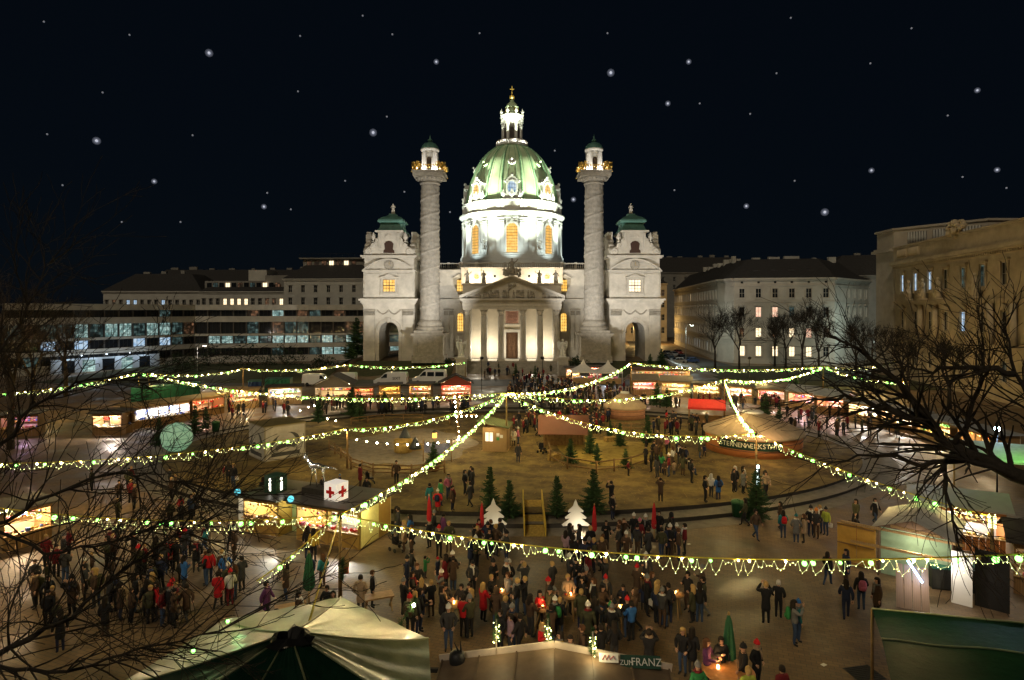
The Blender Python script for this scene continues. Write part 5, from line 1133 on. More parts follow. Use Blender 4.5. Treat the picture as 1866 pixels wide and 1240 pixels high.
# ------------------------------------------------------------------ market stalls
WOOD = wave_mat('stall_boards', (.30, .17, .06), (.20, .11, .04), 3.2, .75, 'X', .4)
WOOD_L = wave_mat('pale_stall_boards', (.42, .27, .11), (.32, .2, .08), 3.0, .75, 'X', .4)
WOOD_R = wave_mat('red_stall_boards', (.28, .05, .03), (.18, .03, .02), 3.2, .7, 'X', .4)
ROOFG = wave_mat('grey_shingle_roof', (.16, .14, .12), (.10, .09, .08), 2.5, .85, 'Y', .5)
ROOFB = mat('dark_felt_roof', (.05, .042, .036), .85, .3, 1.5, .4)
INW = mat('stall_interior', (.6, .5, .36), .8, .1, 2)
TUBE = mat('stall_lamp', (.9, .9, .9), .3, 0, emis=(1, .85, .6), est=12, sample=False)
GOODS = [mat('goods_' + n, c, .5, .1, 3) for n, c in (('red', (.6, .04, .03)), ('gold', (.7, .45, .1)), ('white', (.75, .72, .66)), ('green', (.06, .25, .08)), ('blue', (.08, .15, .5)), ('brown', (.25, .12, .05)), ('pink', (.7, .2, .3)))]
def goods(mb, r_, x0, x1, y0, y1, z, n, h=.32, pal=(0, 1, 2, 3, 4, 5, 6)):
    for i in range(n):
        x = x0 + (x1 - x0) * (i + .5) / n; y = r_.uniform(y0, y1); k = r_.choice(pal); s = .42 * (x1 - x0) / n; hh = r_.uniform(.4, 1) * h
        if r_.random() < .5: mb.box(x - s, x + s, y - s, y + s, z, z + hh, k)
        else: mb.lathe([(s * .8, z), (s, z + hh * .4), (s * .7, z + hh * .8), (.01, z + hh)], 7, (x, y, 0), k)
def stall(label, A, B, depth=2.2, h=2.5, roof='shed', wood=None, col=(1, .8, .5), en=70, seed=1, zb=None, pal=(0, 1, 2, 3, 4, 5, 6), roofm=None, over=.35, counter=.95, group='wooden market stalls', inw=None, name='market_stall', goods_on=True):
    r_ = random.Random(seed); A, B = Vector(A[:2]), Vector(B[:2]); M, L = side(A, B); c = (A + B) / 2; z = gz(c.x, c.y) if zb is None else zb; wood = wood or WOOD
    T = thing(name, label, 'market stall', (A.x, A.y, z), math.atan2(B.y - A.y, B.x - A.x), group)
    n = max(6, round(L / .32)) if L < 6 else max(8, round(L / .5))
    mb = MB(); mb.box(0, L, depth - .06, depth, 0, h - .1); mb.build('back_wall', inw or INW, T)
    for x in (0, L - .06): mb = MB(); mb.box(x, x + .06, .06, depth - .06, 0, h - .1); mb.build('side_wall', wood, T)
    for i in range(n):                                       # the counter front, board by board
        mb = MB(); g = .012; mb.box(L * i / n + g, L * (i + 1) / n - g, 0 + r_.uniform(0, .012), .05, .02, counter); mb.build('board', wood, T)
    mb = MB(); mb.box(-.04, L + .04, -.18, .42, counter, counter + .05); mb.build('counter_top', WOOD_L, T)
    mb = MB(); mb.box(.0, L, -.02, .06, h - .42, h - .1); mb.box(.0, .09, -.015, .065, counter + .05, h - .42); mb.box(L - .09, L, -.015, .065, counter + .05, h - .42)
    if L > 4.5: mb.box(L / 2 - .05, L / 2 + .05, -.015, .065, counter + .05, h - .42)
    mb.build('front_frame', wood, T)
    mb = MB(); o = over
    if roof == 'shed':
        mb.prismz([(-o, -o - .25), (L + o, -o - .25), (L + o, depth + o), (-o, depth + o)], h - .09, h + .02)
    elif roof == 'gable':                                    # ridge runs back from the front
        mb.prism([(-o, h - .15), (L / 2, h + L * .24), (L + o, h - .15), (L + o, h - .03), (L / 2, h + L * .24 + .14), (-o, h - .03)], -o, depth + o)
        g2 = MB(); g2.prism([(.02, h - .1), (L - .02, h - .1), (L / 2, h + L * .24 - .05)], .0, .05); g2.build('gable_board', wood, T)
    elif roof == 'long':                                     # ridge runs along the front
        mb.add([(-o, -o, h - .12), (L + o, -o, h - .12), (L + o, depth / 2, h + .65), (-o, depth / 2, h + .65), (-o, depth + o, h - .12), (L + o, depth + o, h - .12), (-o, -o, h - .02), (L + o, -o, h - .02), (L + o, depth / 2, h + .75), (-o, depth / 2, h + .75), (-o, depth + o, h - .02), (L + o, depth + o, h - .02)],
               [(3, 2, 1, 0), (4, 5, 2, 3), (6, 7, 8, 9), (9, 8, 11, 10), (0, 1, 7, 6), (5, 4, 10, 11), (0, 6, 9, 3), (3, 9, 10, 4), (1, 2, 8, 7), (2, 5, 11, 8)])
        for e in (.02, L - .07): g2 = MB(); g2.add([(e, .05, h - .1), (e, depth, h - .1), (e, depth / 2, h + .62), (e + .05, .05, h - .1), (e + .05, depth, h - .1), (e + .05, depth / 2, h + .62)], [(0, 2, 1), (3, 4, 5), (0, 1, 4, 3), (1, 2, 5, 4), (2, 0, 3, 5)]); g2.build('gable_board', wood, T)
    mb.build('roof', roofm or ROOFG, T)
    mb = MB(); mb.box(.1, L - .1, depth - .4, depth - .08, 1.35, 1.39); mb.box(.1, L - .1, depth - .4, depth - .08, 1.78, 1.82); mb.build('shelf', WOOD_L, T)
    if goods_on:
        mb = MB(); k = max(5, int(L / .26)); goods(mb, r_, .15, L - .15, depth - .3, depth - .2, 1.39, k, .32, pal); goods(mb, r_, .15, L - .15, depth - .3, depth - .2, 1.82, k, .3, pal); goods(mb, r_, .1, L - .1, .05, .3, counter + .05, k, .22, pal)
        for i in range(k): x = .15 + (L - .3) * (i + .5) / k; y = r_.uniform(.1, .5); mb.ball((x, y, h - .55 - r_.random() * .2), r_.uniform(.05, .1), r_.choice(pal), 6, 4)
        mb.build('goods', GOODS, T, kind='stuff')
    mb = MB(); mb.box(.25, L - .25, depth * .45, depth * .45 + .08, h - .2, h - .14); mb.build('lamp_tube', TUBE, T)
    for i in range(max(1, round(L / 3.5))): lamp('stall_light', 'POINT', en * 3.7, col, (L * (i + .5) / max(1, round(L / 3.5)), depth * .42, h - .38), T, .12)
    return T
g2 = lambda a, b, y1, y2: (gp(a, y1), gp(b, y2))
WARM, COOL, RED, PINKL = (1, .74, .4), (.95, .95, .9), (1, .45, .3), (1, .62, .55)
stall('open stall with warm light and flat roof beside the green container', *g2(413, 472, 747, 743), 2.4, 2.6, 'shed', WOOD_L, WARM, 130, 1, roofm=WOOD_L)
stall('white lit stall with pale counter between two warm stalls', *g2(488, 550, 739, 736), 2.4, 2.6, 'shed', WOOD_L, COOL, 170, 2, roofm=ROOFB, pal=(2, 2, 4, 3))
stall('grey gabled hut with a small sign under its ridge', *g2(573, 640, 736, 735), 4.5, 2.7, 'gable', wave_mat('weathered_boards', (.2, .17, .14), (.13, .11, .09), 3, .8), WARM, 150, 3, roofm=ROOFG)
stall('dim stall hung with red lamps next to the grey gabled hut', *g2(645, 681, 734, 733), 2.2, 2.4, 'shed', WOOD, RED, 60, 4, pal=(0, 0, 1, 5))
stall('amber lit stall in front of the white rental van', *g2(690, 730, 732, 731), 2.2, 2.5, 'shed', WOOD_L, (1, .62, .2), 110, 5, pal=(1, 1, 5))
stall('warm lit stall in front of the white minibus', *g2(745, 786, 731, 731), 2.2, 2.6, 'shed', WOOD, WARM, 130, 6)
stall('red painted stall with bright display nearest the church steps', *g2(803, 859, 732, 731), 2.4, 2.7, 'gable', WOOD_R, (1, .7, .5), 220, 7, pal=(0, 0, 2), roofm=ROOFB)
T = stall('long brown hut with bright white menu panels facing the pond', gp(244, 785), gp(346, 766), 3, 2.7, 'shed', WOOD, COOL, 60, 8, pal=(2, 2, 4), roofm=WOOD_L)
SCR = emit_var('lit_menu_panel', (.3, .35, .7), (.95, .95, 1), 3.2, 2.5, True, .4, .5)
mb = MB()
for i in range(5): mb.box(.4 + i * 1.45, 1.55 + i * 1.45, -.1, -.06, 1.35, 2.2)
for i in range(5): mb = MB(); mb.box(.3 + i * 1.3, 1.35 + i * 1.3, -.1, -.05, 1.3, 2.15); mb.build('menu_panel', SCR, T)
stall('red lit gift stall between the long brown hut and the open warm stall', gp(350, 765), gp(409, 753), 2.4, 2.6, 'shed', WOOD, RED, 70, 9, pal=(0, 0, 1, 2), roofm=WOOD_L)
stall('white lit stall under the bare branches beside the blue lit one', gp(168, 795), gp(222, 794), 2.4, 2.6, 'shed', WOOD, (1, .85, .7), 200, 10, pal=(2, 2, 0))
stall('stall hung with blue light strings beside the long brown hut', gp(224, 792), gp(243, 788), 2.2, 2.6, 'shed', WOOD, (.2, .25, 1), 160, 11, pal=(4, 4, 2))
stall('stall with purple and orange lamps hidden among the left branches', gp(0, 800), gp(70, 795), 2.4, 2.6, 'shed', WOOD, (.8, .45, .8), 28, 12, pal=(4, 6, 1))
stall('warm lit stall glimpsed through twigs at the left edge of the crowd', gp(5, 1010), gp(95, 985), 2.4, 2.6, 'shed', WOOD_L, (1, .7, .4), 150, 13)
RR = [(1153, 1198, 721, 721, 'pink lit stall at the corner behind the small yurt', 'long', PINKL, 160, (0, 2, 6)), (1206, 1258, 723, 725, 'stall with rows of warm ornaments beside the pink lit corner stall', 'long', WARM, 170, (1, 2, 5)), (1263, 1312, 728, 731, 'glowing stall with dark customers before a bright counter', 'shed', WARM, 230, (1, 2)), (1325, 1371, 733, 736, 'stall with red counter and white lit front', 'shed', (1, .85, .7), 240, (2, 0)), (1380, 1430, 738, 742, 'pink lit stall of red ornaments', 'long', PINKL, 170, (0, 6, 2)), (1436, 1484, 744, 750, 'stall glittering with red, blue and violet ornaments', 'long', (1, .6, .6), 150, (0, 4, 6, 1)), (1488, 1538, 753, 761, 'pink and white lit stall seen through the twigs', 'long', PINKL, 190, (6, 2, 0)),
      (1546, 1600, 766, 777, 'bright white lit stall under the heavy bough', 'shed', (1, .95, .85), 300, (2, 1)), (1606, 1662, 780, 794, 'white and gold lit stall next under the heavy bough', 'shed', (1, .92, .75), 280, (2, 1, 3)), (1672, 1732, 798, 814, 'stall with yellow goods below the dark bough', 'shed', WARM, 160, (1, 3)), (1745, 1812, 818, 842, 'last stall of the row beside the blue star lamp', 'shed', WARM, 160, (1, 0))]
for i, (a, b, ya, yb, lb, rf, c, e, pal) in enumerate(RR): stall(lb, *g2(a, b, ya, yb), 2.4, 2.5, rf, WOOD_L if i % 2 else WOOD, c, e, 20 + i, pal=pal, roofm=ROOFG if i < 5 else mat('pale_metal_roof', (.3, .32, .34), .5, .2, 2))
# timber hall behind the right row, pagoda food tents
stall('long timber serving hall behind the right stalls with board walls', gp(1158, 703), gp(1258, 703), 4, 2.9, 'shed', WOOD_L, WARM, 60, 40, roofm=mat('red_brown_roof', (.16, .06, .04), .8))
CANV = mat('white_canvas', (.72, .7, .66), .8, .08, 2, .1)
def pagoda(label, px, py, w_, peak, col, en):
    g = gp(px, py); T = thing('pagoda_tent', label, 'tent', g, 0, 'white food tents'); a = w_ / 2; mb = MB(); prof = [(a * 1.42, 2.2), (a * 1.0, 2.5), (a * .55, 2.95), (a * .25, 3.4), (.05, peak)]
    mb.lathe(prof, 4, (0, 0, 0), 0, False, M=Matrix.Rotation(PI / 4, 4, 'Z')); mb.box(-a, a, -a - .01, -a + .01, 1.95, 2.25); mb.build('canopy', CANV, T)
    for sx in (-1, 1):
        for sy in (-1, 1): mb = MB(); mb.tube([(sx * a * .97, sy * a * .97, 0), (sx * a * .97, sy * a * .97, 2.3)], .05, 6); mb.build('leg', FRAMEW, T)
    mb = MB(); mb.box(-a * .9, a * .9, -a * .9, -a * .9 + .4, 0, 1.0); mb.build('counter', WOOD_L, T); mb = MB(); goods(mb, random.Random(3), -a * .85, a * .85, -a * .85, -a * .6, 1.0, 9, .3); mb.build('goods', GOODS, T, kind='stuff')
    mb = MB(); mb.box(-.6, .6, -.05, .05, 2.35, 2.4); mb.build('lamp_tube', TUBE, T); lamp('tent_light', 'POINT', en * 2, col, (0, -.3, 2.15), T, .2)
pagoda('white peaked food tent with orange glow beside the right angel', 1063, 697, 4.6, 4.3, (1, .72, .4), 420); pagoda('white peaked food tent with blue glow behind the right crowd', 1108, 698, 4.6, 4.2, (.75, .85, 1), 330)
stall('open fries stand glowing between the angel and the food tents', gp(1032, 694), gp(1056, 694), 2.2, 2.5, 'shed', WOOD_L, (1, .75, .45), 260, 44); stall('red lettered stand between the two peaked food tents', gp(1074, 693), gp(1096, 693), 2.2, 2.7, 'shed', WOOD_R, (1, .5, .3), 200, 45, pal=(0, 2))
# ------------------------------------------------------------------ huts, yurts, cube, tents in the pond
ROPE = mat('felt_wall', (.42, .21, .12), .9, .15, 2, .2); ROPE2 = mat('orange_felt_wall', (.55, .21, .07), .9, .15, 2, .2); CANVB = mat('beige_canvas_roof', (.48, .37, .24), .85, .12, 1.2, .2)
def yurt(label, x, y, r, hw, peak, wallm, name='yurt'):
    T = thing(name, label, 'yurt', (x, y, gz(x, y))); mb = MB(); n = 28; mb.lathe([(r, 0), (r * 1.01, hw * .5), (r, hw)], n); mb.build('wall', wallm, T)
    mb = MB(); mb.lathe([(r * 1.06, hw - .25), (r * 1.06, hw), (r * .75, hw + (peak - hw) * .36), (r * .45, hw + (peak - hw) * .7), (r * .2, peak)], n); mb.build('roof', CANVB, T)
    mb = MB()
    for k in range(n): a = 2 * PI * k / n; mb.tube([(r * 1.065 * math.cos(a), r * 1.065 * math.sin(a), hw), (r * .76 * math.cos(a), r * .76 * math.sin(a), hw + (peak - hw) * .365), (r * .21 * math.cos(a), r * .21 * math.sin(a), peak)], .02, 4)
    mb.build('roof_seam', CANVB, T); mb = MB(); mb.lathe([(r * .22, peak - .05), (r * .22, peak + .12), (r * .2, peak + .16), (.01, peak + .25)], 16); mb.build('crown_ring', CANV, T)
    mb = MB()
    for zz in (hw * .3, hw * .62): mb.lathe([(r * 1.015, zz), (r * 1.02, zz + .04), (r * 1.015, zz + .08)], n)
    mb.build('girth_band', mat('felt_band', (.2, .1, .06), .9), T)
    return T
g = gp(1145, 766); yurt('small beige yurt behind the straw pen', g.x, g.y + 2.5, 2.6, 1.5, 3.1, ROPE)
YX, YY, YR = 24.3, 62., 4.55; Y1 = yurt('big orange walled yurt with a dark lettered banner', YX, YY, YR, 1.95, 3.65, ROPE2)
mb = MB(); a0, a1 = R(-152), R(-78); n = 20; vs = []
for i in range(n + 1):
    a = a0 + (a1 - a0) * i / n
    for rr, zz in ((YR + .09, .75), (YR + .09, 1.6), (YR + .13, 1.6), (YR + .13, .75)): vs.append((rr * math.cos(a), rr * math.sin(a), zz))
fs = [(i * 4 + j, (i + 1) * 4 + j, (i + 1) * 4 + (j + 1) % 4, i * 4 + (j + 1) % 4) for i in range(n) for j in range(4)]; mb.add(vs, fs + [(0, 1, 2, 3), (n * 4 + 3, n * 4 + 2, n * 4 + 1, n * 4)]); BN = mb.build('lettered_banner', mat('dark_green_banner', (.012, .035, .02), .7), Y1)
LTR = mat('cream_letters', (.7, .68, .5), .6)
for i, ch in enumerate('STERNENWERKSTATT'):
    a = a0 + (a1 - a0) * (i + .7) / 16.4; text(ch, .62, BN, ((YR + .15) * math.cos(a), (YR + .15) * math.sin(a), 1.18), (PI / 2, 0, a + PI / 2), LTR, .008)
lamp('yurt_fill_light', 'POINT', 170, (1, .6, .3), (YX - 1.2, YY - 6.2, 2.6), None, .2)  # unseen lamp added outside to brighten the orange yurt
# green roofed ticket hut
g = gp(901, 823); T = thing('ticket_hut', 'small timber hut with moss green roof and a lit window', 'hut', g, R(-8)); n = 9
for i in range(n): mb = MB(); mb.box(-1.2 + 2.4 * i / n + .01, -1.2 + 2.4 * (i + 1) / n - .01, 0, .05, .05, 2.35 if not (1 <= i <= 3) else .95); mb.build('board', WOOD_L, T)
mb = MB(); mb.box(-1.2 + 2.4 / n, -1.2 + 2.4 * 4 / n, 0.01, .05, 1.9, 2.35); mb.box(-1.2, -1.15, .06, 2.4, .05, 2.4); mb.box(1.15, 1.2, .06, 2.4, .05, 2.4); mb.box(-1.15, 1.15, 2.35, 2.4, .05, 2.4); mb.box(-1.3, 1.3, -.08, 2.5, 0, .05); mb.build('hut_body', WOOD_L, T)
mb = MB(); mb.box(-.93, -.14, .06, .09, .96, 1.89); mb.build('lit_window', WIN_WARM, T); mb = MB(); bars(mb, -.95, -.12, .95, 1.9, 2, 1, .0, .06); mb.build('window_frame', WOOD, T)
mb = MB(); mb.add([(-1.75, -.5, 3.0), (1.5, -.5, 2.35), (1.5, 2.9, 2.35), (-1.75, 2.9, 3.0), (-1.75, -.5, 3.08), (1.5, -.5, 2.43), (1.5, 2.9, 2.43), (-1.75, 2.9, 3.08)], [(3, 2, 1, 0), (4, 5, 6, 7), (0, 1, 5, 4), (1, 2, 6, 5), (2, 3, 7, 6), (3, 0, 4, 7)])
mb.build('roof', wave_mat('mossy_roof', (.16, .18, .08), (.1, .12, .05), 2, .9, 'X', .4), T)
for i, (a, b, c) in enumerate(((.2, .5, 1.5), (.55, .85, 1.35), (.2, .5, 1.1))): mb = MB(); mb.box(a, b, -.03, -.005, c, c + .3); mb.build('notice', GOODS[2] if i != 2 else GOODS[3], T)
lamp('hut_light', 'POINT', 40, WARM, (-.5, -1.0, 2.3), T, .1)
# advertising cube with monochrome pictures
T = thing('advertising_cube', 'large grey advertising cube with monochrome pictures on its sides', 'advertising cube', (-22.7, 56.4, 0), R(43)); S = 3.9; mb = MB(); mb.box(0, S, 0, S, 0, 3.2); mb.build('body', mat('cube_cladding', (.28, .25, .2), .7, .1, 1), T)
mb = MB(); mb.box(-.04, S + .04, -.04, S + .04, 3.2, 3.26); mb.build('lid', mat('cube_lid', (.2, .16, .06), .8, .2, 2), T)
PRW = mat('print_pale', (.38, .36, .33), .6, .25, .9); PRD = mat('print_dark', (.05, .05, .05), .6, .3, 1.5); PRM = mat('print_mid', (.2, .19, .18), .6, .3, 1.2)
def picture(M, nm):
    mb = MB(); mb.box(.12, S - .12, -.03, -.002, .12, 3.08, 0, M)
    arcs = [((1.9, 1.5), 1.45, .95, 1.0, 1, -.036), ((1.9, 1.35), 1.25, .8, .85, 2, -.04), ((1.95, 1.75), .9, .75, .45, 0, -.044), ((1.5, 1.2), .55, .3, .8, 1, -.048), ((2.5, 1.25), .5, .3, .6, 1, -.048), ((2.0, .9), .8, .2, .1, 0, -.052)]
    for (cx, cz), rx, rz, rot, m, y in arcs:
        mb.prism([(cx + rx * math.cos(t) * math.cos(rot * .3) - rz * math.sin(t) * math.sin(rot * .3), cz + rx * math.cos(t) * math.sin(rot * .3) + rz * math.sin(t) * math.cos(rot * .3)) for t in [2 * PI * k / 20 for k in range(20)]], y, y + .005, m, M)
    mb.box(.6, S - .6, -.056, -.05, .35, .7, 1, M); mb.build(nm, [PRW, PRD, PRM], T)
picture(Matrix.Identity(4), 'printed_picture'); picture(Matrix.Translation((0, S, 0)) @ Matrix.Rotation(-PI / 2, 4, 'Z'), 'printed_picture')
# green glowing polyhedral tent
g = gp(322, 822); T = thing('glowing_tent', 'faceted translucent tent glowing green beside the fir trees', 'tent', (g.x, g.y, g.z)); bm = bmesh.new(); bmesh.ops.create_icosphere(bm, subdivisions=2, radius=1.5); mb = MB(); bm.verts.ensure_lookup_table()
mb.add([(v.co.x, v.co.y, max(0, v.co.z + 1.35)) for v in bm.verts], [[v.index for v in f.verts] for f in bm.faces]); mb.build('shell', mat('green_membrane', (.4, .5, .4), .6, .2, 1.5, 0, emis=(.2, .42, .26), est=.4), T)
mb = MB()
for e in bm.edges: a, b = [Vector((v.co.x * 1.005, v.co.y * 1.005, max(0.01, v.co.z * 1.005 + 1.35))) for v in e.verts]; mb.tube([a, b], .018, 4)
bm.free(); mb.build('seam', mat('tent_seam', (.1, .25, .16), .6), T)
# red canopy stand
g = gp(1288, 772); T = thing('red_canopy', 'red awning stand with people beneath it', 'awning', g, R(-18)); mb = MB(); mb.add([(-2.2, -1.2, 2.05), (2.2, -1.2, 2.05), (2.2, 1.3, 2.75), (-2.2, 1.3, 2.75), (-2.2, -1.2, 2.1), (2.2, -1.2, 2.1), (2.2, 1.3, 2.8), (-2.2, 1.3, 2.8)], [(3, 2, 1, 0), (4, 5, 6, 7), (0, 1, 5, 4), (1, 2, 6, 5), (2, 3, 7, 6), (3, 0, 4, 7)]); mb.box(-2.2, 2.2, -1.22, -1.2, 1.85, 2.1); mb.build('canopy', mat('red_fabric', (.5, .03, .025), .8, .12, 3), T)
for x in (-2.1, 2.1):
    for y, h in ((-1.15, 2.05), (1.2, 2.75)): mb = MB(); mb.tube([(x, y, 0), (x, y, h)], .04, 6); mb.build('leg', WOOD, T)
mb = MB(); mb.box(-1.8, 1.8, .3, .9, 0, .95); mb.build('counter', WOOD, T)
# ------------------------------------------------------------------ straw pen and round animal pen
LOG = mat('fence_log', (.20, .12, .05), .85, .3, 3, .4)
def fence(label, pts, h=1.05, rails=(.4, .95), step=2.0, r=.06, group='pen fences'):
    P = [Vector(p) for p in pts]; T = thing('pen_fence', label, 'fence', P[0], 0, group)
    for i in range(len(P) - 1):
        a, b = P[i] - P[0], P[i + 1] - P[0]; n = max(1, round((b - a).length / step))
        for k in range(n + (1 if i == len(P) - 2 else 0)): q = a.lerp(b, k / n); mb = MB(); mb.tube([q, q + Vector((0, 0, h))], [.085, .075], 7); mb.build('post', LOG, T)
        for z in rails:
            mb = MB(); mb.tube([a + Vector((0, 0, z)), b + Vector((0, 0, z))], r, 6); mb.build('rail', LOG, T)
fence('rail fence round the front of the straw pen', [gp(1000, 826), gp(1003, 840), gp(1034, 855), gp(1087, 864), gp(1150, 855), gp(1198, 838), gp(1212, 815)], 1.1, (.35, 1.0), 2.4)
fence('rail fence along the back of the straw pen', [gp(1065, 788), gp(1120, 786), gp(1180, 790)], 1.1, (.5, 1.0), 2.4)
fence('log fence round the near side of the animal pen', [gp(600, 822), gp(633, 843), gp(640, 856), gp(680, 868), gp(750, 870), gp(810, 862)], 1.1, (.35, .65, .95), 2.0)
fence('low log fence on the far side of the animal pen', [gp(640, 775), gp(700, 768), gp(770, 768), gp(820, 775)], .9, (.5, .85), 2.2)
T = thing('animal_shed', 'open shed with red brown corrugated roof at the straw pen', 'shed', gp(1028, 822), R(-3)); BR = wave_mat('red_brown_corrugated', (.24, .075, .045), (.13, .042, .028), 6, .6, 'X', .8, .2)
mb = MB(); NN = 40; vs = []; W_ = 5.2
for i in range(NN + 1):
    x = -W_ / 2 + W_ * i / NN; dz = .03 * math.sin(i * PI / 1.0 + (PI / 2 if i % 2 else -PI / 2)); vs += [(x, -.5, 1.75 + dz), (x, 2.9, 3.1 + dz), (x, 2.9, 3.07 + dz), (x, -.5, 1.72 + dz)]
mb.add(vs, [(i * 4 + j, (i + 1) * 4 + j, (i + 1) * 4 + (j + 1) % 4, i * 4 + (j + 1) % 4) for i in range(NN) for j in range(4)]); mb.build('roof', BR, T)
for x in (-2, 2):
    for y, h in ((0, 1.8), (2.3, 2.65)): mb = MB(); mb.tube([(x, y, 0), (x, y, h)], .08, 7); mb.build('post', LOG, T)
for i in range(12): mb = MB(); mb.box(-2 + i * .333 + .01, -2 + (i + 1) * .333 - .01, 2.3, 2.35, .05, 2.6); mb.build('board', LOG, T)
HAY = mat('hay', (.36, .24, .07), .95, .35, 5, .8)
def bale(label, p, rz, k=1., rnd_=False):
    mb = MB()
    if rnd_: mb.lathe([(.01, 0), (.75, .03), (.8, .5), (.78, 1.1), (.01, 1.2)], 18)
    else: mb.box(-.6, .6, -.35, .35, 0, .55)
    r2 = random.Random(int(p[0] * 100)); b0 = MB(); b0.add(mb.v, mb.f, 0, rnd_)
    for _ in range(160): a = r2.random() * 6.28; q = Vector((r2.uniform(-.65, .65), r2.uniform(-.42, .42), r2.uniform(.1, .65))) if not rnd_ else Vector((.8 * math.cos(a), .8 * math.sin(a), r2.uniform(.05, 1.2))); d = Vector((r2.gauss(0, .12), r2.gauss(0, .12), r2.gauss(0, .05))); b0.add([q, q + d, q + d * .5 + Vector((0, 0, .02))], [(0, 1, 2)])
    o = b0.build('straw_bale', HAY, None, p, rz); o.scale = (k, k, k); tag(o, label, 'straw bale', 'straw bales')
bale('big round straw bale in the middle of the animal pen', gp(735, 824), .3, 1.15, True); bale('straw bale beside the big round bale under the dark cone', gp(758, 820), .2, 1.0); bale('straw bale at the pole of the first aid stall roof', gp(575, 905), .5, 1.0)
bale('lone straw bale lying outside the straw pen fence', gp(1010, 838), .9); bale('pale straw bale inside the straw pen', gp(1112, 806), .4)
for px, py, lb in ((738, 800, 'dark pointed tarpaulin cone on top of the round bale'), (757, 806, 'dark pointed tarpaulin cone on the small bale')):
    g = gp(px, py + 22); mb = MB(); mb.lathe([(.62, 0), (.55, .25), (.3, .7), (.1, 1.05), (.02, 1.15)], 9, (0, 0, 1.25 if px == 738 else .55)); tag(mb.build('tarpaulin_cone', mat('dark_tarpaulin', (.03, .035, .04), .45, .2, 4, .2), None, g), lb, 'tarpaulin', 'tarpaulin cones')
T = thing('hanging_net', 'blue knotted net hung from posts inside the animal pen', 'net', gp(795, 842)); mb = MB(); NETM = mat('blue_net', (.12, .15, .3), .8)
for i in range(13):
    for j in range(6): x = -1.1 + i * .18; z = 1.5 - j * .16 + .25 * abs(i - 6) / 6; mb.tube([(x, 0, z), (x + .09, .05 * math.sin(i), z - .08 ), (x + .18, 0, z)], .025, 4); mb.tube([(x, 0, z), (x + .09, 0, z + .08), (x + .18, 0, z)], .025, 4)
mb.build('net', NETM, T)
for x in (-1.2, 1.4): mb = MB(); mb.tube([(x, 0, 0), (x, 0, 2.1)], .05, 6); mb.build('post', LOG, T)
T = thing('lantern_post', 'post with an amber lantern box beside the blue net', 'lantern', gp(792, 828)); mb = MB(); mb.tube([(0, 0, 0), (0, 0, 1.6)], .05, 6); mb.build('post', LOG, T); mb = MB(); mb.box(-.2, .2, -.2, .2, 1.6, 2.1); mb.build('lantern_box', mat('amber_lantern', (.6, .3, .05), .5, 0, emis=(1, .55, .1), est=1.5), T); mb = MB(); mb.lathe([(.34, 2.1), (.05, 2.35)], 4, (0, 0, 0), 0, False); mb.build('cap', IRON, T)
# deep bed of bright straw inside the pen
mb = MB(); NB = 26; vs = []; c_ = gp(1115, 822); r2 = random.Random(8)
for j in range(7):
    for k in range(NB): a = 2 * PI * k / NB; q = (1 - j / 6.3) * (1 + .12 * math.sin(a * 3 + 1) + .05 * r2.random()); vs.append((5.6 * q * math.cos(a), 5.4 * q * math.sin(a), .02 + .16 * (j / 6) + .05 * r2.random() * (j > 0)))
mb.add(vs, [(j * NB + k, j * NB + (k + 1) % NB, (j + 1) * NB + (k + 1) % NB, (j + 1) * NB + k) for j in range(6) for k in range(NB)] + [tuple(6 * NB + k for k in range(NB))], 0, True); o = mb.build('straw_bed', mat('bright_straw', (.22, .15, .03), .95, .3, 1.6, .9, col2=(.46, .34, .075), detail=12), None, c_); o['kind'] = 'stuff'; tag(o, 'deep bright yellow straw bed inside the fenced pen', 'straw')
# planter tub of the pen fir
mb = MB(); mb.lathe([(.42, 0), (.55, .5), (.58, .55), (.5, .55), (.48, .45)], 14); tag(mb.build('planter_tub', mat('terracotta', (.2, .08, .04), .8), None, gp(790, 858)), 'round terracotta tub under the small pen fir', 'planter')
# ramp, cut-out trees, closed parasols
T = thing('straw_ramp', 'straw covered timber ramp with yellow side boards up the pond steps', 'ramp', gp(975, 978)); YEL = mat('yellow_boards', (.62, .43, .06), .7, .2, 3, .2); g0 = gp(975, 978)
mb = MB(); D_ = 5.2; zt = .75
mb.add([(-.62, 0, .03), (.62, 0, .03), (.62, D_, zt), (-.62, D_, zt), (-.62, 0, 0), (.62, 0, 0), (.62, D_, .55), (-.62, D_, .55)], [(0, 1, 2, 3), (7, 6, 5, 4), (4, 5, 1, 0), (5, 6, 2, 1), (6, 7, 3, 2), (7, 4, 0, 3)]); mb.build('deck', mat('ramp_straw', (.45, .31, .07), .95, .35, 6, .6), T)
for e in (-1, 1): mb = MB(); x = e * .68; mb.add([(x - .04, 0, 0), (x + .04, 0, 0), (x + .04, D_, .6), (x - .04, D_, .6), (x - .04, 0, .75), (x + .04, 0, .75), (x + .04, D_, 1.5), (x - .04, D_, 1.5)], [(3, 2, 1, 0), (4, 5, 6, 7), (0, 1, 5, 4), (1, 2, 6, 5), (2, 3, 7, 6), (3, 0, 4, 7)]); mb.build('side_board', YEL, T)
WCUT = mat('white_painted_board', (.75, .74, .68), .6, .05, 2)
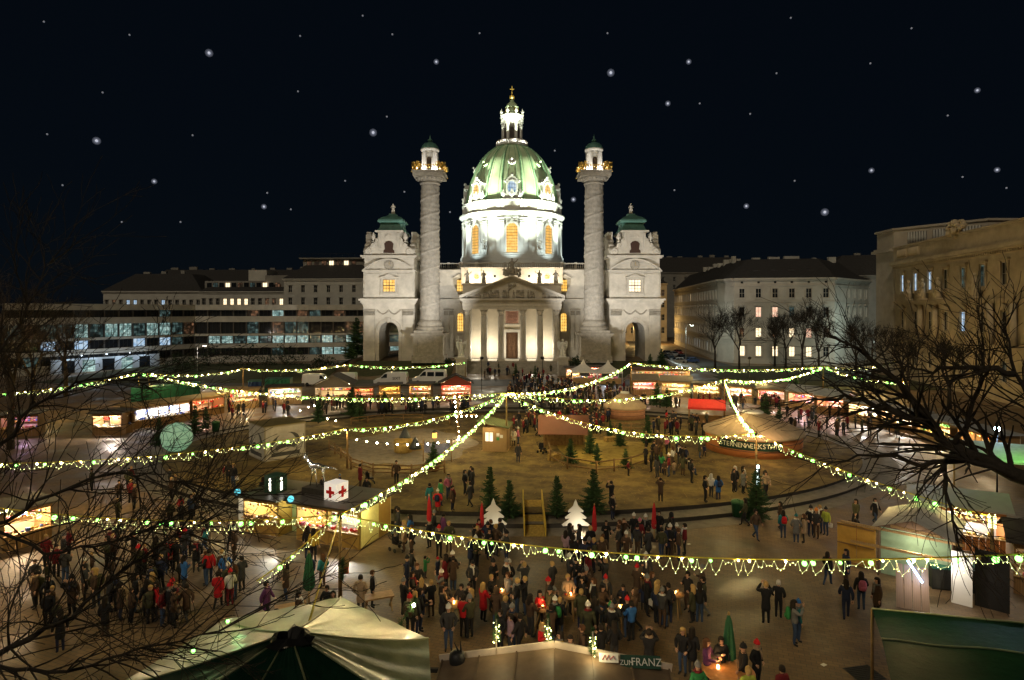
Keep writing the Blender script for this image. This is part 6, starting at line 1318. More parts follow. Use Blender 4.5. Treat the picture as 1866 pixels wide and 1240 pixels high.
def cutout(label, g, h, lit):
    T = thing('tree_cutout', label, 'cut-out tree', g); half = [(.06, 0), (.06, .14), (.42, .11), (.46, .16), (.19, .36), (.34, .35), (.36, .40), (.14, .58), (.25, .57), (.26, .62), (.085, .78), (.045, .9), (.0, 1.0)]
    mb = MB(); mb.bar((0, .04, h * .55), (0, .6, 0), .05, .05); mb.build('strut', WOOD, T)
    for rz_ in (0,):
        P = [(-a * h, b * h) for a, b in half] + [(a * h, b * h) for a, b in reversed(half[:-1])]; mb = MB(); mb.prism(P[::-1] if rz_ else P, -.03 if not rz_ else -.025, .03 if not rz_ else .025, 0, Matrix.Rotation(rz_, 4, 'Z')); mb.build('board', WCUT, T)
    if lit: lamp('spot_bulb', 'POINT', lit, (1, .85, .6), (.25, -.8, .25), T, .06)
cutout('white cut-out wooden tree left of the straw ramp', gp(899, 962), 2.0, 9); cutout('lit white cut-out wooden tree right of the straw ramp', gp(1049, 965), 2.0, 30)
def parasol(label, g, h, r, m, group):
    T = thing('closed_parasol', label, 'parasol', g, 0, group); mb = MB(); mb.tube([(0, 0, 0), (0, 0, h * .35)], .035, 6); mb.build('pole', WOOD_L, T)
    mb = MB(); n = 16; vs = []; prof = [(.55, .3), (1.0, .36), (.95, .5), (.7, .7), (.45, .88), (.12, .98)]
    for rr, zz in prof:
        for k in range(n): a = 2 * PI * k / n; q = rr * r * (1 if k % 2 else .72); vs.append((q * math.cos(a), q * math.sin(a), zz * h))
    mb.add(vs, [(j * n + k, j * n + (k + 1) % n, (j + 1) * n + (k + 1) % n, (j + 1) * n + k) for j in range(len(prof) - 1) for k in range(n)] + [tuple((len(prof) - 1) * n + k for k in range(n))], 0, False); mb.build('folded_canopy', m, T)
    mb = MB(); mb.lathe([(r * .86, h * .44), (r * .9, h * .455), (r * .86, h * .47)], 12); mb.build('tie_strap', m, T); mb = MB(); mb.lathe([(.05, h * .97), (.05, h), (.01, h * 1.02)], 8); mb.build('finial', WOOD_L, T)
    mb = MB(); mb.lathe([(.3, 0), (.3, .06), (.06, .1)], 12); mb.build('foot', IRON, T)
REDF = mat('red_parasol_fabric', (.5, .025, .03), .75, .12, 4); GRNF = mat('green_parasol_fabric', (.025, .11, .05), .75, .15, 4, .2)
for px, py, lb in ((782, 970, 'closed red parasol nearest the first aid stall'), (878, 985, 'closed red parasol before the left white cut-out tree'), (1083, 990, 'closed red parasol before the lit cut-out tree'), (1192, 985, 'closed red parasol amid the group on the open paving')): parasol(lb, gp(px, py), 2.45, .17, REDF, 'closed red parasols')
parasol('closed green parasol beside the big green tent', gp(563, 1105), 2.7, .3, GRNF, 'closed green parasols'); parasol('closed green parasol standing in the round table', gp(1328, 1245), 2.75, .27, GRNF, 'closed green parasols')
# rubbish bins, kerb boxes
def bin_(label, g): T = thing('rubbish_bin', label, 'rubbish bin', g, 0, 'green rubbish bins'); mb = MB(); mb.lathe([(.36, 0), (.42, .9), (.45, .92), (.45, .98)], 14); mb.build('body', mat('green_bin', (.02, .09, .04), .5), T); mb = MB(); mb.lathe([(.46, .98), (.4, 1.1), (.1, 1.2), (.01, 1.21)], 14); mb.build('lid', mat('green_bin_lid', (.06, .16, .06), .5), T)
bin_('green rubbish bin beside the fir at the letter sign pole', gp(1356, 943)); bin_('green rubbish bin near the firs by the left stalls', gp(393, 786)); bin_('green rubbish bin behind the letter sign fir', gp(1344, 935))
# ------------------------------------------------------------------ vehicles
PAINTW = mat('white_van_paint', (.75, .75, .74), .35, .04, 2, spec=.5); TYRE = mat('tyre_rubber', (.02, .02, .02), .8, .1, 5); RIM_ = mat('wheel_rim', (.4, .4, .42), .35, 0, metal=.8); CARG = mat('car_glass', (.02, .025, .03), .06, 0, spec=.7); TAIL = mat('tail_lamp', (.4, .02, .02), .3); HEAD = mat('head_lamp', (.7, .7, .7), .2)
def wheel(T, x, y, r, w_=.22):
    M = Matrix.Translation((x, y, r)) @ Matrix.Rotation(PI / 2, 4, 'X'); mb = MB(); mb.lathe([(r * .6, -w_ / 2), (r * .95, -w_ / 2), (r, -w_ / 4), (r, w_ / 4), (r * .95, w_ / 2), (r * .6, w_ / 2)], 18, M=M); o = mb.build('wheel', TYRE, T); mb = MB(); mb.lathe([(.01, -w_ * .46), (r * .58, -w_ * .46), (r * .62, w_ * .46), (.01, w_ * .46)], 12, M=M, sm=False); mb.build('rim', RIM_, o)
def vehicle(name, label, cat, loc, rz, side_prof, half, paint, glass, wheels, wr, group=None, txt=None):
    """side_prof: x,z outline; glass: list of x,z window polygons on the sides; nose points to -x"""
    T = thing(name, label, cat, loc, rz, group); mb = MB(); n = len(side_prof); zmax = max(z for x, z in side_prof); vs = []; ins = lambda z: half - .16 * max(0, (z - zmax * .52)) / (zmax * .48) if z > zmax * .52 else half
    for e in (-1, 1): vs += [(x, e * ins(z), z) for x, z in side_prof]
    mb.add(vs, [tuple(range(n)), tuple(range(2 * n - 1, n - 1, -1))] + [(i, i + n, (i + 1) % n + n, (i + 1) % n) for i in range(n)]); b = mb.build('body', paint, T)
    md = b.modifiers.new('soft', 'BEVEL'); md.width = .05; md.segments = 2
    for e in (-1, 1):
        for poly in glass:
            mb = MB(); mb.add([(x, e * (ins(z) + .012), z) for x, z in poly], [tuple(range(len(poly))) if e > 0 else tuple(range(len(poly) - 1, -1, -1))]); mb.build('side_window', CARG, T)
        for (x) in wheels: wheel(T, x, e * (half - .1), wr)
    return T
VAN = [(-2.6, .35), (-2.62, .8), (-2.35, 1.05), (-1.7, 1.2), (-.95, 1.95), (-.7, 2.1), (2.45, 2.1), (2.55, 1.9), (2.6, .5), (2.5, .35)]
def van(label, loc, rz, glass, txt=None):
    T = vehicle('delivery_van', label, 'van', loc, rz, VAN, .95, PAINTW, glass, (-1.75, 1.65), .34, 'white vans behind the stalls')
    mb = MB(); mb.add([(-1.62, -.78, 1.27), (-1.62, .78, 1.27), (-1.0, .7, 1.93), (-1.0, -.7, 1.93)], [(0, 3, 2, 1)]); mb.v = [(x - .03, y, z + .03) for x, y, z in mb.v]; mb.build('windscreen', CARG, T)
    for e in (-1, 1): mb = MB(); mb.box(-2.64, -2.5, e * .7 - .16, e * .7 + .16, .72, .92); mb.build('headlight', HEAD, T); mb = MB(); mb.box(2.58, 2.62, e * .8 - .08, e * .8 + .08, .9, 1.4); mb.build('tail_light', TAIL, T); mb = MB(); mb.box(-1.35, -1.15, e * 1.0 - .08, e * 1.0 + .08, 1.25, 1.45); mb.build('mirror', IRON, T)
    mb = MB(); mb.box(-2.68, -2.55, -.85, .85, .35, .6); mb.build('bumper', IRON, T)
    if txt: text(txt, .62, T, (1.0, -.985, 1.2), (PI / 2, 0, 0), IRON, .005)
    return T
GLF = [(-1.45, 1.3), (-.5, 1.3), (-.5, 1.9), (-.85, 1.9)]; van('white rental van with black SIXT lettering behind the stalls', gp(711, 704) + Vector((0, 1, 0)), 0, [GLF], 'SIXT').scale = (1.12, 1.12, 1.12)
van('white minibus with dark side windows behind the stalls', gp(782, 702) + Vector((0, 1, 0)), 0, [GLF, [(-.3, 1.25), (.75, 1.25), (.75, 1.85), (-.3, 1.85)], [(.95, 1.25), (2.25, 1.25), (2.25, 1.85), (.95, 1.85)]]).scale = (1.15, 1.15, 1.25)
van('plain white van parked behind the grey gabled hut', gp(618, 703) + Vector((0, 2, 0)), 0, [GLF]); van('low white van parked beside the green container', gp(573, 706) + Vector((0, 2, 0)), PI, [GLF])
CAR = [(-2.1, .3), (-2.15, .65), (-1.95, .8), (-1.0, .92), (-.35, 1.38), (.0, 1.45), (1.0, 1.42), (1.6, 1.0), (2.1, .9), (2.15, .5), (2.05, .3)]
CGL = [[(-.85, .95), (.25, .95), (.25, 1.36), (-.3, 1.34)], [(.35, .95), (1.45, .98), (.95, 1.34), (.35, 1.36)]]
CP = [mat('car_paint_' + n, c, .3, .03, 2, metal=.3, spec=.5) for n, c in (('black', (.02, .02, .022)), ('grey', (.12, .12, .13)), ('silver', (.35, .35, .36)), ('blue', (.03, .05, .12)), ('red', (.2, .02, .02)))]
for i, (px, py, rz_, c, lb) in enumerate(((1213, 657, 95, 0, 'black parked car at the mouth of the side street'), (1222, 660, 95, 1, 'dark grey parked car behind the black one in the side street'), (1234, 664, 10, 2, 'silver parked car broadside in the side street'), (1243, 656, 95, 0, 'black parked car by the corner house kerb'), (1258, 662, 15, 3, 'dark blue parked car at the corner of the lawn'), (1228, 650, 95, 2, 'silver parked car further down the side street'), (1236, 646, 95, 4, 'dark red parked car deep in the side street'), (1216, 648, 95, 1, 'grey parked car deep in the side street by the church'), (1078, 662, 5, 0, 'dark car parked beside the right spiral column'))):
    Y = 13.4 * FPX / (py - HZ); X = (px - CX) * Y / FPX
    if i == 8: Y, X = 119, 15.2
    T = vehicle('parked_car', lb, 'car', (X, Y, gz(X, Y) + .03), R(rz_), CAR, .88, CP[c], CGL, (-1.35, 1.3), .31, 'cars parked in the side street')
    mb = MB(); mb.add([(-.98, -.74, .97), (-.98, .74, .97), (-.4, .66, 1.39), (-.4, -.66, 1.39)], [(0, 3, 2, 1)]); mb.v = [(x - .02, y, z + .03) for x, y, z in mb.v]; mb.build('windscreen', CARG, T)
    mb = MB(); mb.add([(1.62, -.72, 1.02), (1.62, .72, 1.02), (1.05, .66, 1.42), (1.05, -.66, 1.42)], [(0, 1, 2, 3)]); mb.v = [(x + .02, y, z + .03) for x, y, z in mb.v]; mb.build('rear_window', CARG, T)
    for e in (-1, 1): mb = MB(); mb.box(-2.17, -2.0, e * .62 - .15, e * .62 + .15, .62, .76); mb.build('headlight', HEAD, T); mb = MB(); mb.box(2.05, 2.17, e * .65 - .14, e * .65 + .14, .7, .84); mb.build('tail_light', TAIL, T)
# containers
def container(label, a, b, hgt, m):
    M, L = side(a[:2], b[:2]); T = thing('green_container', label, 'container', (a[0], a[1], gz(*a[:2])), math.atan2(b[1] - a[1], b[0] - a[0]), 'green containers'); mb = MB(); n = int(L / .16); vs = []
    for i in range(n + 1): y = 0 if (i // 2) % 2 else .06; vs += [(L * i / n, y, .1), (L * i / n, y, hgt - .1)]
    mb.add(vs, [(2 * i, 2 * i + 2, 2 * i + 3, 2 * i + 1) for i in range(n)]); mb.box(0, L, .1, 2.4, .0, hgt - .08); mb.build('corrugated_side', m, T); mb = MB(); mb.box(-.03, L + .03, -.05, 2.45, hgt - .08, hgt + .03); mb.build('roof', mat('container_roof', (.03, .14, .1), .5, .3, 1), T)
GC = mat('green_container_paint', (.02, .13, .075), .55, .25, 1.2)
container('long green container behind the long brown hut', gp(258, 742), gp(366, 726), 2.5, GC); container('green container behind the white lit stall', gp(482, 722), gp(528, 721), 2.6, GC); container('blue tarpaulined box beside the green container', gp(452, 724), gp(476, 723), 2.4, mat('blue_container_paint', (.02, .05, .14), .6, .2, 1.2))
# ------------------------------------------------------------------ near stalls, tents and tables
PANELG = mat('pale_green_panel', (.35, .42, .2), .7, .12, 2); PANELC = mat('cream_panel', (.6, .55, .38), .7, .08, 2); YELB = wave_mat('ochre_boards', (.42, .26, .06), (.32, .19, .04), 4, .7)
FELT = mat('wet_felt_roof', (.06, .05, .042), .45, .35, .9, .5)
A0, B0 = Vector((-17.7, 40.5)), Vector((-9.3, 37.3)); M_, L_ = side(A0, B0)
def seg(a, b): u = (B0 - A0).normalized(); return A0 + u * a, A0 + u * b
s1 = stall('low snack hut with green cube on its roof and bright counter', *seg(0, 2.9), 3.6, 2.45, 'shed', YELB, (1, .95, .75), 170, 51, pal=(1, 2, 5), roofm=FELT, inw=PANELC, over=.25)
s2 = stall('snack hut with first aid cube on its roof and sweets on display', *seg(4.3, 9.0), 3.6, 2.55, 'shed', YELB, (1, .95, .8), 190, 52, pal=(0, 2, 6), roofm=FELT, inw=PANELC, over=.3)
T = thing('passage_hut', 'narrow lit passage joining the two snack huts', 'hut', (*seg(2.96, 0)[0], -.6), math.atan2(B0.y - A0.y, B0.x - A0.x)); mb = MB(); mb.box(.0, 1.28, 1.2, 1.26, 0, 2.2); mb.build('back_panel', PANELG, T); mb = MB(); mb.box(.0, 1.28, .3, 3.6, 2.25, 2.34); mb.build('roof', FELT, T); lamp('passage_light', 'POINT', 25, (.95, 1, .6), (.65, .6, 2.0), T, .1)
for s_, x0, x1 in ((s1, 0, 2.9), (s2, 0, 4.7)):            # diagonal braces on the counter fronts and a round coloured beacon
    mb = MB(); w_ = x1 - x0
    for i in range(2):
        a = w_ * i / 2 + .08; b = w_ * (i + 1) / 2 - .08; mb.bar((a, -.02, .08), (b, -.02, .9), .06, .05); mb.bar((a, -.02, .9), (b, -.02, .08), .06, .05)
    mb.build('cross_brace', WOOD, s_)
    mb = MB(); mb.ball((.0, -.5, 2.75), .2, 0, 12, 8); mb.build('beacon', mat('teal_beacon', (.1, .4, .5), .4, 0, emis=(.1, .5, .6), est=1.2), s_)
sp = MB(); sp.box(4.76, 4.8, .1, 2.0, .1, 2.3); sp.build('snowflake_panel', mat('lit_yellow_panel', (.7, .62, .25), .7, .1, 5), s2); lamp('side_light', 'POINT', 35, (1, .95, .5), (5.6, .4, 2.2), s2, .1)
mb = MB(); mb.box(-1.9, -.1, 1.5, 1.56, 0, 1.9); mb.build('white_screen', WCUT, s1); lamp('screen_light', 'POINT', 45, (1, .9, .7), (-1.0, .3, 2.1), s1, .1)
SGN = mat('sign_dark_green', (.015, .06, .035), .6); LITW = mat('lit_white_panel', (.8, .8, .75), .5, 0, emis=(1, .95, .8), est=3); REDX = mat('red_cross_paint', (.6, .01, .01), .6, 0)
def roofpt(a, b, z=2.0): p = M_ @ Vector((a, b, 0)); return Vector((p.x, p.y, -.6 + z))
T = thing('information_cube', 'dark green cube with a lit letter i on its sides on the snack hut roof', 'sign', roofpt(1.6, 1.2, 2.48), R(-25)); mb = MB(); mb.box(-.5, .5, -.5, .5, 0, 1.15); mb.build('body', SGN, T)
for rz_ in (0, PI / 2):
    MM = Matrix.Rotation(rz_, 4, 'Z'); mb = MB(); mb.box(-.09, .09, -.515, -.502, .15, .7, 0, MM); mb.ball((0, -.5, .88), .11, 0, 10, 6, sy=.15, M=MM); mb.build('letter_i', LITW, T)
T = thing('first_aid_cube', 'lit white cube with red crosses on the snack hut roof', 'sign', roofpt(6.6, 1.0, 2.58), R(-28)); mb = MB(); mb.box(-.52, .52, -.52, .52, 0, 1.1); mb.build('body', mat('first_aid_white', (.8, .78, .74), .6, 0, emis=(1, .9, .8), est=.35), T)
for rz_ in (0, PI / 2): MM = Matrix.Rotation(rz_, 4, 'Z'); mb = MB(); mb.box(-.34, .34, -.54, -.525, .45, .65, 0, MM); mb.box(-.1, .1, -.545, -.528, .2, .9, 0, MM); mb.build('red_cross', REDX, T)
# long-legged silver figure on a dark base
SIL = mat('silver_sculpture', (.8, .8, .75), .25, .1, 4, metal=.9); T = thing('roof_sculpture', 'bright silver long-legged animal sculpture on a dark base on the hut roof', 'sculpture', roofpt(4.6, 1.7, 2.5), R(-20)); mb = MB(); mb.box(-.9, .9, -.45, .45, 0, .45); mb.build('base', mat('dark_base', (.03, .025, .02), .8, .4, 6, .5), T); mb = MB()
for x, dx in ((-.35, -.15), (.35, .2), (-.2, .1), (.5, -.05)): mb.tube([(x + dx * 2.2, .1 if dx < 0 else -.1, .45), (x + dx * .6, 0, 1.2), (x, 0, 1.75)], [.05, .045, .09], 7)
mb.tube([(.55, 0, 1.75), (.0, 0, 1.85), (-.45, 0, 1.8), (-.75, 0, 2.15), (-.95, 0, 2.35)], [.14, .19, .2, .12, .1], 9); mb.tube([(-.92, 0, 2.38), (-1.2, -.02, 2.22)], [.13, .05], 8); mb.tube([(.6, 0, 1.8), (1.2, .05, 1.78), (1.5, .05, 1.7)], [.09, .05, .02], 6)
for e in (-1, 1): mb.tube([(-.9, e * .08, 2.45), (-.88, e * .12, 2.68)], [.04, .01], 5)
mb.build('animal', SIL, T); lamp('sculpture_lamp', 'POINT', 30, (1, .9, .7), (-.9, -.7, 2.5), T, .08)
# --- big green canopy tent in front
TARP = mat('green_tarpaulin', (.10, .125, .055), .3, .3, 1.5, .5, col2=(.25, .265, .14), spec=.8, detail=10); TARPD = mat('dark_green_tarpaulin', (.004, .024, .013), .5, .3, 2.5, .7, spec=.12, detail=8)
PK = Vector((-6.5, 18.0, 4.35)); T = thing('canopy_tent', 'big green canopy tent with torn dark vent at its peak', 'tent', (PK.x, PK.y, -.6))
EV = [(-6.8, 24.4), (-2.9, 21.3), (-2.2, 17.2), (-3.6, 13.8), (-7.5, 13.0), (-11.2, 14.6), (-12.0, 18.6), (-10.6, 22.6)]; EZ = 2.6
for i in range(8):
    a, b = Vector((*EV[i], EZ)), Vector((*EV[(i + 1) % 8], EZ)); mb = MB(); n, m = 18, 14; vs = []; fs = []
    for j in range(m + 1):
        t = j / m
        for k in range(n + 1):
            u = k / n; e = a.lerp(b, u); top = PK + (e - PK).normalized() * .5 + Vector((0, 0, .0)); p = e.lerp(top, t); p.z = EZ + (PK.z - EZ) * (t ** 1.18) - .12 * math.sin(PI * u) * math.sin(PI * min(1, t * 1.1)) + .025 * math.sin(u * 22 + i * 2 + 2.5 * t) * (.25 + t) * (1 - t) * 2.2 + .015 * math.sin(u * 41 + i * 5 - 3 * t) * t; vs.append(p - Vector((PK.x, PK.y, -.6)))
    for j in range(m):
        for k in range(n): q = j * (n + 1) + k; fs.append((q, q + 1, q + n + 2, q + n + 1))
    mb.add(vs, fs, 0, True); o = mb.build('canopy_panel', TARP if i in (7, 0, 6, 1) else TARPD, T)  # pale and dark panels paint light and shade on one green canvas
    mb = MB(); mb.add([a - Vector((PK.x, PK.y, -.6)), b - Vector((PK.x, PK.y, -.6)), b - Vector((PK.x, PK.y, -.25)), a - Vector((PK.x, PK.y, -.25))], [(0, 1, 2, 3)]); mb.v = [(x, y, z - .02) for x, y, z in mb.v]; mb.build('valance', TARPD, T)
    mb = MB(); mb.tube([Vector((*EV[i], -.6)) - Vector((PK.x, PK.y, -.6)), a - Vector((PK.x, PK.y, -.6))], .06, 6); mb.build('leg', POLEW, T)
    mb = MB(); mb.tube([vs[j * (n + 1)] + Vector((0, 0, .015)) for j in range(m + 1)], .03, 5); mb.build('seam', TARP, T)
mb = MB(); r_ = random.Random(2); vs = []
for k in range(18): a = 2 * PI * k / 18; q = .62 * r_.uniform(.75, 1.2); vs += [(q * math.cos(a), q * math.sin(a), 4.95 + r_.uniform(-.08, .12)), (.4 * math.cos(a), .4 * math.sin(a), 5.12 + r_.uniform(-.1, .1)), (.25 * math.cos(a), .25 * math.sin(a), 4.8)]
mb.add(vs, [(k * 3 + j, ((k + 1) % 18) * 3 + j, ((k + 1) % 18) * 3 + j + 1, k * 3 + j + 1) for k in range(18) for j in range(2)]); mb.v = [(x, y, z - .02) for x, y, z in mb.v]; mb.build('torn_vent', mat('black_tarpaulin', (.008, .008, .008), .5), T)
for px, py, Y, lb in ((352, 1195, 19, 'tent_lamp'), (415, 1140, 21, 'tent_lamp')): lamp('tent_lamp', 'POINT', 6, (.5, 1, .4), pt(px, py, Y) + Vector((0, 0, .25)) - T.location, T, .05); bulb(T, pt(px, py, Y) + Vector((0, 0, .2)) - T.location, .06, B_GREEN)
for p, e in (((-7.2, 18.5, 2.2), 260), ): lamp('tent_inner_light', 'POINT', e, (1, .8, .5), Vector(p) - T.location, T, .3)
# yellow tension straps from the pole over the tent
T2 = thing('tension_strap', 'yellow tension strap stretched from the light pole down over the green tent', 'strap', PO['A']); mb = MB(); mb.tube([(0, 0, 0), Vector((-6.3, 15.0, 4.6)) - PO['A'] + Vector((.6, 0, -.8))], .035, 5); mb.build('strap', CABLE, T2)
T2 = thing('paddle_sign', 'orange tipped wooden paddle board hung on the light pole by the tent', 'sign', PO['A'] + Vector((.12, -.14, -2.9))); mb = MB(); mb.box(-.05, .35, 0, .04, .35, 1.2); mb.build('board', WOOD_L, T2); mb = MB(); mb.box(-.02, .33, -.004, .044, .0, .35); mb.build('orange_tip', mat('orange_paint', (.6, .12, .03), .6), T2)
# --- stall roof with the ZUM FRANZ board
RB = mat('brown_roof_felt', (.16, .11, .07), .6, .25, 1.2, .3); T = thing('franz_stall', 'brown roofed stall seen from above with white fascia boards and a name board', 'market stall', (1.15, 16.8, -.6), R(-4)); WB = mat('white_fascia', (.62, .52, .42), .6, .12, 3)
hx, yb, yf, ez, rz2 = 3.6, -3.2, 2.75, 3.3, 3.85
for e in (-1, 1):
    for i in range(3):
        x0, x1 = hx * i / 3, hx * (i + 1) / 3; zz = lambda x: rz2 - (rz2 - ez) * x / hx; mb = MB(); q = [(e * (x0 + .01), yb, zz(x0)), (e * (x1 - .01), yb, zz(x1)), (e * (x1 - .01), yf, zz(x1)), (e * (x0 + .01), yf, zz(x0))]; qq = q + [(x, y, z - .05) for x, y, z in q]
        mb.add(qq, [(0, 1, 2, 3) if e > 0 else (3, 2, 1, 0), (7, 6, 5, 4) if e > 0 else (4, 5, 6, 7), (0, 4, 5, 1), (1, 5, 6, 2), (2, 6, 7, 3), (3, 7, 4, 0)]); mb.build('roof_sheet', RB, T)
        mb = MB(); mb.bar((e * x1, yb, zz(x1) + .02), (e * x1, yf, zz(x1) + .02), .05, .04); mb.build('batten', RB, T)
    mb = MB(); mb.bar((0, yf + .08, rz2 + .06), (e * (hx + .1), yf + .08, ez + .02), .06, .24); mb.build('fascia_board', WB, T)
    mb = MB(); mb.box(e * 3.3 - .05, e * 3.3 + .05, -3.0, 2.6, 0, ez + .02); mb.build('side_wall', WOOD_L, T)
mb = MB(); mb.box(-3.25, 3.25, 2.45, 2.5, 0, 1.0); mb.build('counter', WOOD_L, T)
lamp('counter_light', 'POINT', 160, (1, .72, .38), (0, 3.3, 2.4), T, .2); lamp('counter_light', 'POINT', 110, (1, .72, .38), (2.4, 3.3, 2.3), T, .2)
BD = thing('name_board', 'dark green ZUM FRANZ name board with white letters on the stall fascia', 'sign', (4.0, 19.15, 3.02), R(-4)); BD.rotation_euler = (R(-28), 0, R(-4)); mb = MB(); mb.box(-.62, .62, -.02, .02, -.17, .19); mb.build('board', SGN, BD); text('ZUM', .2, BD, (-.43, -.03, -.03), (PI / 2, 0, 0), WCUT, .004); text('FRANZ', .3, BD, (.18, -.03, .0), (PI / 2, 0, 0), WCUT, .004)
BD = thing('small_board', 'small white board with a red scrawl beside the name board', 'sign', (3.02, 19.2, 3.12), R(-4)); BD.rotation_euler = (R(-28), 0, R(-4)); mb = MB(); mb.box(-.3, .3, -.02, .02, -.12, .14); mb.build('board', WCUT, BD); mb = MB(); mb.tube([(-.2, -.03, -.05), (-.12, -.03, .08), (-.08, -.03, -.05), (0, -.03, .08), (.03, -.03, -.04), (.15, -.03, .06), (.2, -.03, -.04)], .012, 4); mb.build('scrawl', REDX, BD)
def sprig(label, loc, h, lit=True):
    T = thing('fir_sprig_post', label, 'decoration', loc, 0, 'fir decorated posts on the stall roof'); mb = MB(); mb.tube([(0, 0, -.75), (0, 0, h)], .025, 6); mb.bar((-.18, 0, -.74), (.18, 0, -.74), .07, .05); mb.build('post', WB, T); mb = MB(); r_ = random.Random(int(loc[0] * 50))
    for _ in range(170): z = r_.uniform(0, h + .1); a = r_.random() * 6.28; rr = .2 * (1 - .5 * z / h); d = Vector((math.cos(a) * rr, math.sin(a) * rr, r_.uniform(.02, .16))); p = Vector((0, 0, z)); q = Vector((-d.y, d.x, 0)).normalized() * .02; mb.add([p + q, p + d, p - q], [(0, 1, 2)])
    mb.build('fir_twigs', mat('fresh_fir_twigs', (.05, .11, .035), .8, .3, 5), T); mb = MB()
    for _ in range(16): z = r_.uniform(0, h * .8); a = r_.random() * 6.28; mb.octa((.1 * math.cos(a), .1 * math.sin(a), z), .022)
    o = mb.build('tiny_bulbs', B_TINY, T); o['kind'] = 'stuff'; lamp('sprig_glow', 'POINT', 14, (1, .8, .4), (.0, -.3, h * .4), T, .1)
for x, y, z, lb in ((-.5, 19.7, 3.35, 'fir decorated post on the left end of the white fascia'), (1.15, 19.65, 3.4, 'fir decorated post at the ridge of the stall roof'), (2.55, 19.4, 3.1, 'fir decorated post beside the small white board')): sprig(lb, (x, y, z), .75)
T = thing('black_kettle', 'black pot with two spikes at the left end of the stall roof', 'pot', (-1.75, 19.6, 2.85)); mb = MB(); mb.lathe([(.22, -.25), (.26, .0), (.24, .2), (.1, .28)], 12); mb.build('pot', IRON, T); mb = MB(); mb.tube([(.05, 0, .25), (-.1, 0, .55)], [.04, .01], 5); mb.tube([(.12, 0, .25), (.1, 0, .6)], [.04, .01], 5); mb.build('spike', IRON, T); mb = MB(); mb.box(-.9, .5, -.05, .05, -.4, -.28); mb.build('beam', IRON, T)
T = thing('fir_arch', 'arch of fir twigs with lamps at the edge of the green tent', 'decoration', (-4.6, 22.9, 2.0)); mb = MB(); r_ = random.Random(9)
for i in range(320): t = r_.random(); a = t * 2.0; c = Vector((.25 + .75 * math.sin(a * .8) - .0, 0, 1.25 * math.sin(a * .75))); d = Vector((r_.gauss(0, .12), r_.gauss(0, .1), r_.gauss(0, .12))); q = Vector((-d.y, d.x, .01)).normalized() * .02; mb.add([c + q, c + d, c - q], [(0, 1, 2)])
mb.build('fir_twigs', MATS['fresh_fir_twigs'], T); bulb(T, (.95, -.08, 1.1), .06, B_WARM)
T = thing('fir_bundle', 'bundle of fir branches tied below the light pole', 'decoration', (PO['A'].x + .2, PO['A'].y - .3, .6)); mb = MB()
for i in range(260): z = r_.uniform(0, 1.1); a = r_.random() * 6.28; rr = .32 * math.sin(PI * (z + .1) / 1.3); c = Vector((0, 0, z)); d = Vector((math.cos(a) * rr, math.sin(a) * rr, r_.uniform(-.1, .15))); q = Vector((-d.y, d.x, 0)).normalized() * .03; mb.add([c + q, c + d, c - q], [(0, 1, 2)])
mb.build('fir_twigs', MATS['fresh_fir_twigs'], T)
# --- dark green awning (bottom right)
T = thing('green_awning', 'wide dark green tarpaulin awning stretched over the near right stall', 'awning', (16, 19.5, -.6)); mb = MB(); C4 = [Vector((13.3, 22.7, 2.95)), Vector((19.8, 20.9, 3.1)), Vector((19.0, 13.5, 2.5)), Vector((9.9, 15.2, 2.3))]; n, m = 16, 16; vs = []; fs = []
for j in range(m + 1):
    for k in range(n + 1):
        u, v = k / n, j / m; p = C4[0].lerp(C4[1], u).lerp(C4[3].lerp(C4[2], u), v); p.z += .35 * (1 - abs(v - .35) / .65 if v > .35 else v / .35) + .04 * math.sin(u * 17 + v * 3) * math.sin(PI * v); vs.append(p - Vector((16, 19.5, -.6)))
for j in range(m):
    for k in range(n): q = j * (n + 1) + k; fs.append((q + n + 1, q + n + 2, q + 1, q))
mb.add(vs, fs, 0, True); mb.build('tarpaulin', TARPD, T)
mb = MB(); mb.tube([vs[k] + Vector((0, 0, .02)) for k in range(n + 1)], .035, 5); mb.build('edge_seam', TARP, T); mb = MB(); mb.tube([vs[int(m * .35) * (n + 1) + k] + Vector((0, 0, .03)) for k in range(n + 1)], .03, 5); mb.build('ridge_seam', TARP, T)
for p in (C4[0], C4[1], C4[3]): mb = MB(); q = p - Vector((16, 19.5, -.6)); mb.tube([(q.x, q.y, 0), q], .05, 6); mb.build('leg', POLEW, T)
# --- stall with corrugated roofs, open flaps and boards (right)
COR = wave_mat('grey_corrugated', (.42, .41, .38), (.25, .24, .22), 9, .45, 'X', .8, .1); T = thing('corrugated_stall', 'stall with grey corrugated roof, ochre flap and green inside wall', 'market stall', (21.3, 32.6, -.6), R(-42)); GW = mat('sage_green_wall', (.22, .32, .22), .8, .15, 2)
# local frame: x along the front, -y outward
mb = MB(); n = 46; vs = []
for i in range(n + 1):
    y = -.3 + 4.4 * i / n; dz = .025 if i % 2 else -.025; vs += [(-1.9, y, 2.75 + dz), (0, y, 3.5 + dz), (1.9, y, 2.75 + dz)]
mb.add(vs, [(i * 3 + j, i * 3 + j + 1, (i + 1) * 3 + j + 1, (i + 1) * 3 + j) for i in range(n) for j in range(2)]); mb.build('roof', mat('zinc_sheet', (.42, .41, .38), .45, .2, 1.5, .1), T)
mb = MB(); mb.box(-1.7, 1.7, 3.9, 3.96, 0, 2.8); mb.box(-1.7, -1.64, .1, 3.9, 0, 2.75); mb.box(1.64, 1.7, .1, 3.9, 0, 2.75); mb.prism([(-1.7, 2.75), (1.7, 2.75), (0, 3.42)], .0, .05); mb.build('hut_walls', mat('brown_hut_wall', (.09, .055, .035), .8, .2, 3), T)
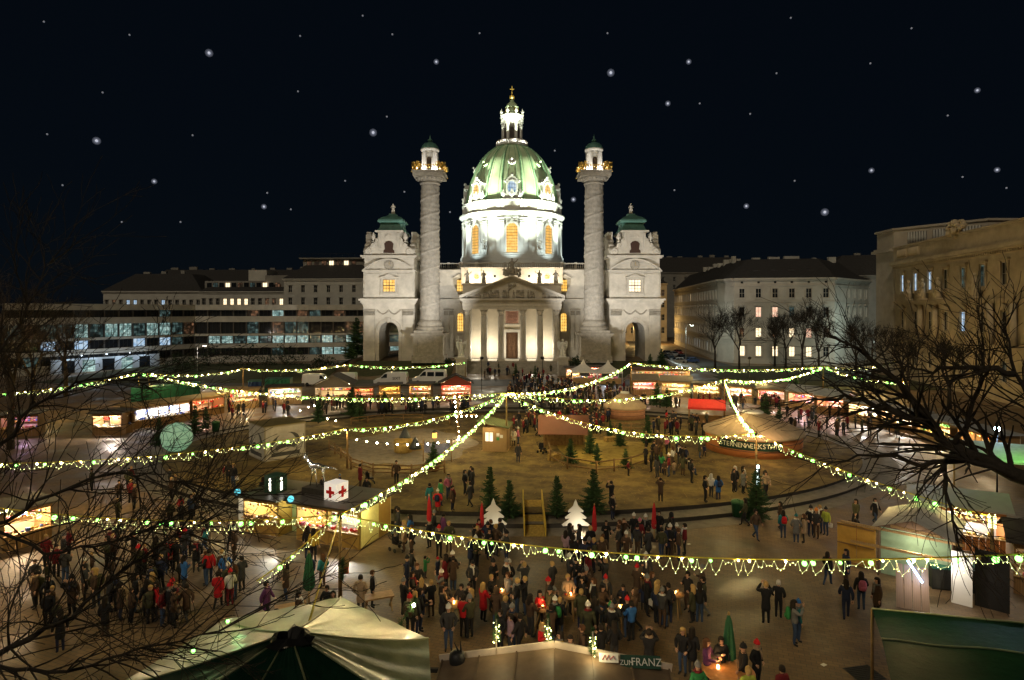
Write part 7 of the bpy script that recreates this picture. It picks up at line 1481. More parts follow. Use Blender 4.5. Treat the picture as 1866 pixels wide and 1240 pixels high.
mb = MB(); mb.box(-1.64, 1.64, .6, .66, 0, 2.75); mb.build('inside_wall', GW, T)
for k, (x0, x1, z0, z1) in enumerate(((-3.6, -2.65, .4, 2.6), (-2.63, -1.72, .4, 2.6))): mb = MB(); mb.box(x0, x1, -.35 + .05 * k, -.29 + .05 * k, z0, z1); mb.build('ochre_flap', mat('ochre_flap', (.48, .27, .05), .7, .15, 2), T)
mb = MB()
for z in (.5, 1.5, 2.5): mb.box(-3.6, -1.75, -.41, -.36, z, z + .06)
mb.build('flap_batten', WOOD, T)
mb = MB(); mb.box(1.75, 2.6, -1.0, -.94, .0, 2.6); mb.build('white_board', WCUT, T); mb = MB(); mb.box(2.65, 4.0, -.6, -.54, 0, 2.8); mb.build('black_board', mat('black_board', (.012, .011, .01), .7), T)
for a, b in (((-3.4, -.5, 2.75), (2.2, -.35, 2.75)), ((-2.8, -.9, 1.9), (2.3, -.5, 1.9)), ((2.0, -.7, 2.4), (5.0, -.2, 2.3)), ((-1.0, -.3, 3.0), (1.2, -.2, 2.9))): mb = MB(); mb.bar(a, b, .1, .12); mb.build('timber_beam', WOOD_L, T)
lamp('stall_light', 'POINT', 90, (1, .85, .6), (.2, -.5, 2.3), T, .12); lamp('board_light', 'POINT', 60, (1, .9, .8), (1.6, -1.7, 2.0), T, .1)
g = gp(1668, 1110); T = thing('leaning_boards', 'pale planks leaning with a blue lit tube behind them', 'boards', g, R(-30))
for i in range(4): mb = MB(); mb.add([(-.8 + i * .35, -.2, 0), (-.47 + i * .35, -.2, 0), (-.5 + i * .35, .5, 1.9), (-.8 + i * .35, .5, 1.9), (-.8 + i * .35, -.15, 0), (-.47 + i * .35, -.15, 0), (-.5 + i * .35, .55, 1.9), (-.8 + i * .35, .55, 1.9)], [(0, 1, 2, 3), (7, 6, 5, 4), (0, 4, 5, 1), (1, 5, 6, 2), (2, 6, 7, 3), (3, 7, 4, 0)]); mb.build('plank', wave_mat('bleached_planks', (.4, .3, .2), (.3, .22, .15), 4, .8), T)
mb = MB(); mb.tube([(-.3, .3, 2.2), (.3, .1, 1.3)], .05, 6); mb.build('lit_tube', mat('blue_tube', (.5, .6, 1), .3, 0, emis=(.35, .55, 1), est=8), T); lamp('tube_glow', 'POINT', 22, (1, .8, .75), (.1, -.5, 1.5), T, .1)
stall('white walled stall with an orange eave behind the corrugated roof', Vector((25.2, 38.5)), Vector((29.2, 36.3)), 2.6, 2.7, 'long', wave_mat('orange_boards', (.45, .17, .04), (.35, .12, .03), 3), (1, .92, .8), 130, 61, pal=(2, 1), roofm=COR, inw=CANV)
stall('shadowed stall behind the light pole with wound lamps', Vector((25.8, 31.6)), Vector((30, 29.0)), 2.6, 2.8, 'long', WOOD, (1, .7, .4), 25, 62, roofm=ROOFB)
container('dark skip box behind the ochre flap stall', gp(1700, 1075), gp(1790, 1085), 1.2, mat('dark_skip', (.03, .03, .025), .7))
T = thing('wound_lamps', 'cluster of small lamps wound round the top of the right pole', 'string lights', PO['O'] - Vector((0, 0, .5))); mb = MB()
for i in range(60): a = i * .9; mb.octa((.16 * math.cos(a), .16 * math.sin(a), .6 - i * .012), .03)
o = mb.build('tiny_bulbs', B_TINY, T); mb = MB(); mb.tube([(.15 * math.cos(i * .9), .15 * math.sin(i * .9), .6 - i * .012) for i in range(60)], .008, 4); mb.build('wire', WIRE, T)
# green lit stall roof and blue star lamp far right
T = thing('star_lamp', 'brilliant blue white lamp at the right edge beside the green roof', 'lamp', pt(1817, 782, 42) - Vector((0, 0, 3.4))); mb = MB(); mb.tube([(0, 0, -2), (0, 0, 3.3)], .05, 6); mb.build('post', IRON, T); mb = MB(); mb.ball((0, 0, 3.4), .16, 0, 10, 7); mb.build('globe', mat('blue_white_globe', (.8, .9, 1), .3, 0, emis=(.5, .72, 1), est=120), T); lamp('star_light', 'POINT', 260, (.55, .75, 1), (0, -.3, 3.4), T, .15)
T = thing('green_lit_roof', 'stall roof washed in green and blue light at the right edge', 'stall roof', pt(1830, 830, 40) - Vector((0, 0, 2.6)), R(-30)); mb = MB(); mb.add([(-3, -1.6, 2.5), (3, -1.6, 2.5), (3, .6, 3.3), (-3, .6, 3.3), (-3, -1.6, 2.4), (3, -1.6, 2.4), (3, .6, 3.2), (-3, .6, 3.2)], [(0, 1, 2, 3), (7, 6, 5, 4), (4, 5, 1, 0), (5, 6, 2, 1), (6, 7, 3, 2), (7, 4, 0, 3)]); mb.build('roof', mat('white_roof_sheet', (.5, .55, .55), .6, .2, 2), T)
for x in (-2.8, 2.8): mb = MB(); mb.tube([(x, -1.4, 0), (x, -1.4, 2.45)], .06, 6); mb.build('leg', POLEW, T)
lamp('green_wash', 'POINT', 60, (.25, 1, .1), (.6, -2.2, 3.6), T, .15)
# --- high tables
def high_table(label, g, r=.38, h=1.1):
    T = thing('high_table', label, 'table', g, rnd.random() * 3, 'wooden high tables'); mb = MB(); mb.lathe([(r, h - .06), (r * 1.03, h - .03), (r, h)], 16); mb.build('table_top', mat('table_wood', (.36, .2, .08), .5, .25, 4, .1), T)
    for k in range(3): a = k * 2.094; mb = MB(); mb.tube([(.12 * math.cos(a), .12 * math.sin(a), h - .06), (.36 * math.cos(a), .36 * math.sin(a), 0)], .035, 6); mb.build('leg', WOOD_L, T)
    mb = MB()
    for k in range(5): a = rnd.random() * 6.28; q = rnd.random() * r * .7; mb.lathe([(.035, h), (.045, h + .1)], 8, (q * math.cos(a), q * math.sin(a), 0), rnd.choice((0, 1, 2)))
    mb.build('mug', GOODS, T, kind='stuff'); mb = MB(); mb.lathe([(.05, h), (.05, h + .1), (.01, h + .14)], 8); mb.build('candle_glass', mat('candle_glow', (.9, .5, .2), .4, 0, emis=(1, .5, .15), est=9), T); lamp('candle', 'POINT', 3.5, (1, .55, .2), (0, 0, h + .28), T, .04)
TAB = []
for px, py, lb in ((827, 1100, 'high table where a man in black and a person in red stand'), (914, 1078, 'high table beside the person in the long red coat'), (989, 1108, 'high table with a bright candle at the heart of the crowd'), (1130, 1108, 'high table with candle beside the person in the blue jacket'), (1232, 1082, 'high table at the right end of the crowd'), (1040, 1085, 'high table behind the candle lit one'), (1170, 1010 + 40, 'high table in the shadow behind the garland'), (770, 1070, 'high table among the dark coated group on the left')): g = gp(px, py, 1.1); TAB.append(g); high_table(lb, g)
g = gp(1327, 1222, .95); T = thing('round_table', 'large round wooden table around the closed green parasol', 'table', g); mb = MB(); mb.lathe([(.95, .9), (.98, .93), (.95, .96)], 28); mb.build('table_top', mat('orange_table_wood', (.45, .2, .07), .45, .25, 3, .1), T)
for k in range(4): a = k * PI / 2 + .4; mb = MB(); mb.tube([(.7 * math.cos(a), .7 * math.sin(a), 0), (.7 * math.cos(a), .7 * math.sin(a), .9)], .05, 6); mb.build('leg', WOOD_L, T)
mb = MB(); mb.lathe([(.06, .96), (.06, 1.08), (.01, 1.12)], 8, (-.35, .1, 0)); mb.build('candle_glass', MATS['candle_glow'], T); lamp('candle', 'POINT', 8, (1, .55, .2), (-.35, .1, 1.35), T, .05); TAB.append(g)
for px, py, lb in ((690, 1085, 'low wooden bench table in the tent forecourt'), (530, 1105, 'round low table with seated people by the green tent')):
    g = gp(px, py, .75); T = thing('low_table', lb, 'table', g, .4, 'tent forecourt tables'); mb = MB(); mb.box(-.7, .7, -.35, .35, .7, .76); mb.build('table_top', MATS['table_wood'], T)
    for x in (-.6, .6): mb = MB(); mb.bar((x, -.3, 0), (x, .3, .7), .07, .07); mb.bar((x, .3, 0), (x, -.3, .7), .07, .07); mb.build('leg', WOOD_L, T)
# low kerb litter, manhole
for px, py in ((1501, 1212), (1255, 992)): g = gp(px, py); mb = MB(); mb.box(-.11, .11, -.08, .08, .004, .012); tag(mb.build('paper_scrap', WCUT, None, g, .5), 'scrap of white paper lying on the open paving', 'paper', 'paper scraps')
g = gp(1575, 1228); mb = MB(); mb.box(-.6, .6, -.5, .5, .002, .01)
for i in range(9): mb.box(-.55, .55, -.45 + i * .11, -.39 + i * .11, .01, .022)
tag(mb.build('drain_grate', IRON, None, g, .2), 'dark iron drain grate in the paving near the awning', 'drain grate')
# ------------------------------------------------------------------ stars
ST = mat('star_light', (.8, .8, .8), .5, 0, emis=(.8, .85, 1), est=.32, sample=False); ST2 = mat('star_dim', (.5, .5, .5), .5, 0, emis=(.7, .75, .9), est=.12, sample=False)
def halo_mat(nm, k):
    m = bpy.data.materials.new(nm); m.use_nodes = True; t = m.node_tree; t.nodes.clear(); o = t.nodes.new('ShaderNodeOutputMaterial'); a = t.nodes.new('ShaderNodeAddShader'); e = t.nodes.new('ShaderNodeEmission'); e.inputs[0].default_value = (.75, .8, 1, 1); e.inputs[1].default_value = k; tr = t.nodes.new('ShaderNodeBsdfTransparent'); t.links.new(e.outputs[0], a.inputs[0]); t.links.new(tr.outputs[0], a.inputs[1]); t.links.new(a.outputs[0], o.inputs[0]); m.cycles.emission_sampling = 'NONE'; return m
HALO = halo_mat('star_halo', .02)
BIG = [(381, 97), (176, 257), (680, 242), (1113, 133), (1503, 387)]; MID = [(1255, 113), (795, 113), (1217, 189), (1588, 311), (1817, 310), (1781, 165), (281, 331), (481, 377), (1360, 376), (1045, 364)]
SML = [(80, 40), (236, 64), (187, 169), (86, 245), (351, 247), (114, 338), (329, 405), (222, 405), (543, 167), (547, 66), (705, 213), (661, 29), (715, 63), (874, 61), (1107, 61), (1275, 189), (1367, 208), (1415, 134), (1441, 33), (1586, 116), (1661, 52), (1727, 211), (1754, 323), (1448, 330), (1229, 347), (1011, 275), (629, 330), (737, 350), (487, 352), (530, 382), (820, 387), (1834, 343)]
_s = {}
def star(px, py, r, m, halo, lb, grp):
    k = (r, m.name)
    if k not in _s: mb = MB(); mb.ball((0, 0, 0), r, 0, 8, 6); me = mb.mesh('core'); me.materials.append(m); _s[k] = me
    p = pt(px, py, 1900); 
    T = thing('star', lb, 'star', p, 0, grp); put('core', _s[k], T)
    if halo:
        for q in (1.5, 2.1, 2.8):
            kk = (r, q)
            if kk not in _s: mb = MB(); mb.ball((0, 0, 0), r * q, 0, 12, 8); me = mb.mesh('halo'); me.materials.append(HALO); _s[kk] = me
            put('halo', _s[kk], T)
for x, y in BIG: star(x, y, 4.2, ST, True, 'large soft bright star in the night sky', 'large stars')
for x, y in MID: star(x, y, 3.0, ST, True, 'medium bright star in the night sky', 'medium stars')
for x, y in SML: star(x, y, 2.8, ST2, False, 'small faint star in the night sky', 'small stars')
# ------------------------------------------------------------------ people
def skin(J, Bn, sub=1):
    """J: name -> (co, rx, ry); Bn: list of edges. Grown with the Skin modifier; returns verts, faces."""
    names = list(J); me = bpy.data.meshes.new('tmp'); me.from_pydata([J[n][0] for n in names], [(names.index(a), names.index(b)) for a, b in Bn], [])
    o = bpy.data.objects.new('tmp', me); COL.objects.link(o); o.modifiers.new('s', 'SKIN'); sm = o.modifiers.new('u', 'SUBSURF'); sm.levels = sub; sm.render_levels = sub
    for i, n in enumerate(names): me.skin_vertices[0].data[i].radius = (J[n][1], J[n][2]); me.skin_vertices[0].data[i].use_root = (i == 0)
    dg = bpy.context.evaluated_depsgraph_get(); ev = o.evaluated_get(dg).to_mesh(); vs = [v.co.copy() for v in ev.vertices]; fs = [tuple(p.vertices) for p in ev.polygons]
    bpy.data.objects.remove(o); bpy.data.meshes.remove(me); return vs, fs
def segdist(p, a, b): ab = b - a; t = max(0, min(1, (p - a).dot(ab) / max(1e-9, ab.dot(ab)))); return (p - a - ab * t).length
ARMS = {'stand': [((.25, .03, 1.14), (.27, -.05, .90)), ((.25, .03, 1.14), (.27, -.05, .90))], 'pocket': [((.29, .07, 1.16), (.2, -.1, .98)), ((.29, .07, 1.16), (.2, -.1, .98))],
        'cup': [((.26, .0, 1.15), (.12, -.26, 1.28)), ((.26, .03, 1.14), (.26, -.06, .9))], 'photo': [((.3, -.2, 1.32), (.1, -.3, 1.6)), ((.3, -.2, 1.32), (.1, -.3, 1.6))],
        'table': [((.27, -.08, 1.18), (.15, -.34, 1.14)), ((.27, -.08, 1.18), (.15, -.34, 1.14))], 'walk': [((.25, .12, 1.16), (.24, .1, .92)), ((.25, -.08, 1.16), (.22, -.24, .98))], 'sit': [((.26, -.06, 1.16), (.12, -.3, 1.05)), ((.26, -.06, 1.16), (.14, -.3, 1.05))]}
def make_pose(pose):
    J = {'pelvis': ((0, 0, .96), .145, .11), 'waist': ((0, .0, 1.12), .135, .1), 'chest': ((0, .01, 1.33), .165, .11), 'neck0': ((0, .01, 1.47), .07, .065), 'neck': ((0, 0, 1.53), .055, .055), 'jaw': ((0, -.012, 1.585), .07, .078), 'head': ((0, -.005, 1.66), .083, .098), 'crown': ((0, .005, 1.735), .062, .075)}
    Bn = [('pelvis', 'waist'), ('waist', 'chest'), ('chest', 'neck0'), ('neck0', 'neck'), ('neck', 'jaw'), ('jaw', 'head'), ('head', 'crown')]
    for k, e in enumerate((-1, 1)):
        el, wr = ARMS[pose][k]; s = 'lr'[k]; E = Vector((e * el[0], el[1], el[2])); W = Vector((e * wr[0], wr[1], wr[2])); d = (W - E).normalized()
        J['sho' + s] = ((e * .175, .01, 1.42), .07, .07); J['elb' + s] = (tuple(E), .048, .048); J['wri' + s] = (tuple(W), .034, .03)
        Bn += [('chest', 'sho' + s), ('sho' + s, 'elb' + s), ('elb' + s, 'wri' + s)]
        hip = (e * .09, 0, .88); kn = (e * .1, -.02, .5); an = (e * .1, .03, .09); toe = (e * .12, -.13, .045)
        if pose == 'walk': kn = (e * .09, -.16 if e < 0 else .0, .5); an = (e * .09, -.2 if e < 0 else .3, .09 if e < 0 else .16); toe = (e * .1, an[1] - .16, .045 if e < 0 else .08)
        if pose == 'sit': kn = (e * .12, -.42, .93); an = (e * .12, -.45, .52); toe = (e * .12, -.6, .47)
        J['hip' + s] = (hip, .098, .1); J['kne' + s] = (kn, .066, .066); J['ank' + s] = (an, .045, .048); J['toe' + s] = (toe, .045, .035); Bn += [('pelvis', 'hip' + s), ('hip' + s, 'kne' + s), ('kne' + s, 'ank' + s), ('ank' + s, 'toe' + s)]
    vs, fs = skin(J, Bn); reg = []
    for a, b in Bn:
        k = 0 if a in ('neck0', 'neck', 'jaw', 'head') else 3 if a in ('pelvis', 'waist', 'chest') and not b.startswith('hip') or a.startswith(('sho', 'elb')) else 2 if a.startswith('ank') else 1
        reg.append((Vector(J[a][0]), Vector(J[b][0]), k))
    mb = MB()
    for f in fs:
        c = sum((vs[i] for i in f), Vector()) / len(f); mb.m.append(min(reg, key=lambda q: segdist(c, q[0], q[1]))[2]); mb.s.append(True); mb.f.append(f)
    mb.v = [tuple(v) for v in vs]
    mb.tube([(0, -.09, 1.675), (0, -.118, 1.635), (0, -.098, 1.622)], [.01, .018, .012], 6, 0)                  # nose
    for e in (-1, 1): mb.ball((e * .085, .005, 1.645), .026, 0, 6, 4, sx=.5); mb.ball((e * .032, -.094, 1.668), .011, 2, 6, 4)   # ears, eyes
    mb.tube([(-.025, -.096, 1.597), (0, -.102, 1.595), (.025, -.096, 1.597)], .007, 4, 4)                          # mouth
    for k, e in enumerate((-1, 1)):                                                                               # hands: palm, four fingers, thumb
        s = 'lr'[k]; W = Vector(J['wri' + s][0]); E = Vector(J['elb' + s][0]); d = (W - E).normalized(); side_ = d.cross(Vector((0, 1, .2))).normalized()
        nrm = side_.cross(d).normalized(); mb.tube([W, W + d * .05, W + d * .095], [.03, .04, .034], 7, 0)
        for q, ln in ((-.03, .062), (-.01, .075), (.01, .07), (.03, .055)): b = W + d * .085 + side_ * q; mb.tube([b, b + d * ln * .55 + nrm * .008, b + d * ln * .85 + nrm * .035], [.0105, .0095, .007], 5, 0)
        b = W + d * .035 + side_ * (.032 * -e); mb.tube([b, b + d * .035 + side_ * (-.03 * e), b + d * .065 + side_ * (-.032 * e) + nrm * .015], [.013, .011, .008], 5, 0)
    body = mb.mesh('person_body')
    for m in range(5): body.materials.append(None)
    coats = {}
    for kind, hem, rb in (('jacket', .84, .19), ('coat', .52, .2)):
        if pose == 'sit': hem = max(hem, .84)
        C = {'hem': ((0, .01, hem), rb * (1.0 if hem > .7 else 1.12), rb * .86), 'hip': ((0, 0, .98), .185, .15), 'waist': ((0, 0, 1.13), .168, .135), 'chest': ((0, .01, 1.32), .19, .14), 'col': ((0, .012, 1.46), .1, .09), 'collar': ((0, .012, 1.53), .082, .08)}
        Bc = [('hem', 'hip'), ('hip', 'waist'), ('waist', 'chest'), ('chest', 'col'), ('col', 'collar')]
        for s, e in (('l', -1), ('r', 1)):
            C['s' + s] = ((e * .18, .01, 1.42), .092, .09); C['e' + s] = (J['elb' + s][0], .072, .07); w_ = Vector(J['wri' + s][0]).lerp(Vector(J['elb' + s][0]), .06); C['w' + s] = (tuple(w_), .055, .052); Bc += [('chest', 's' + s), ('s' + s, 'e' + s), ('e' + s, 'w' + s)]
        v2, f2 = skin(C, Bc); mc = MB(); mc.add(v2, f2, 0, True); mc.tube([(0, -.145, 1.42), (0, -.175, 1.2), (0, -.18, max(hem + .1, .9))], .008, 4, 1)
        me = mc.mesh('coat'); me.materials.append(None); me.materials.append(None); coats[kind] = me
    return body, coats
POSE = {p: make_pose(p) for p in ARMS}
def head_meshes():
    H = {}
    mb = MB(); mb.lathe([(.106, 1.60), (.112, 1.66), (.105, 1.71), (.08, 1.755), (.03, 1.785), (.002, 1.79)], 14, (0, .012, 0), 0, True, R(-35), R(215), sx=.92, sy=1.1); mb.lathe([(.098, 1.70), (.096, 1.73), (.07, 1.775), (.02, 1.792), (.001, 1.793)], 14, (0, .005, 0), 0, True, sx=.98, sy=1.08); H['short hair'] = mb
    mb = MB(); mb.lathe([(.098, 1.70), (.098, 1.73), (.072, 1.778), (.02, 1.797), (.001, 1.798)], 14, (0, .005, 0), 0, True, sx=1, sy=1.1); mb.lathe([(.1, 1.36), (.13, 1.45), (.118, 1.56), (.117, 1.66), (.105, 1.73)], 14, (0, .02, 0), 0, True, R(-25), R(205), sx=.98, sy=1.1); H['long hair'] = mb
    mb = MB(); mb.lathe([(.108, 1.675), (.116, 1.68), (.116, 1.72), (.106, 1.725), (.1, 1.76), (.07, 1.81), (.02, 1.835), (.001, 1.836)], 14, (0, .005, 0), 0, True, sx=.95, sy=1.08); mb.ball((0, 0, 1.85), .035, 0, 7, 5); H['woolly hat'] = mb
    mb = MB(); mb.lathe([(.1, 1.48), (.135, 1.56), (.14, 1.66), (.125, 1.74), (.08, 1.8), (.01, 1.825)], 14, (0, .025, 0), 0, True, R(-40), R(220), sx=.95, sy=1.05); H['hood'] = mb
    out = {}
    for k, mb in H.items(): me = mb.mesh(k.replace(' ', '_')); me.materials.append(None); out[k] = me
    mb = MB(); mb.tube([(-.09, -.05, 1.5), (0, -.11, 1.49), (.09, -.05, 1.5), (.1, .05, 1.51), (0, .1, 1.52), (-.1, .05, 1.51), (-.09, -.05, 1.5)], .042, 7); mb.tube([(.03, -.12, 1.48), (.05, -.16, 1.3), (.05, -.19, 1.15)], [.04, .04, .035], 6); me = mb.mesh('scarf'); me.materials.append(None); out['scarf'] = me
    mb = MB(); mb.lathe([(.02, 1.0), (.14, 1.02), (.17, 1.15), (.16, 1.35), (.1, 1.46), (.01, 1.47)], 10, (0, .22, 0), 0, True, sy=.6); mb.lathe([(.01, 1.06), (.1, 1.08), (.1, 1.2), (.01, 1.22)], 8, (0, .31, 0), 0, True, sy=.5); me = mb.mesh('backpack'); me.materials.append(None); out['backpack'] = me
    mb = MB(); mb.box(.2, .42, -.08, .06, .62, .86); mb.tube([(.24, -.01, .86), (.28, -.02, .98), (.36, -.01, .86)], .012, 4); me = mb.mesh('handbag'); me.materials.append(None); out['handbag'] = me
    return out
HM = head_meshes()
SKIN = mat('skin', (.48, .28, .19), .6, .06, 8); EYE_M = mat('eye_and_shoe', (.015, .013, .012), .5); LIP = mat('lips', (.35, .12, .1), .5)
PCOL = {'black': (.014, .014, .016), 'dark grey': (.04, .04, .042), 'brown': (.075, .045, .028), 'olive': (.055, .055, .028), 'navy': (.018, .025, .06), 'red': (.5, .015, .02), 'dark red': (.16, .015, .02), 'blue': (.03, .12, .36), 'teal': (.02, .17, .2), 'green': (.03, .2, .06), 'yellow green': (.35, .42, .06), 'beige': (.32, .23, .15), 'grey': (.16, .16, .16), 'white': (.6, .58, .54), 'purple': (.1, .03, .1), 'orange': (.5, .16, .03), 'yellow': (.55, .36, .05), 'pink': (.45, .12, .2), 'jeans': (.035, .06, .12), 'blond': (.42, .27, .1), 'dark': (.02, .014, .01), 'chestnut': (.09, .04, .018), 'white-haired': (.5, .48, .45), 'colourful': (.3, .2, .25)}
def pm(c): return mat('cloth_' + c.replace(' ', '_'), PCOL[c], .85, .16, 9, .15)
LM = [(gp(a, b), c) for a, b, c in ((827, 1140, 'by the left high tables'), (990, 1140, 'at the candle table'), (1130, 1140, 'by the blue jacket table'), (1232, 1110, 'at the outermost high table'), (1330, 1240, 'beside the green parasol'), (1410, 1135, 'on the open paving'), (1440, 980, 'between yurt and ochre flap'), (1620, 1050, 'by the corrugated stall'), (1200, 990, 'around a red parasol'), (1070, 985, 'before the lit cut-out tree'), (880, 985, 'before the dim cut-out tree'), (800, 975, 'by the first aid hut parasol'), (800, 935, 'on the pond steps'), (620, 1015, 'in front of the first aid hut'), (560, 1120, 'in the tent forecourt'), (670, 1090, 'between tent and light pole'), (420, 1010, 'before the snack hut'), (380, 1080, 'on the paving by the tent'), (200, 1050, 'under the spreading tree'), (330, 910, 'on the twig shaded pond edge'), (410, 880, 'near the advertising cube'), (720, 885, 'at the animal pen fence'), (600, 895, 'behind the snack hut'), (850, 860, 'at the green roofed hut'), (945, 840, 'on the straw before the shed'), (1200, 850, 'at the straw pen corner'), (1205, 920, 'alone at the straw edge'), (1110, 930, 'behind the lit cut-out tree'), (1320, 905, 'on the straw before the yurt'), (1000, 775, 'behind the brown shed'), (980, 710, 'below the church steps'), (1090, 730, 'before the food tents'), (1220, 740, 'before the ornament stalls'), (1340, 748, 'before the red counter stall'), (1480, 780, 'before the pink stalls'), (700, 745, 'before the far stalls'), (500, 755, 'before the white lit stall'), (1290, 780, 'under the red awning'), (1560, 930, 'by the corrugated roof'))]
NPERS = {}
def person(px, py, coat='black', hair='dark', hat=None, pose=None, kind=None, tr=None, extra=None, h=None, child=False, face=None, feet=False, rz=None, r_=rnd, far=None):
    H = (h or r_.uniform(1.74, 1.95)) * (.68 if child else 1); g = gp(px, py, 0 if feet else H * .97)
    if math.hypot(g.x - PO['A'].x, g.y - PO['A'].y) < .3: g.x += .5
    pose = pose or r_.choice(('stand', 'pocket', 'pocket', 'cup', 'stand', 'walk')); kind = kind or r_.choice(('jacket', 'jacket', 'coat')); tr = tr or r_.choice(('black', 'black', 'dark grey', 'jeans', 'navy', 'brown'))
    if rz is None:
        t = min(TAB, key=lambda q: (q - g).length)
        if (t - g).length < 1.6: rz = math.atan2(t.y - g.y, t.x - g.x) + PI / 2; pose = 'table' if pose in ('stand', 'pocket') else pose
        else: rz = r_.uniform(-PI, PI)
    hs = hat and 'woolly hat' or ('long hair' if r_.random() < .45 else 'short hair')
    if extra == 'hood': hs = 'hood'
    place = min(LM, key=lambda q: (q[0] - g).length)[1]; posew = {'stand': 'standing', 'pocket': 'waiting', 'cup': 'holding a cup', 'photo': 'taking a photo', 'table': 'leaning forward', 'walk': 'walking', 'sit': 'seated'}[pose]
    hd = f'{hat} hat' if hat else ('hood up' if extra == 'hood' else f'{hair} hair')
    lab = far or f"{'child' if child else 'person'} in {coat} {kind}, {hd}, {posew} {place}"
    if far: grp = 'crowd ' + far.split(' ', 3)[-1]
    else: grp = 'visitors ' + place
    T = thing('person', lab, 'person', g, rz, grp); k = H / 1.75; T.scale = (k * r_.uniform(.96, 1.08), k * r_.uniform(.96, 1.1), k)
    bme, cm = POSE[pose]
    def sub(nm, me, mats):
        o = put(nm, me, T)
        for i, m in enumerate(mats): o.material_slots[i].link = 'OBJECT'; o.material_slots[i].material = m
    sub('body', bme, [SKIN, pm(tr), EYE_M, pm(coat), LIP]); sub('coat', cm[kind], [pm(coat), EYE_M]); sub(hs.replace(' ', '_'), HM[hs], [pm(hat or (coat if extra == 'hood' else hair))])
    if extra and ':' in extra:
        a, c = extra.split(':'); sub(a, HM[a], [pm(c)])
    elif r_.random() < .3 and not far: sub('scarf', HM['scarf'], [pm(r_.choice(('grey', 'dark red', 'beige', 'white', 'navy', 'black')))])
    if pose == 'sit': T.location.z -= .45 * k
    return T
TR = {'D': (720, 860, .268), 'F': (1100, 860, .3064), 'A': (0, 900, .2741), 'B': (400, 840, .268), 'S': (900, 640, .268)}
def crowd(c, rows):
    ox, oy, s = TR[c]
    for row in rows: cx, cy, coat = row[:3]; kw = row[3] if len(row) > 3 else {}; person(ox + cx * s, oy + cy * s, coat, **kw)
d = dict
crowd('D', [(115, 535, 'dark grey'), (205, 580, 'green', d(child=True, pose='photo')), (290, 590, 'navy', d(child=True, hat='red')), (345, 570, 'dark red', d(pose='cup')), (395, 585, 'brown', d(kind='coat')), (150, 635, 'black', d(hair='chestnut')), (118, 690, 'black', d(kind='coat')), (180, 735, 'brown', d(hair='blond', pose='cup')), (245, 745, 'black', d(hair='blond', kind='coat')), (315, 680, 'grey', d(hat='white', pose='photo')),
            (100, 850, 'olive', d(hat='red', extra='backpack:brown', kind='jacket', rz=2.9)), (172, 805, 'black', d(pose='pocket')), (320, 790, 'black', d(kind='coat', pose='table', tr='black')), (450, 775, 'black', d(pose='table')), (515, 805, 'olive', d(hair='blond')), (465, 850, 'red', d(kind='jacket', rz=2.8, pose='table', tr='black')), (600, 765, 'red', d(hair='blond', kind='coat', pose='pocket', tr='black')), (655, 710, 'black', d(hair='blond', pose='cup')), (765, 695, 'grey', d(hair='chestnut')), (830, 735, 'black', d(hair='blond', pose='cup')), (690, 795, 'brown', d(kind='coat', extra='hood')),
            (985, 820, 'red', d(kind='jacket', pose='cup')), (920, 845, 'brown', d(pose='table')), (1080, 800, 'black', d(hat='grey')), (1120, 865, 'black', d(hair='blond', extra='backpack:green', rz=2.7)), (1060, 915, 'brown', d(kind='coat')), (1175, 710, 'beige', d(hair='blond', kind='coat')), (1275, 725, 'black'), (1350, 735, 'black', d(hair='chestnut')), (1265, 810, 'olive', d(hair='blond', kind='coat', rz=2.9)), (1410, 785, 'brown'), (1550, 780, 'black', d(pose='cup')), (1625, 805, 'brown', d(extra='hood')), (1605, 890, 'blue', d(kind='jacket', pose='table', tr='black')), (1465, 905, 'olive', d(hat='green')), (1360, 865, 'black'), (1490, 1030, 'black'), (1400, 1050, 'black', d(pose='cup')), (1270, 1055, 'brown', d(hair='chestnut')), (715, 950, 'black'), (785, 980, 'colourful', d(kind='jacket')), (850, 975, 'black'), (1000, 1040, 'red', d(hair='blond', pose='cup')), (1120, 1100, 'yellow', d(kind='jacket')), (1190, 1130, 'dark red'),
            (1780, 755, 'black', d(hair='blond', extra='handbag:white')), (1830, 790, 'dark grey'), (1470, 70, 'black', d(pose='photo')), (1480, 155, 'black', d(kind='coat')), (1805, 48, 'brown', d(pose='photo', rz=3.0)), (235, 103, 'teal'), (290, 110, 'red', d(hat='white', extra='backpack:navy', rz=3.0)), (390, 105, 'brown', d(pose='stand')), (510, 78, 'dark grey', d(pose='walk', extra='scarf:grey')), (645, 68, 'black'), (310, 58, 'green'), (362, 22, 'pink'), (475, -5, 'black'), (525, -20, 'dark grey'), (100, 300, 'blue'), (60, 340, 'beige', d(hair='blond')), (265, 275, 'black', d(hat='grey')), (330, 290, 'purple'), (365, 345, 'olive', d(hair='blond')), (540, 365, 'black'), (570, 330, 'red', d(pose='cup')), (650, 335, 'black', d(hair='chestnut')), (712, 325, 'dark grey'), (20, 250, 'dark grey'), (640, 395, 'black'),
            (1190, 360, 'black'), (1250, 365, 'dark grey'), (1320, 460, 'black', d(hat='grey')), (1260, 465, 'black'), (1405, 455, 'brown', d(hair='blond')), (1435, 340, 'black'), (1160, 410, 'colourful', d(kind='jacket')), (1320, 520, 'dark red'), (1210, 440, 'black')])
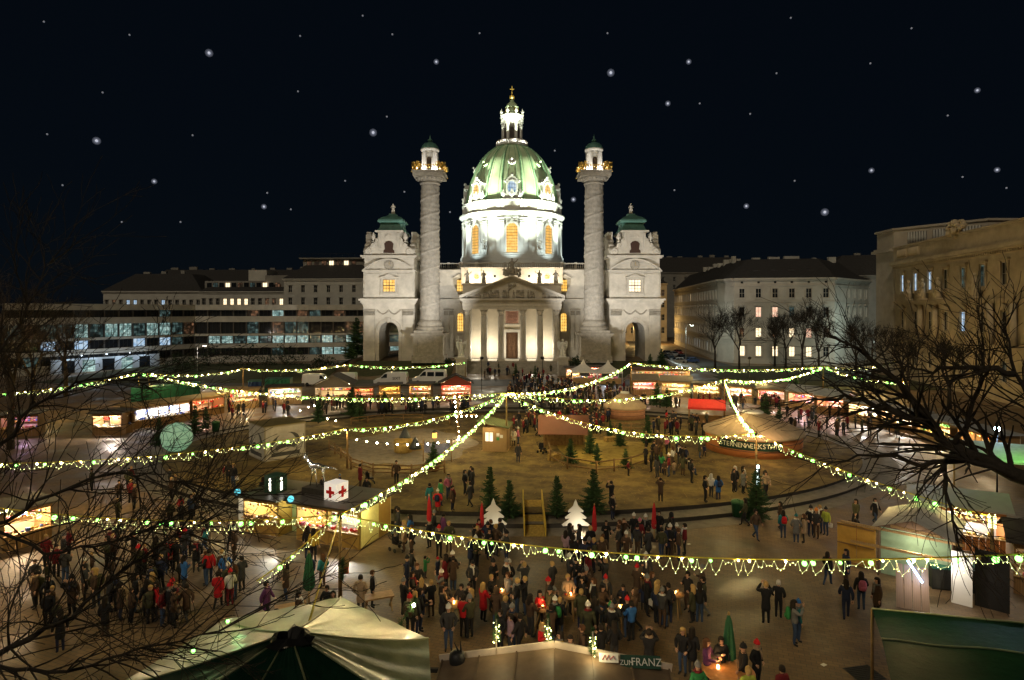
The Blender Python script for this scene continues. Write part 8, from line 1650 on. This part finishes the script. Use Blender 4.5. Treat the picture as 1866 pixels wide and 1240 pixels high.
crowd('F', [(180, 258, 'black', d(hat='white')), (215, 288, 'dark red', d(hat='pink')), (265, 340, 'dark grey'), (330, 240, 'black'), (395, 285, 'black', d(pose='cup')), (435, 320, 'dark grey', d(hat='white', extra='backpack:navy', tr='brown', rz=3.1)), (482, 315, 'dark red', d(tr='black', pose='stand')), (405, 250, 'black', d(extra='hood')), (345, 340, 'olive'), (250, 265, 'black', d(hat='white')),
            (605, 30, 'black'), (640, 18, 'white', d(hair='white-haired', tr='dark grey', pose='pocket')), (682, 30, 'blue', d(extra='backpack:navy')), (775, -12, 'black', d(kind='coat', pose='stand')), (830, -5, 'grey'), (965, 5, 'beige'), (1050, 185, 'brown'), (1068, 238, 'teal', d(extra='backpack:red', rz=3.0)), (1145, 262, 'grey', d(hat='teal', kind='coat', rz=2.8)), (1190, 258, 'beige', d(hair='chestnut')), (1232, 212, 'black', d(hat='black')), (1265, 228, 'dark grey', d(hat='orange')), (1322, 220, 'yellow green', d(hat='black', extra='handbag:white', tr='jeans', pose='stand')), (1285, 205, 'brown', d(hair='blond')), (1500, 170, 'olive', d(pose='walk')), (1615, 165, 'black'), (1465, 298, 'black', d(hair='chestnut', extra='backpack:white', tr='jeans')), (1500, 288, 'dark red'), (1332, 485, 'black', d(tr='jeans')), (1442, 470, 'navy', d(kind='coat')), (1442, 650, 'navy', d(pose='walk', kind='jacket', tr='navy')), (1532, 605, 'black', d(extra='backpack:pink', tr='jeans', rz=2.9)),
            (965, 665, 'black', d(hair='blond', pose='photo', tr='black')), (1040, 655, 'black', d(hair='white-haired', kind='jacket', pose='pocket', rz=2.6)), (1135, 775, 'grey', d(extra='backpack:green', tr='jeans', pose='photo', rz=1.2)), (1158, 775, 'teal', d(hat='blue')), (500, 605, 'black', d(pose='cup')), (592, 635, 'olive', d(tr='grey', pose='walk')), (570, 668, 'black', d(kind='jacket', tr='jeans', rz=3.0)), (385, 672, 'dark grey', d(extra='backpack:black', rz=2.8)), (322, 655, 'black', d(hair='blond')), (235, 678, 'navy', d(child=True)), (270, 948, 'black', d(kind='coat', pose='photo', rz=2.9)), (470, 940, 'black', d(hair='blond', kind='jacket')), (527, 938, 'black', d(kind='coat', rz=2.4)), (615, 1005, 'purple', d(hair='chestnut')), (700, 995, 'black', d(pose='cup')), (830, 1040, 'black', d(hat='black')), (912, 1018, 'black', d(hat='red', rz=.6)), (905, 232, 'brown', d(pose='walk')), (840, 165, 'olive', d(pose='walk')), (1060, 1165, 'dark red'), (560, 1150, 'green', d(hat='grey')), (860, 1175, 'yellow green', d(hair='blond')), (1625, 640, 'brown')])
crowd('A', [(890, 265, 'black', d(pose='photo')), (1040, 295, 'olive', d(kind='coat')), (1130, 295, 'red', d(hair='chestnut', kind='coat')), (1210, 195, 'dark red'), (1250, 220, 'dark grey'), (1365, 210, 'teal', d(hair='dark')), (1540, 180, 'black', d(pose='walk')), (1225, 420, 'blue', d(pose='cup')), (1390, 378, 'red', d(kind='jacket', hair='dark', tr='jeans')), (1475, 380, 'brown', d(hair='blond')), (1498, 398, 'blue', d(hat='white')), (1608, 425, 'dark grey', d(kind='coat', tr='black')), (1530, 515, 'white', d(hat='red', tr='dark red')), (1145, 580, 'navy', d(hat='red', pose='cup', tr='navy')), (1240, 610, 'brown', d(kind='coat')), (1040, 595, 'red'), (1010, 535, 'olive', d(hair='blond')), (320, 555, 'black'), (480, 555, 'brown'), (730, 555, 'dark grey'), (800, 600, 'brown'), (640, 505, 'olive', d(hair='blond')), (400, 780, 'black'), (1450, 530, 'red', d(kind='coat', pose='walk')), (1270, 10, 'jeans'), (1200, 20, 'red', d(child=True)), (560, 480, 'dark grey'), (230, 520, 'brown'), (900, 540, 'black'), (700, 700, 'black'), (1080, 640, 'dark red')])
crowd('B', [(600, 455, 'black', d(rz=2.9)), (640, 470, 'yellow', d(kind='jacket', rz=2.9)), (700, 640, 'teal', d(hair='chestnut')), (615, 640, 'navy'), (540, 835, 'brown', d(pose='sit')), (730, 795, 'black', d(pose='sit')), (772, 835, 'olive', d(extra='hood', pose='sit')), (960, 785, 'beige', d(kind='coat', rz=3.0)), (1040, 755, 'black', d(kind='jacket', hair='chestnut', rz=1.7, pose='stand', tr='dark grey')), (385, 950, 'brown', d(pose='sit')), (450, 700, 'brown', d(kind='coat')), (320, 830, 'purple', d(pose='walk')), (1205, 318, 'olive'), (705, 108, 'black', d(pose='cup')), (818, 98, 'navy', d(child=True, hat='blue')), (957, 28, 'dark red', d(kind='coat')), (1000, 80, 'black', d(pose='sit')), (1203, 5, 'brown', d(kind='jacket', rz=0.1, pose='pocket', tr='black')), (1555, 92, 'grey', d(hair='blond')), (1710, 45, 'black'), (60, 10, 'black'), (95, 25, 'black', d(hair='blond', extra='handbag:white')), (30, 30, 'dark red', d(child=True)), (295, 118, 'black')])
crowd('S', [(165, 632, 'dark grey', d(kind='coat', rz=.2)), (150, 460, 'black'), (165, 525, 'pink', d(hat='white')), (135, 530, 'white', d(hair='chestnut')), (230, 385, 'teal'), (270, 402, 'dark red', d(child=True)), (445, 400, 'red', d(kind='coat')), (482, 440, 'blue', d(child=True)), (1640, 790, 'black', d(kind='coat', hair='white-haired', rz=-.9)), (1695, 790, 'olive', d(extra='scarf:white')), (1070, 685, 'black'), (1140, 695, 'green', d(pose='cup')), (1190, 705, 'dark red', d(hat='white')), (1215, 655, 'white', d(hair='chestnut')), (1260, 640, 'black'), (1330, 695, 'black', d(extra='scarf:white', pose='sit')), (1160, 750, 'brown', d(child=True)), (1225, 750, 'beige', d(child=True)), (1345, 745, 'black'), (1110, 720, 'dark grey'), (1285, 700, 'olive'), (915, 750, 'dark red', d(child=True)), (1175, 575, 'pink'), (1250, 560, 'black'), (1400, 600, 'olive'), (1430, 640, 'navy', d(child=True)), (1175, 405, 'red'), (1215, 410, 'dark grey'), (1380, 430, 'black'), (1345, 440, 'olive'), (230, 455, 'black'), (300, 470, 'dark grey'), (1845, 830, 'grey')])
r5 = random.Random(31)
for (xa, xb), (ya, yb), n in (((735, 1290), (1005, 1110), 40), ((740, 935), (945, 985), 10), ((1020, 1240), (945, 985), 12), ((110, 440), (965, 1070), 16)):
    for _ in range(n): person(r5.uniform(xa, xb), r5.uniform(ya, yb), r5.choice(('black', 'black', 'black', 'dark grey', 'brown', 'olive', 'navy', 'dark grey')), r5.choice(('dark', 'chestnut', 'blond', 'blond')), r5.choice((None, None, 'grey', 'white', 'red', 'black')), pose=r5.choice(('cup', 'cup', 'table', 'pocket', 'photo', 'stand')), r_=r5)
NEARN = len([o for o in COL.objects if o.name.startswith('person') and o.parent is None])
r3 = random.Random(77)
ZONES = [((560, 860), (740, 753), 24, 'person in dark winter clothes in the crowd before the far left stalls'), ((930, 1040), (700, 726), 14, 'person in dark winter clothes standing at the foot of the church steps'), ((1040, 1150), (716, 738), 16, 'person in dark winter clothes crowding before the food tents'), ((932, 1105), (748, 788), 24, 'person in dark winter clothes in the crowd behind the brown shed'), ((1155, 1420), (737, 748), 14, 'person in dark winter clothes before the right row of stalls'), ((1430, 1560), (762, 795), 7, 'person in dark winter clothes before the pink stalls under the bough'), ((410, 555), (749, 768), 8, 'person in dark winter clothes before the open warm stall'), ((60, 300), (985, 1130), 10, 'person in dark winter clothes in the shade of the left tree')]
room = max(0, 298 - NEARN); tot = sum(z[2] for z in ZONES)
for (xa, xb), (ya, yb), n, lb in ZONES:
    for _ in range(max(1, int(n * min(1, room / tot)))): person(r3.uniform(xa, xb), r3.uniform(ya, yb), r3.choice(('black', 'black', 'dark grey', 'brown', 'navy', 'dark red', 'olive', 'black')), r3.choice(('dark', 'chestnut', 'blond')), r3.choice((None, None, None, 'grey', 'red')), feet=True, r_=r3, far=lb)
# a dog-free prop: push chairs
def buggy(label, g, rz):
    T = thing('push_chair', label, 'push chair', g, rz, 'push chairs'); mb = MB(); mb.lathe([(.01, .5), (.25, .5), (.28, .75), (.26, .95)], 12, (0, 0, 0), 0, True, R(0), R(180)); mb.box(-.24, .24, -.35, .15, .42, .5); mb.build('seat', pm('black'), T); mb = MB()
    for e in (-1, 1): mb.tube([(e * .24, -.4, .15), (e * .24, .25, .7), (e * .24, .45, 1.02)], .02, 5)
    mb.tube([(-.24, .45, 1.02), (.24, .45, 1.02)], .02, 5); mb.build('frame', IRON, T)
    for e in (-1, 1):
        for y in (-.4, .3): wheel(T, e * .24, y, .13, .05)
buggy('dark push chair standing alone on the straw by the shed', gp(987, 826), .8); buggy('push chair beside the people at the animal pen fence', gp(672, 882), 2.0); buggy('pram with pink hood near the yurt', gp(1236, 803), 1.0); buggy('push chair at the first aid hut corner', gp(722, 1004), 2.4)

# the dense far crowd past the three hundred individuals: one mass
mb = MB(); r4 = random.Random(5); FC = ['black', 'dark grey', 'brown', 'navy', 'dark red', 'olive']
for (xa, xb), (ya, yb), n in (((560, 860), (738, 756), 75), ((925, 1045), (694, 735), 95), ((1040, 1150), (710, 742), 75), ((932, 1100), (738, 792), 85), ((1155, 1420), (735, 746), 40), ((1430, 1640), (760, 800), 40), ((880, 1010), (672, 690), 20), ((60, 400), (880, 960), 14), ((40, 330), (1000, 1150), 26), ((1180, 1290), (775, 800), 20), ((1175, 1250), (815, 850), 12), ((1040, 1110), (765, 785), 20), ((410, 555), (747, 760), 12)):
    for _ in range(n):
        g = gp(r4.uniform(xa, xb), r4.uniform(ya, yb)); k = r4.uniform(.9, 1.05) * (.7 if r4.random() < .1 else 1); c = r4.randrange(6); a = r4.random() * 6.28; M = Matrix.Translation(g) @ Matrix.Rotation(a, 4, 'Z') @ Matrix.Scale(k, 4)
        mb.lathe([(.2, .75), (.2, 1.0), (.18, 1.15), (.22, 1.35), (.2, 1.44), (.07, 1.5), (.06, 1.55)], 8, (0, 0, 0), c, True, M=M, sy=.68)
        for e in (-1, 1): mb.tube([M @ Vector((e * .1, r4.uniform(-.1, .1), 0.02)), M @ Vector((e * .1, 0, .45)), M @ Vector((e * .09, 0, .85))], [.06 * k, .07 * k, .09 * k], 5, 0); mb.tube([M @ Vector((e * .2, 0, 1.4)), M @ Vector((e * .27, 0, 1.12)), M @ Vector((e * .22, -.15, .95))], [.07 * k, .06 * k, .045 * k], 5, c)
        mb.ball((0, 0, 1.63), .1, 6, 7, 5, sz=1.2, M=M); mb.lathe([(.112, 1.66), (.1, 1.74), (.03, 1.79)], 7, (0, .015, 0), r4.choice((0, 2, 7)), True, M=M)
o = mb.build('distant_crowd', [pm(c) for c in FC] + [SKIN, pm('blond')], None, kind='stuff'); tag(o, 'dense mass of dark winter coated visitors before the far stalls and steps', 'crowd')
# ------------------------------------------------------------------ lettering becomes plain mesh
dg = bpy.context.evaluated_depsgraph_get()
for o in [o for o in COL.objects if o.type == 'FONT']:
    me = bpy.data.meshes.new_from_object(o.evaluated_get(dg)); n = put('lettering', me, o.parent, o.location.copy()); n.rotation_euler = o.rotation_euler; bpy.data.objects.remove(o)
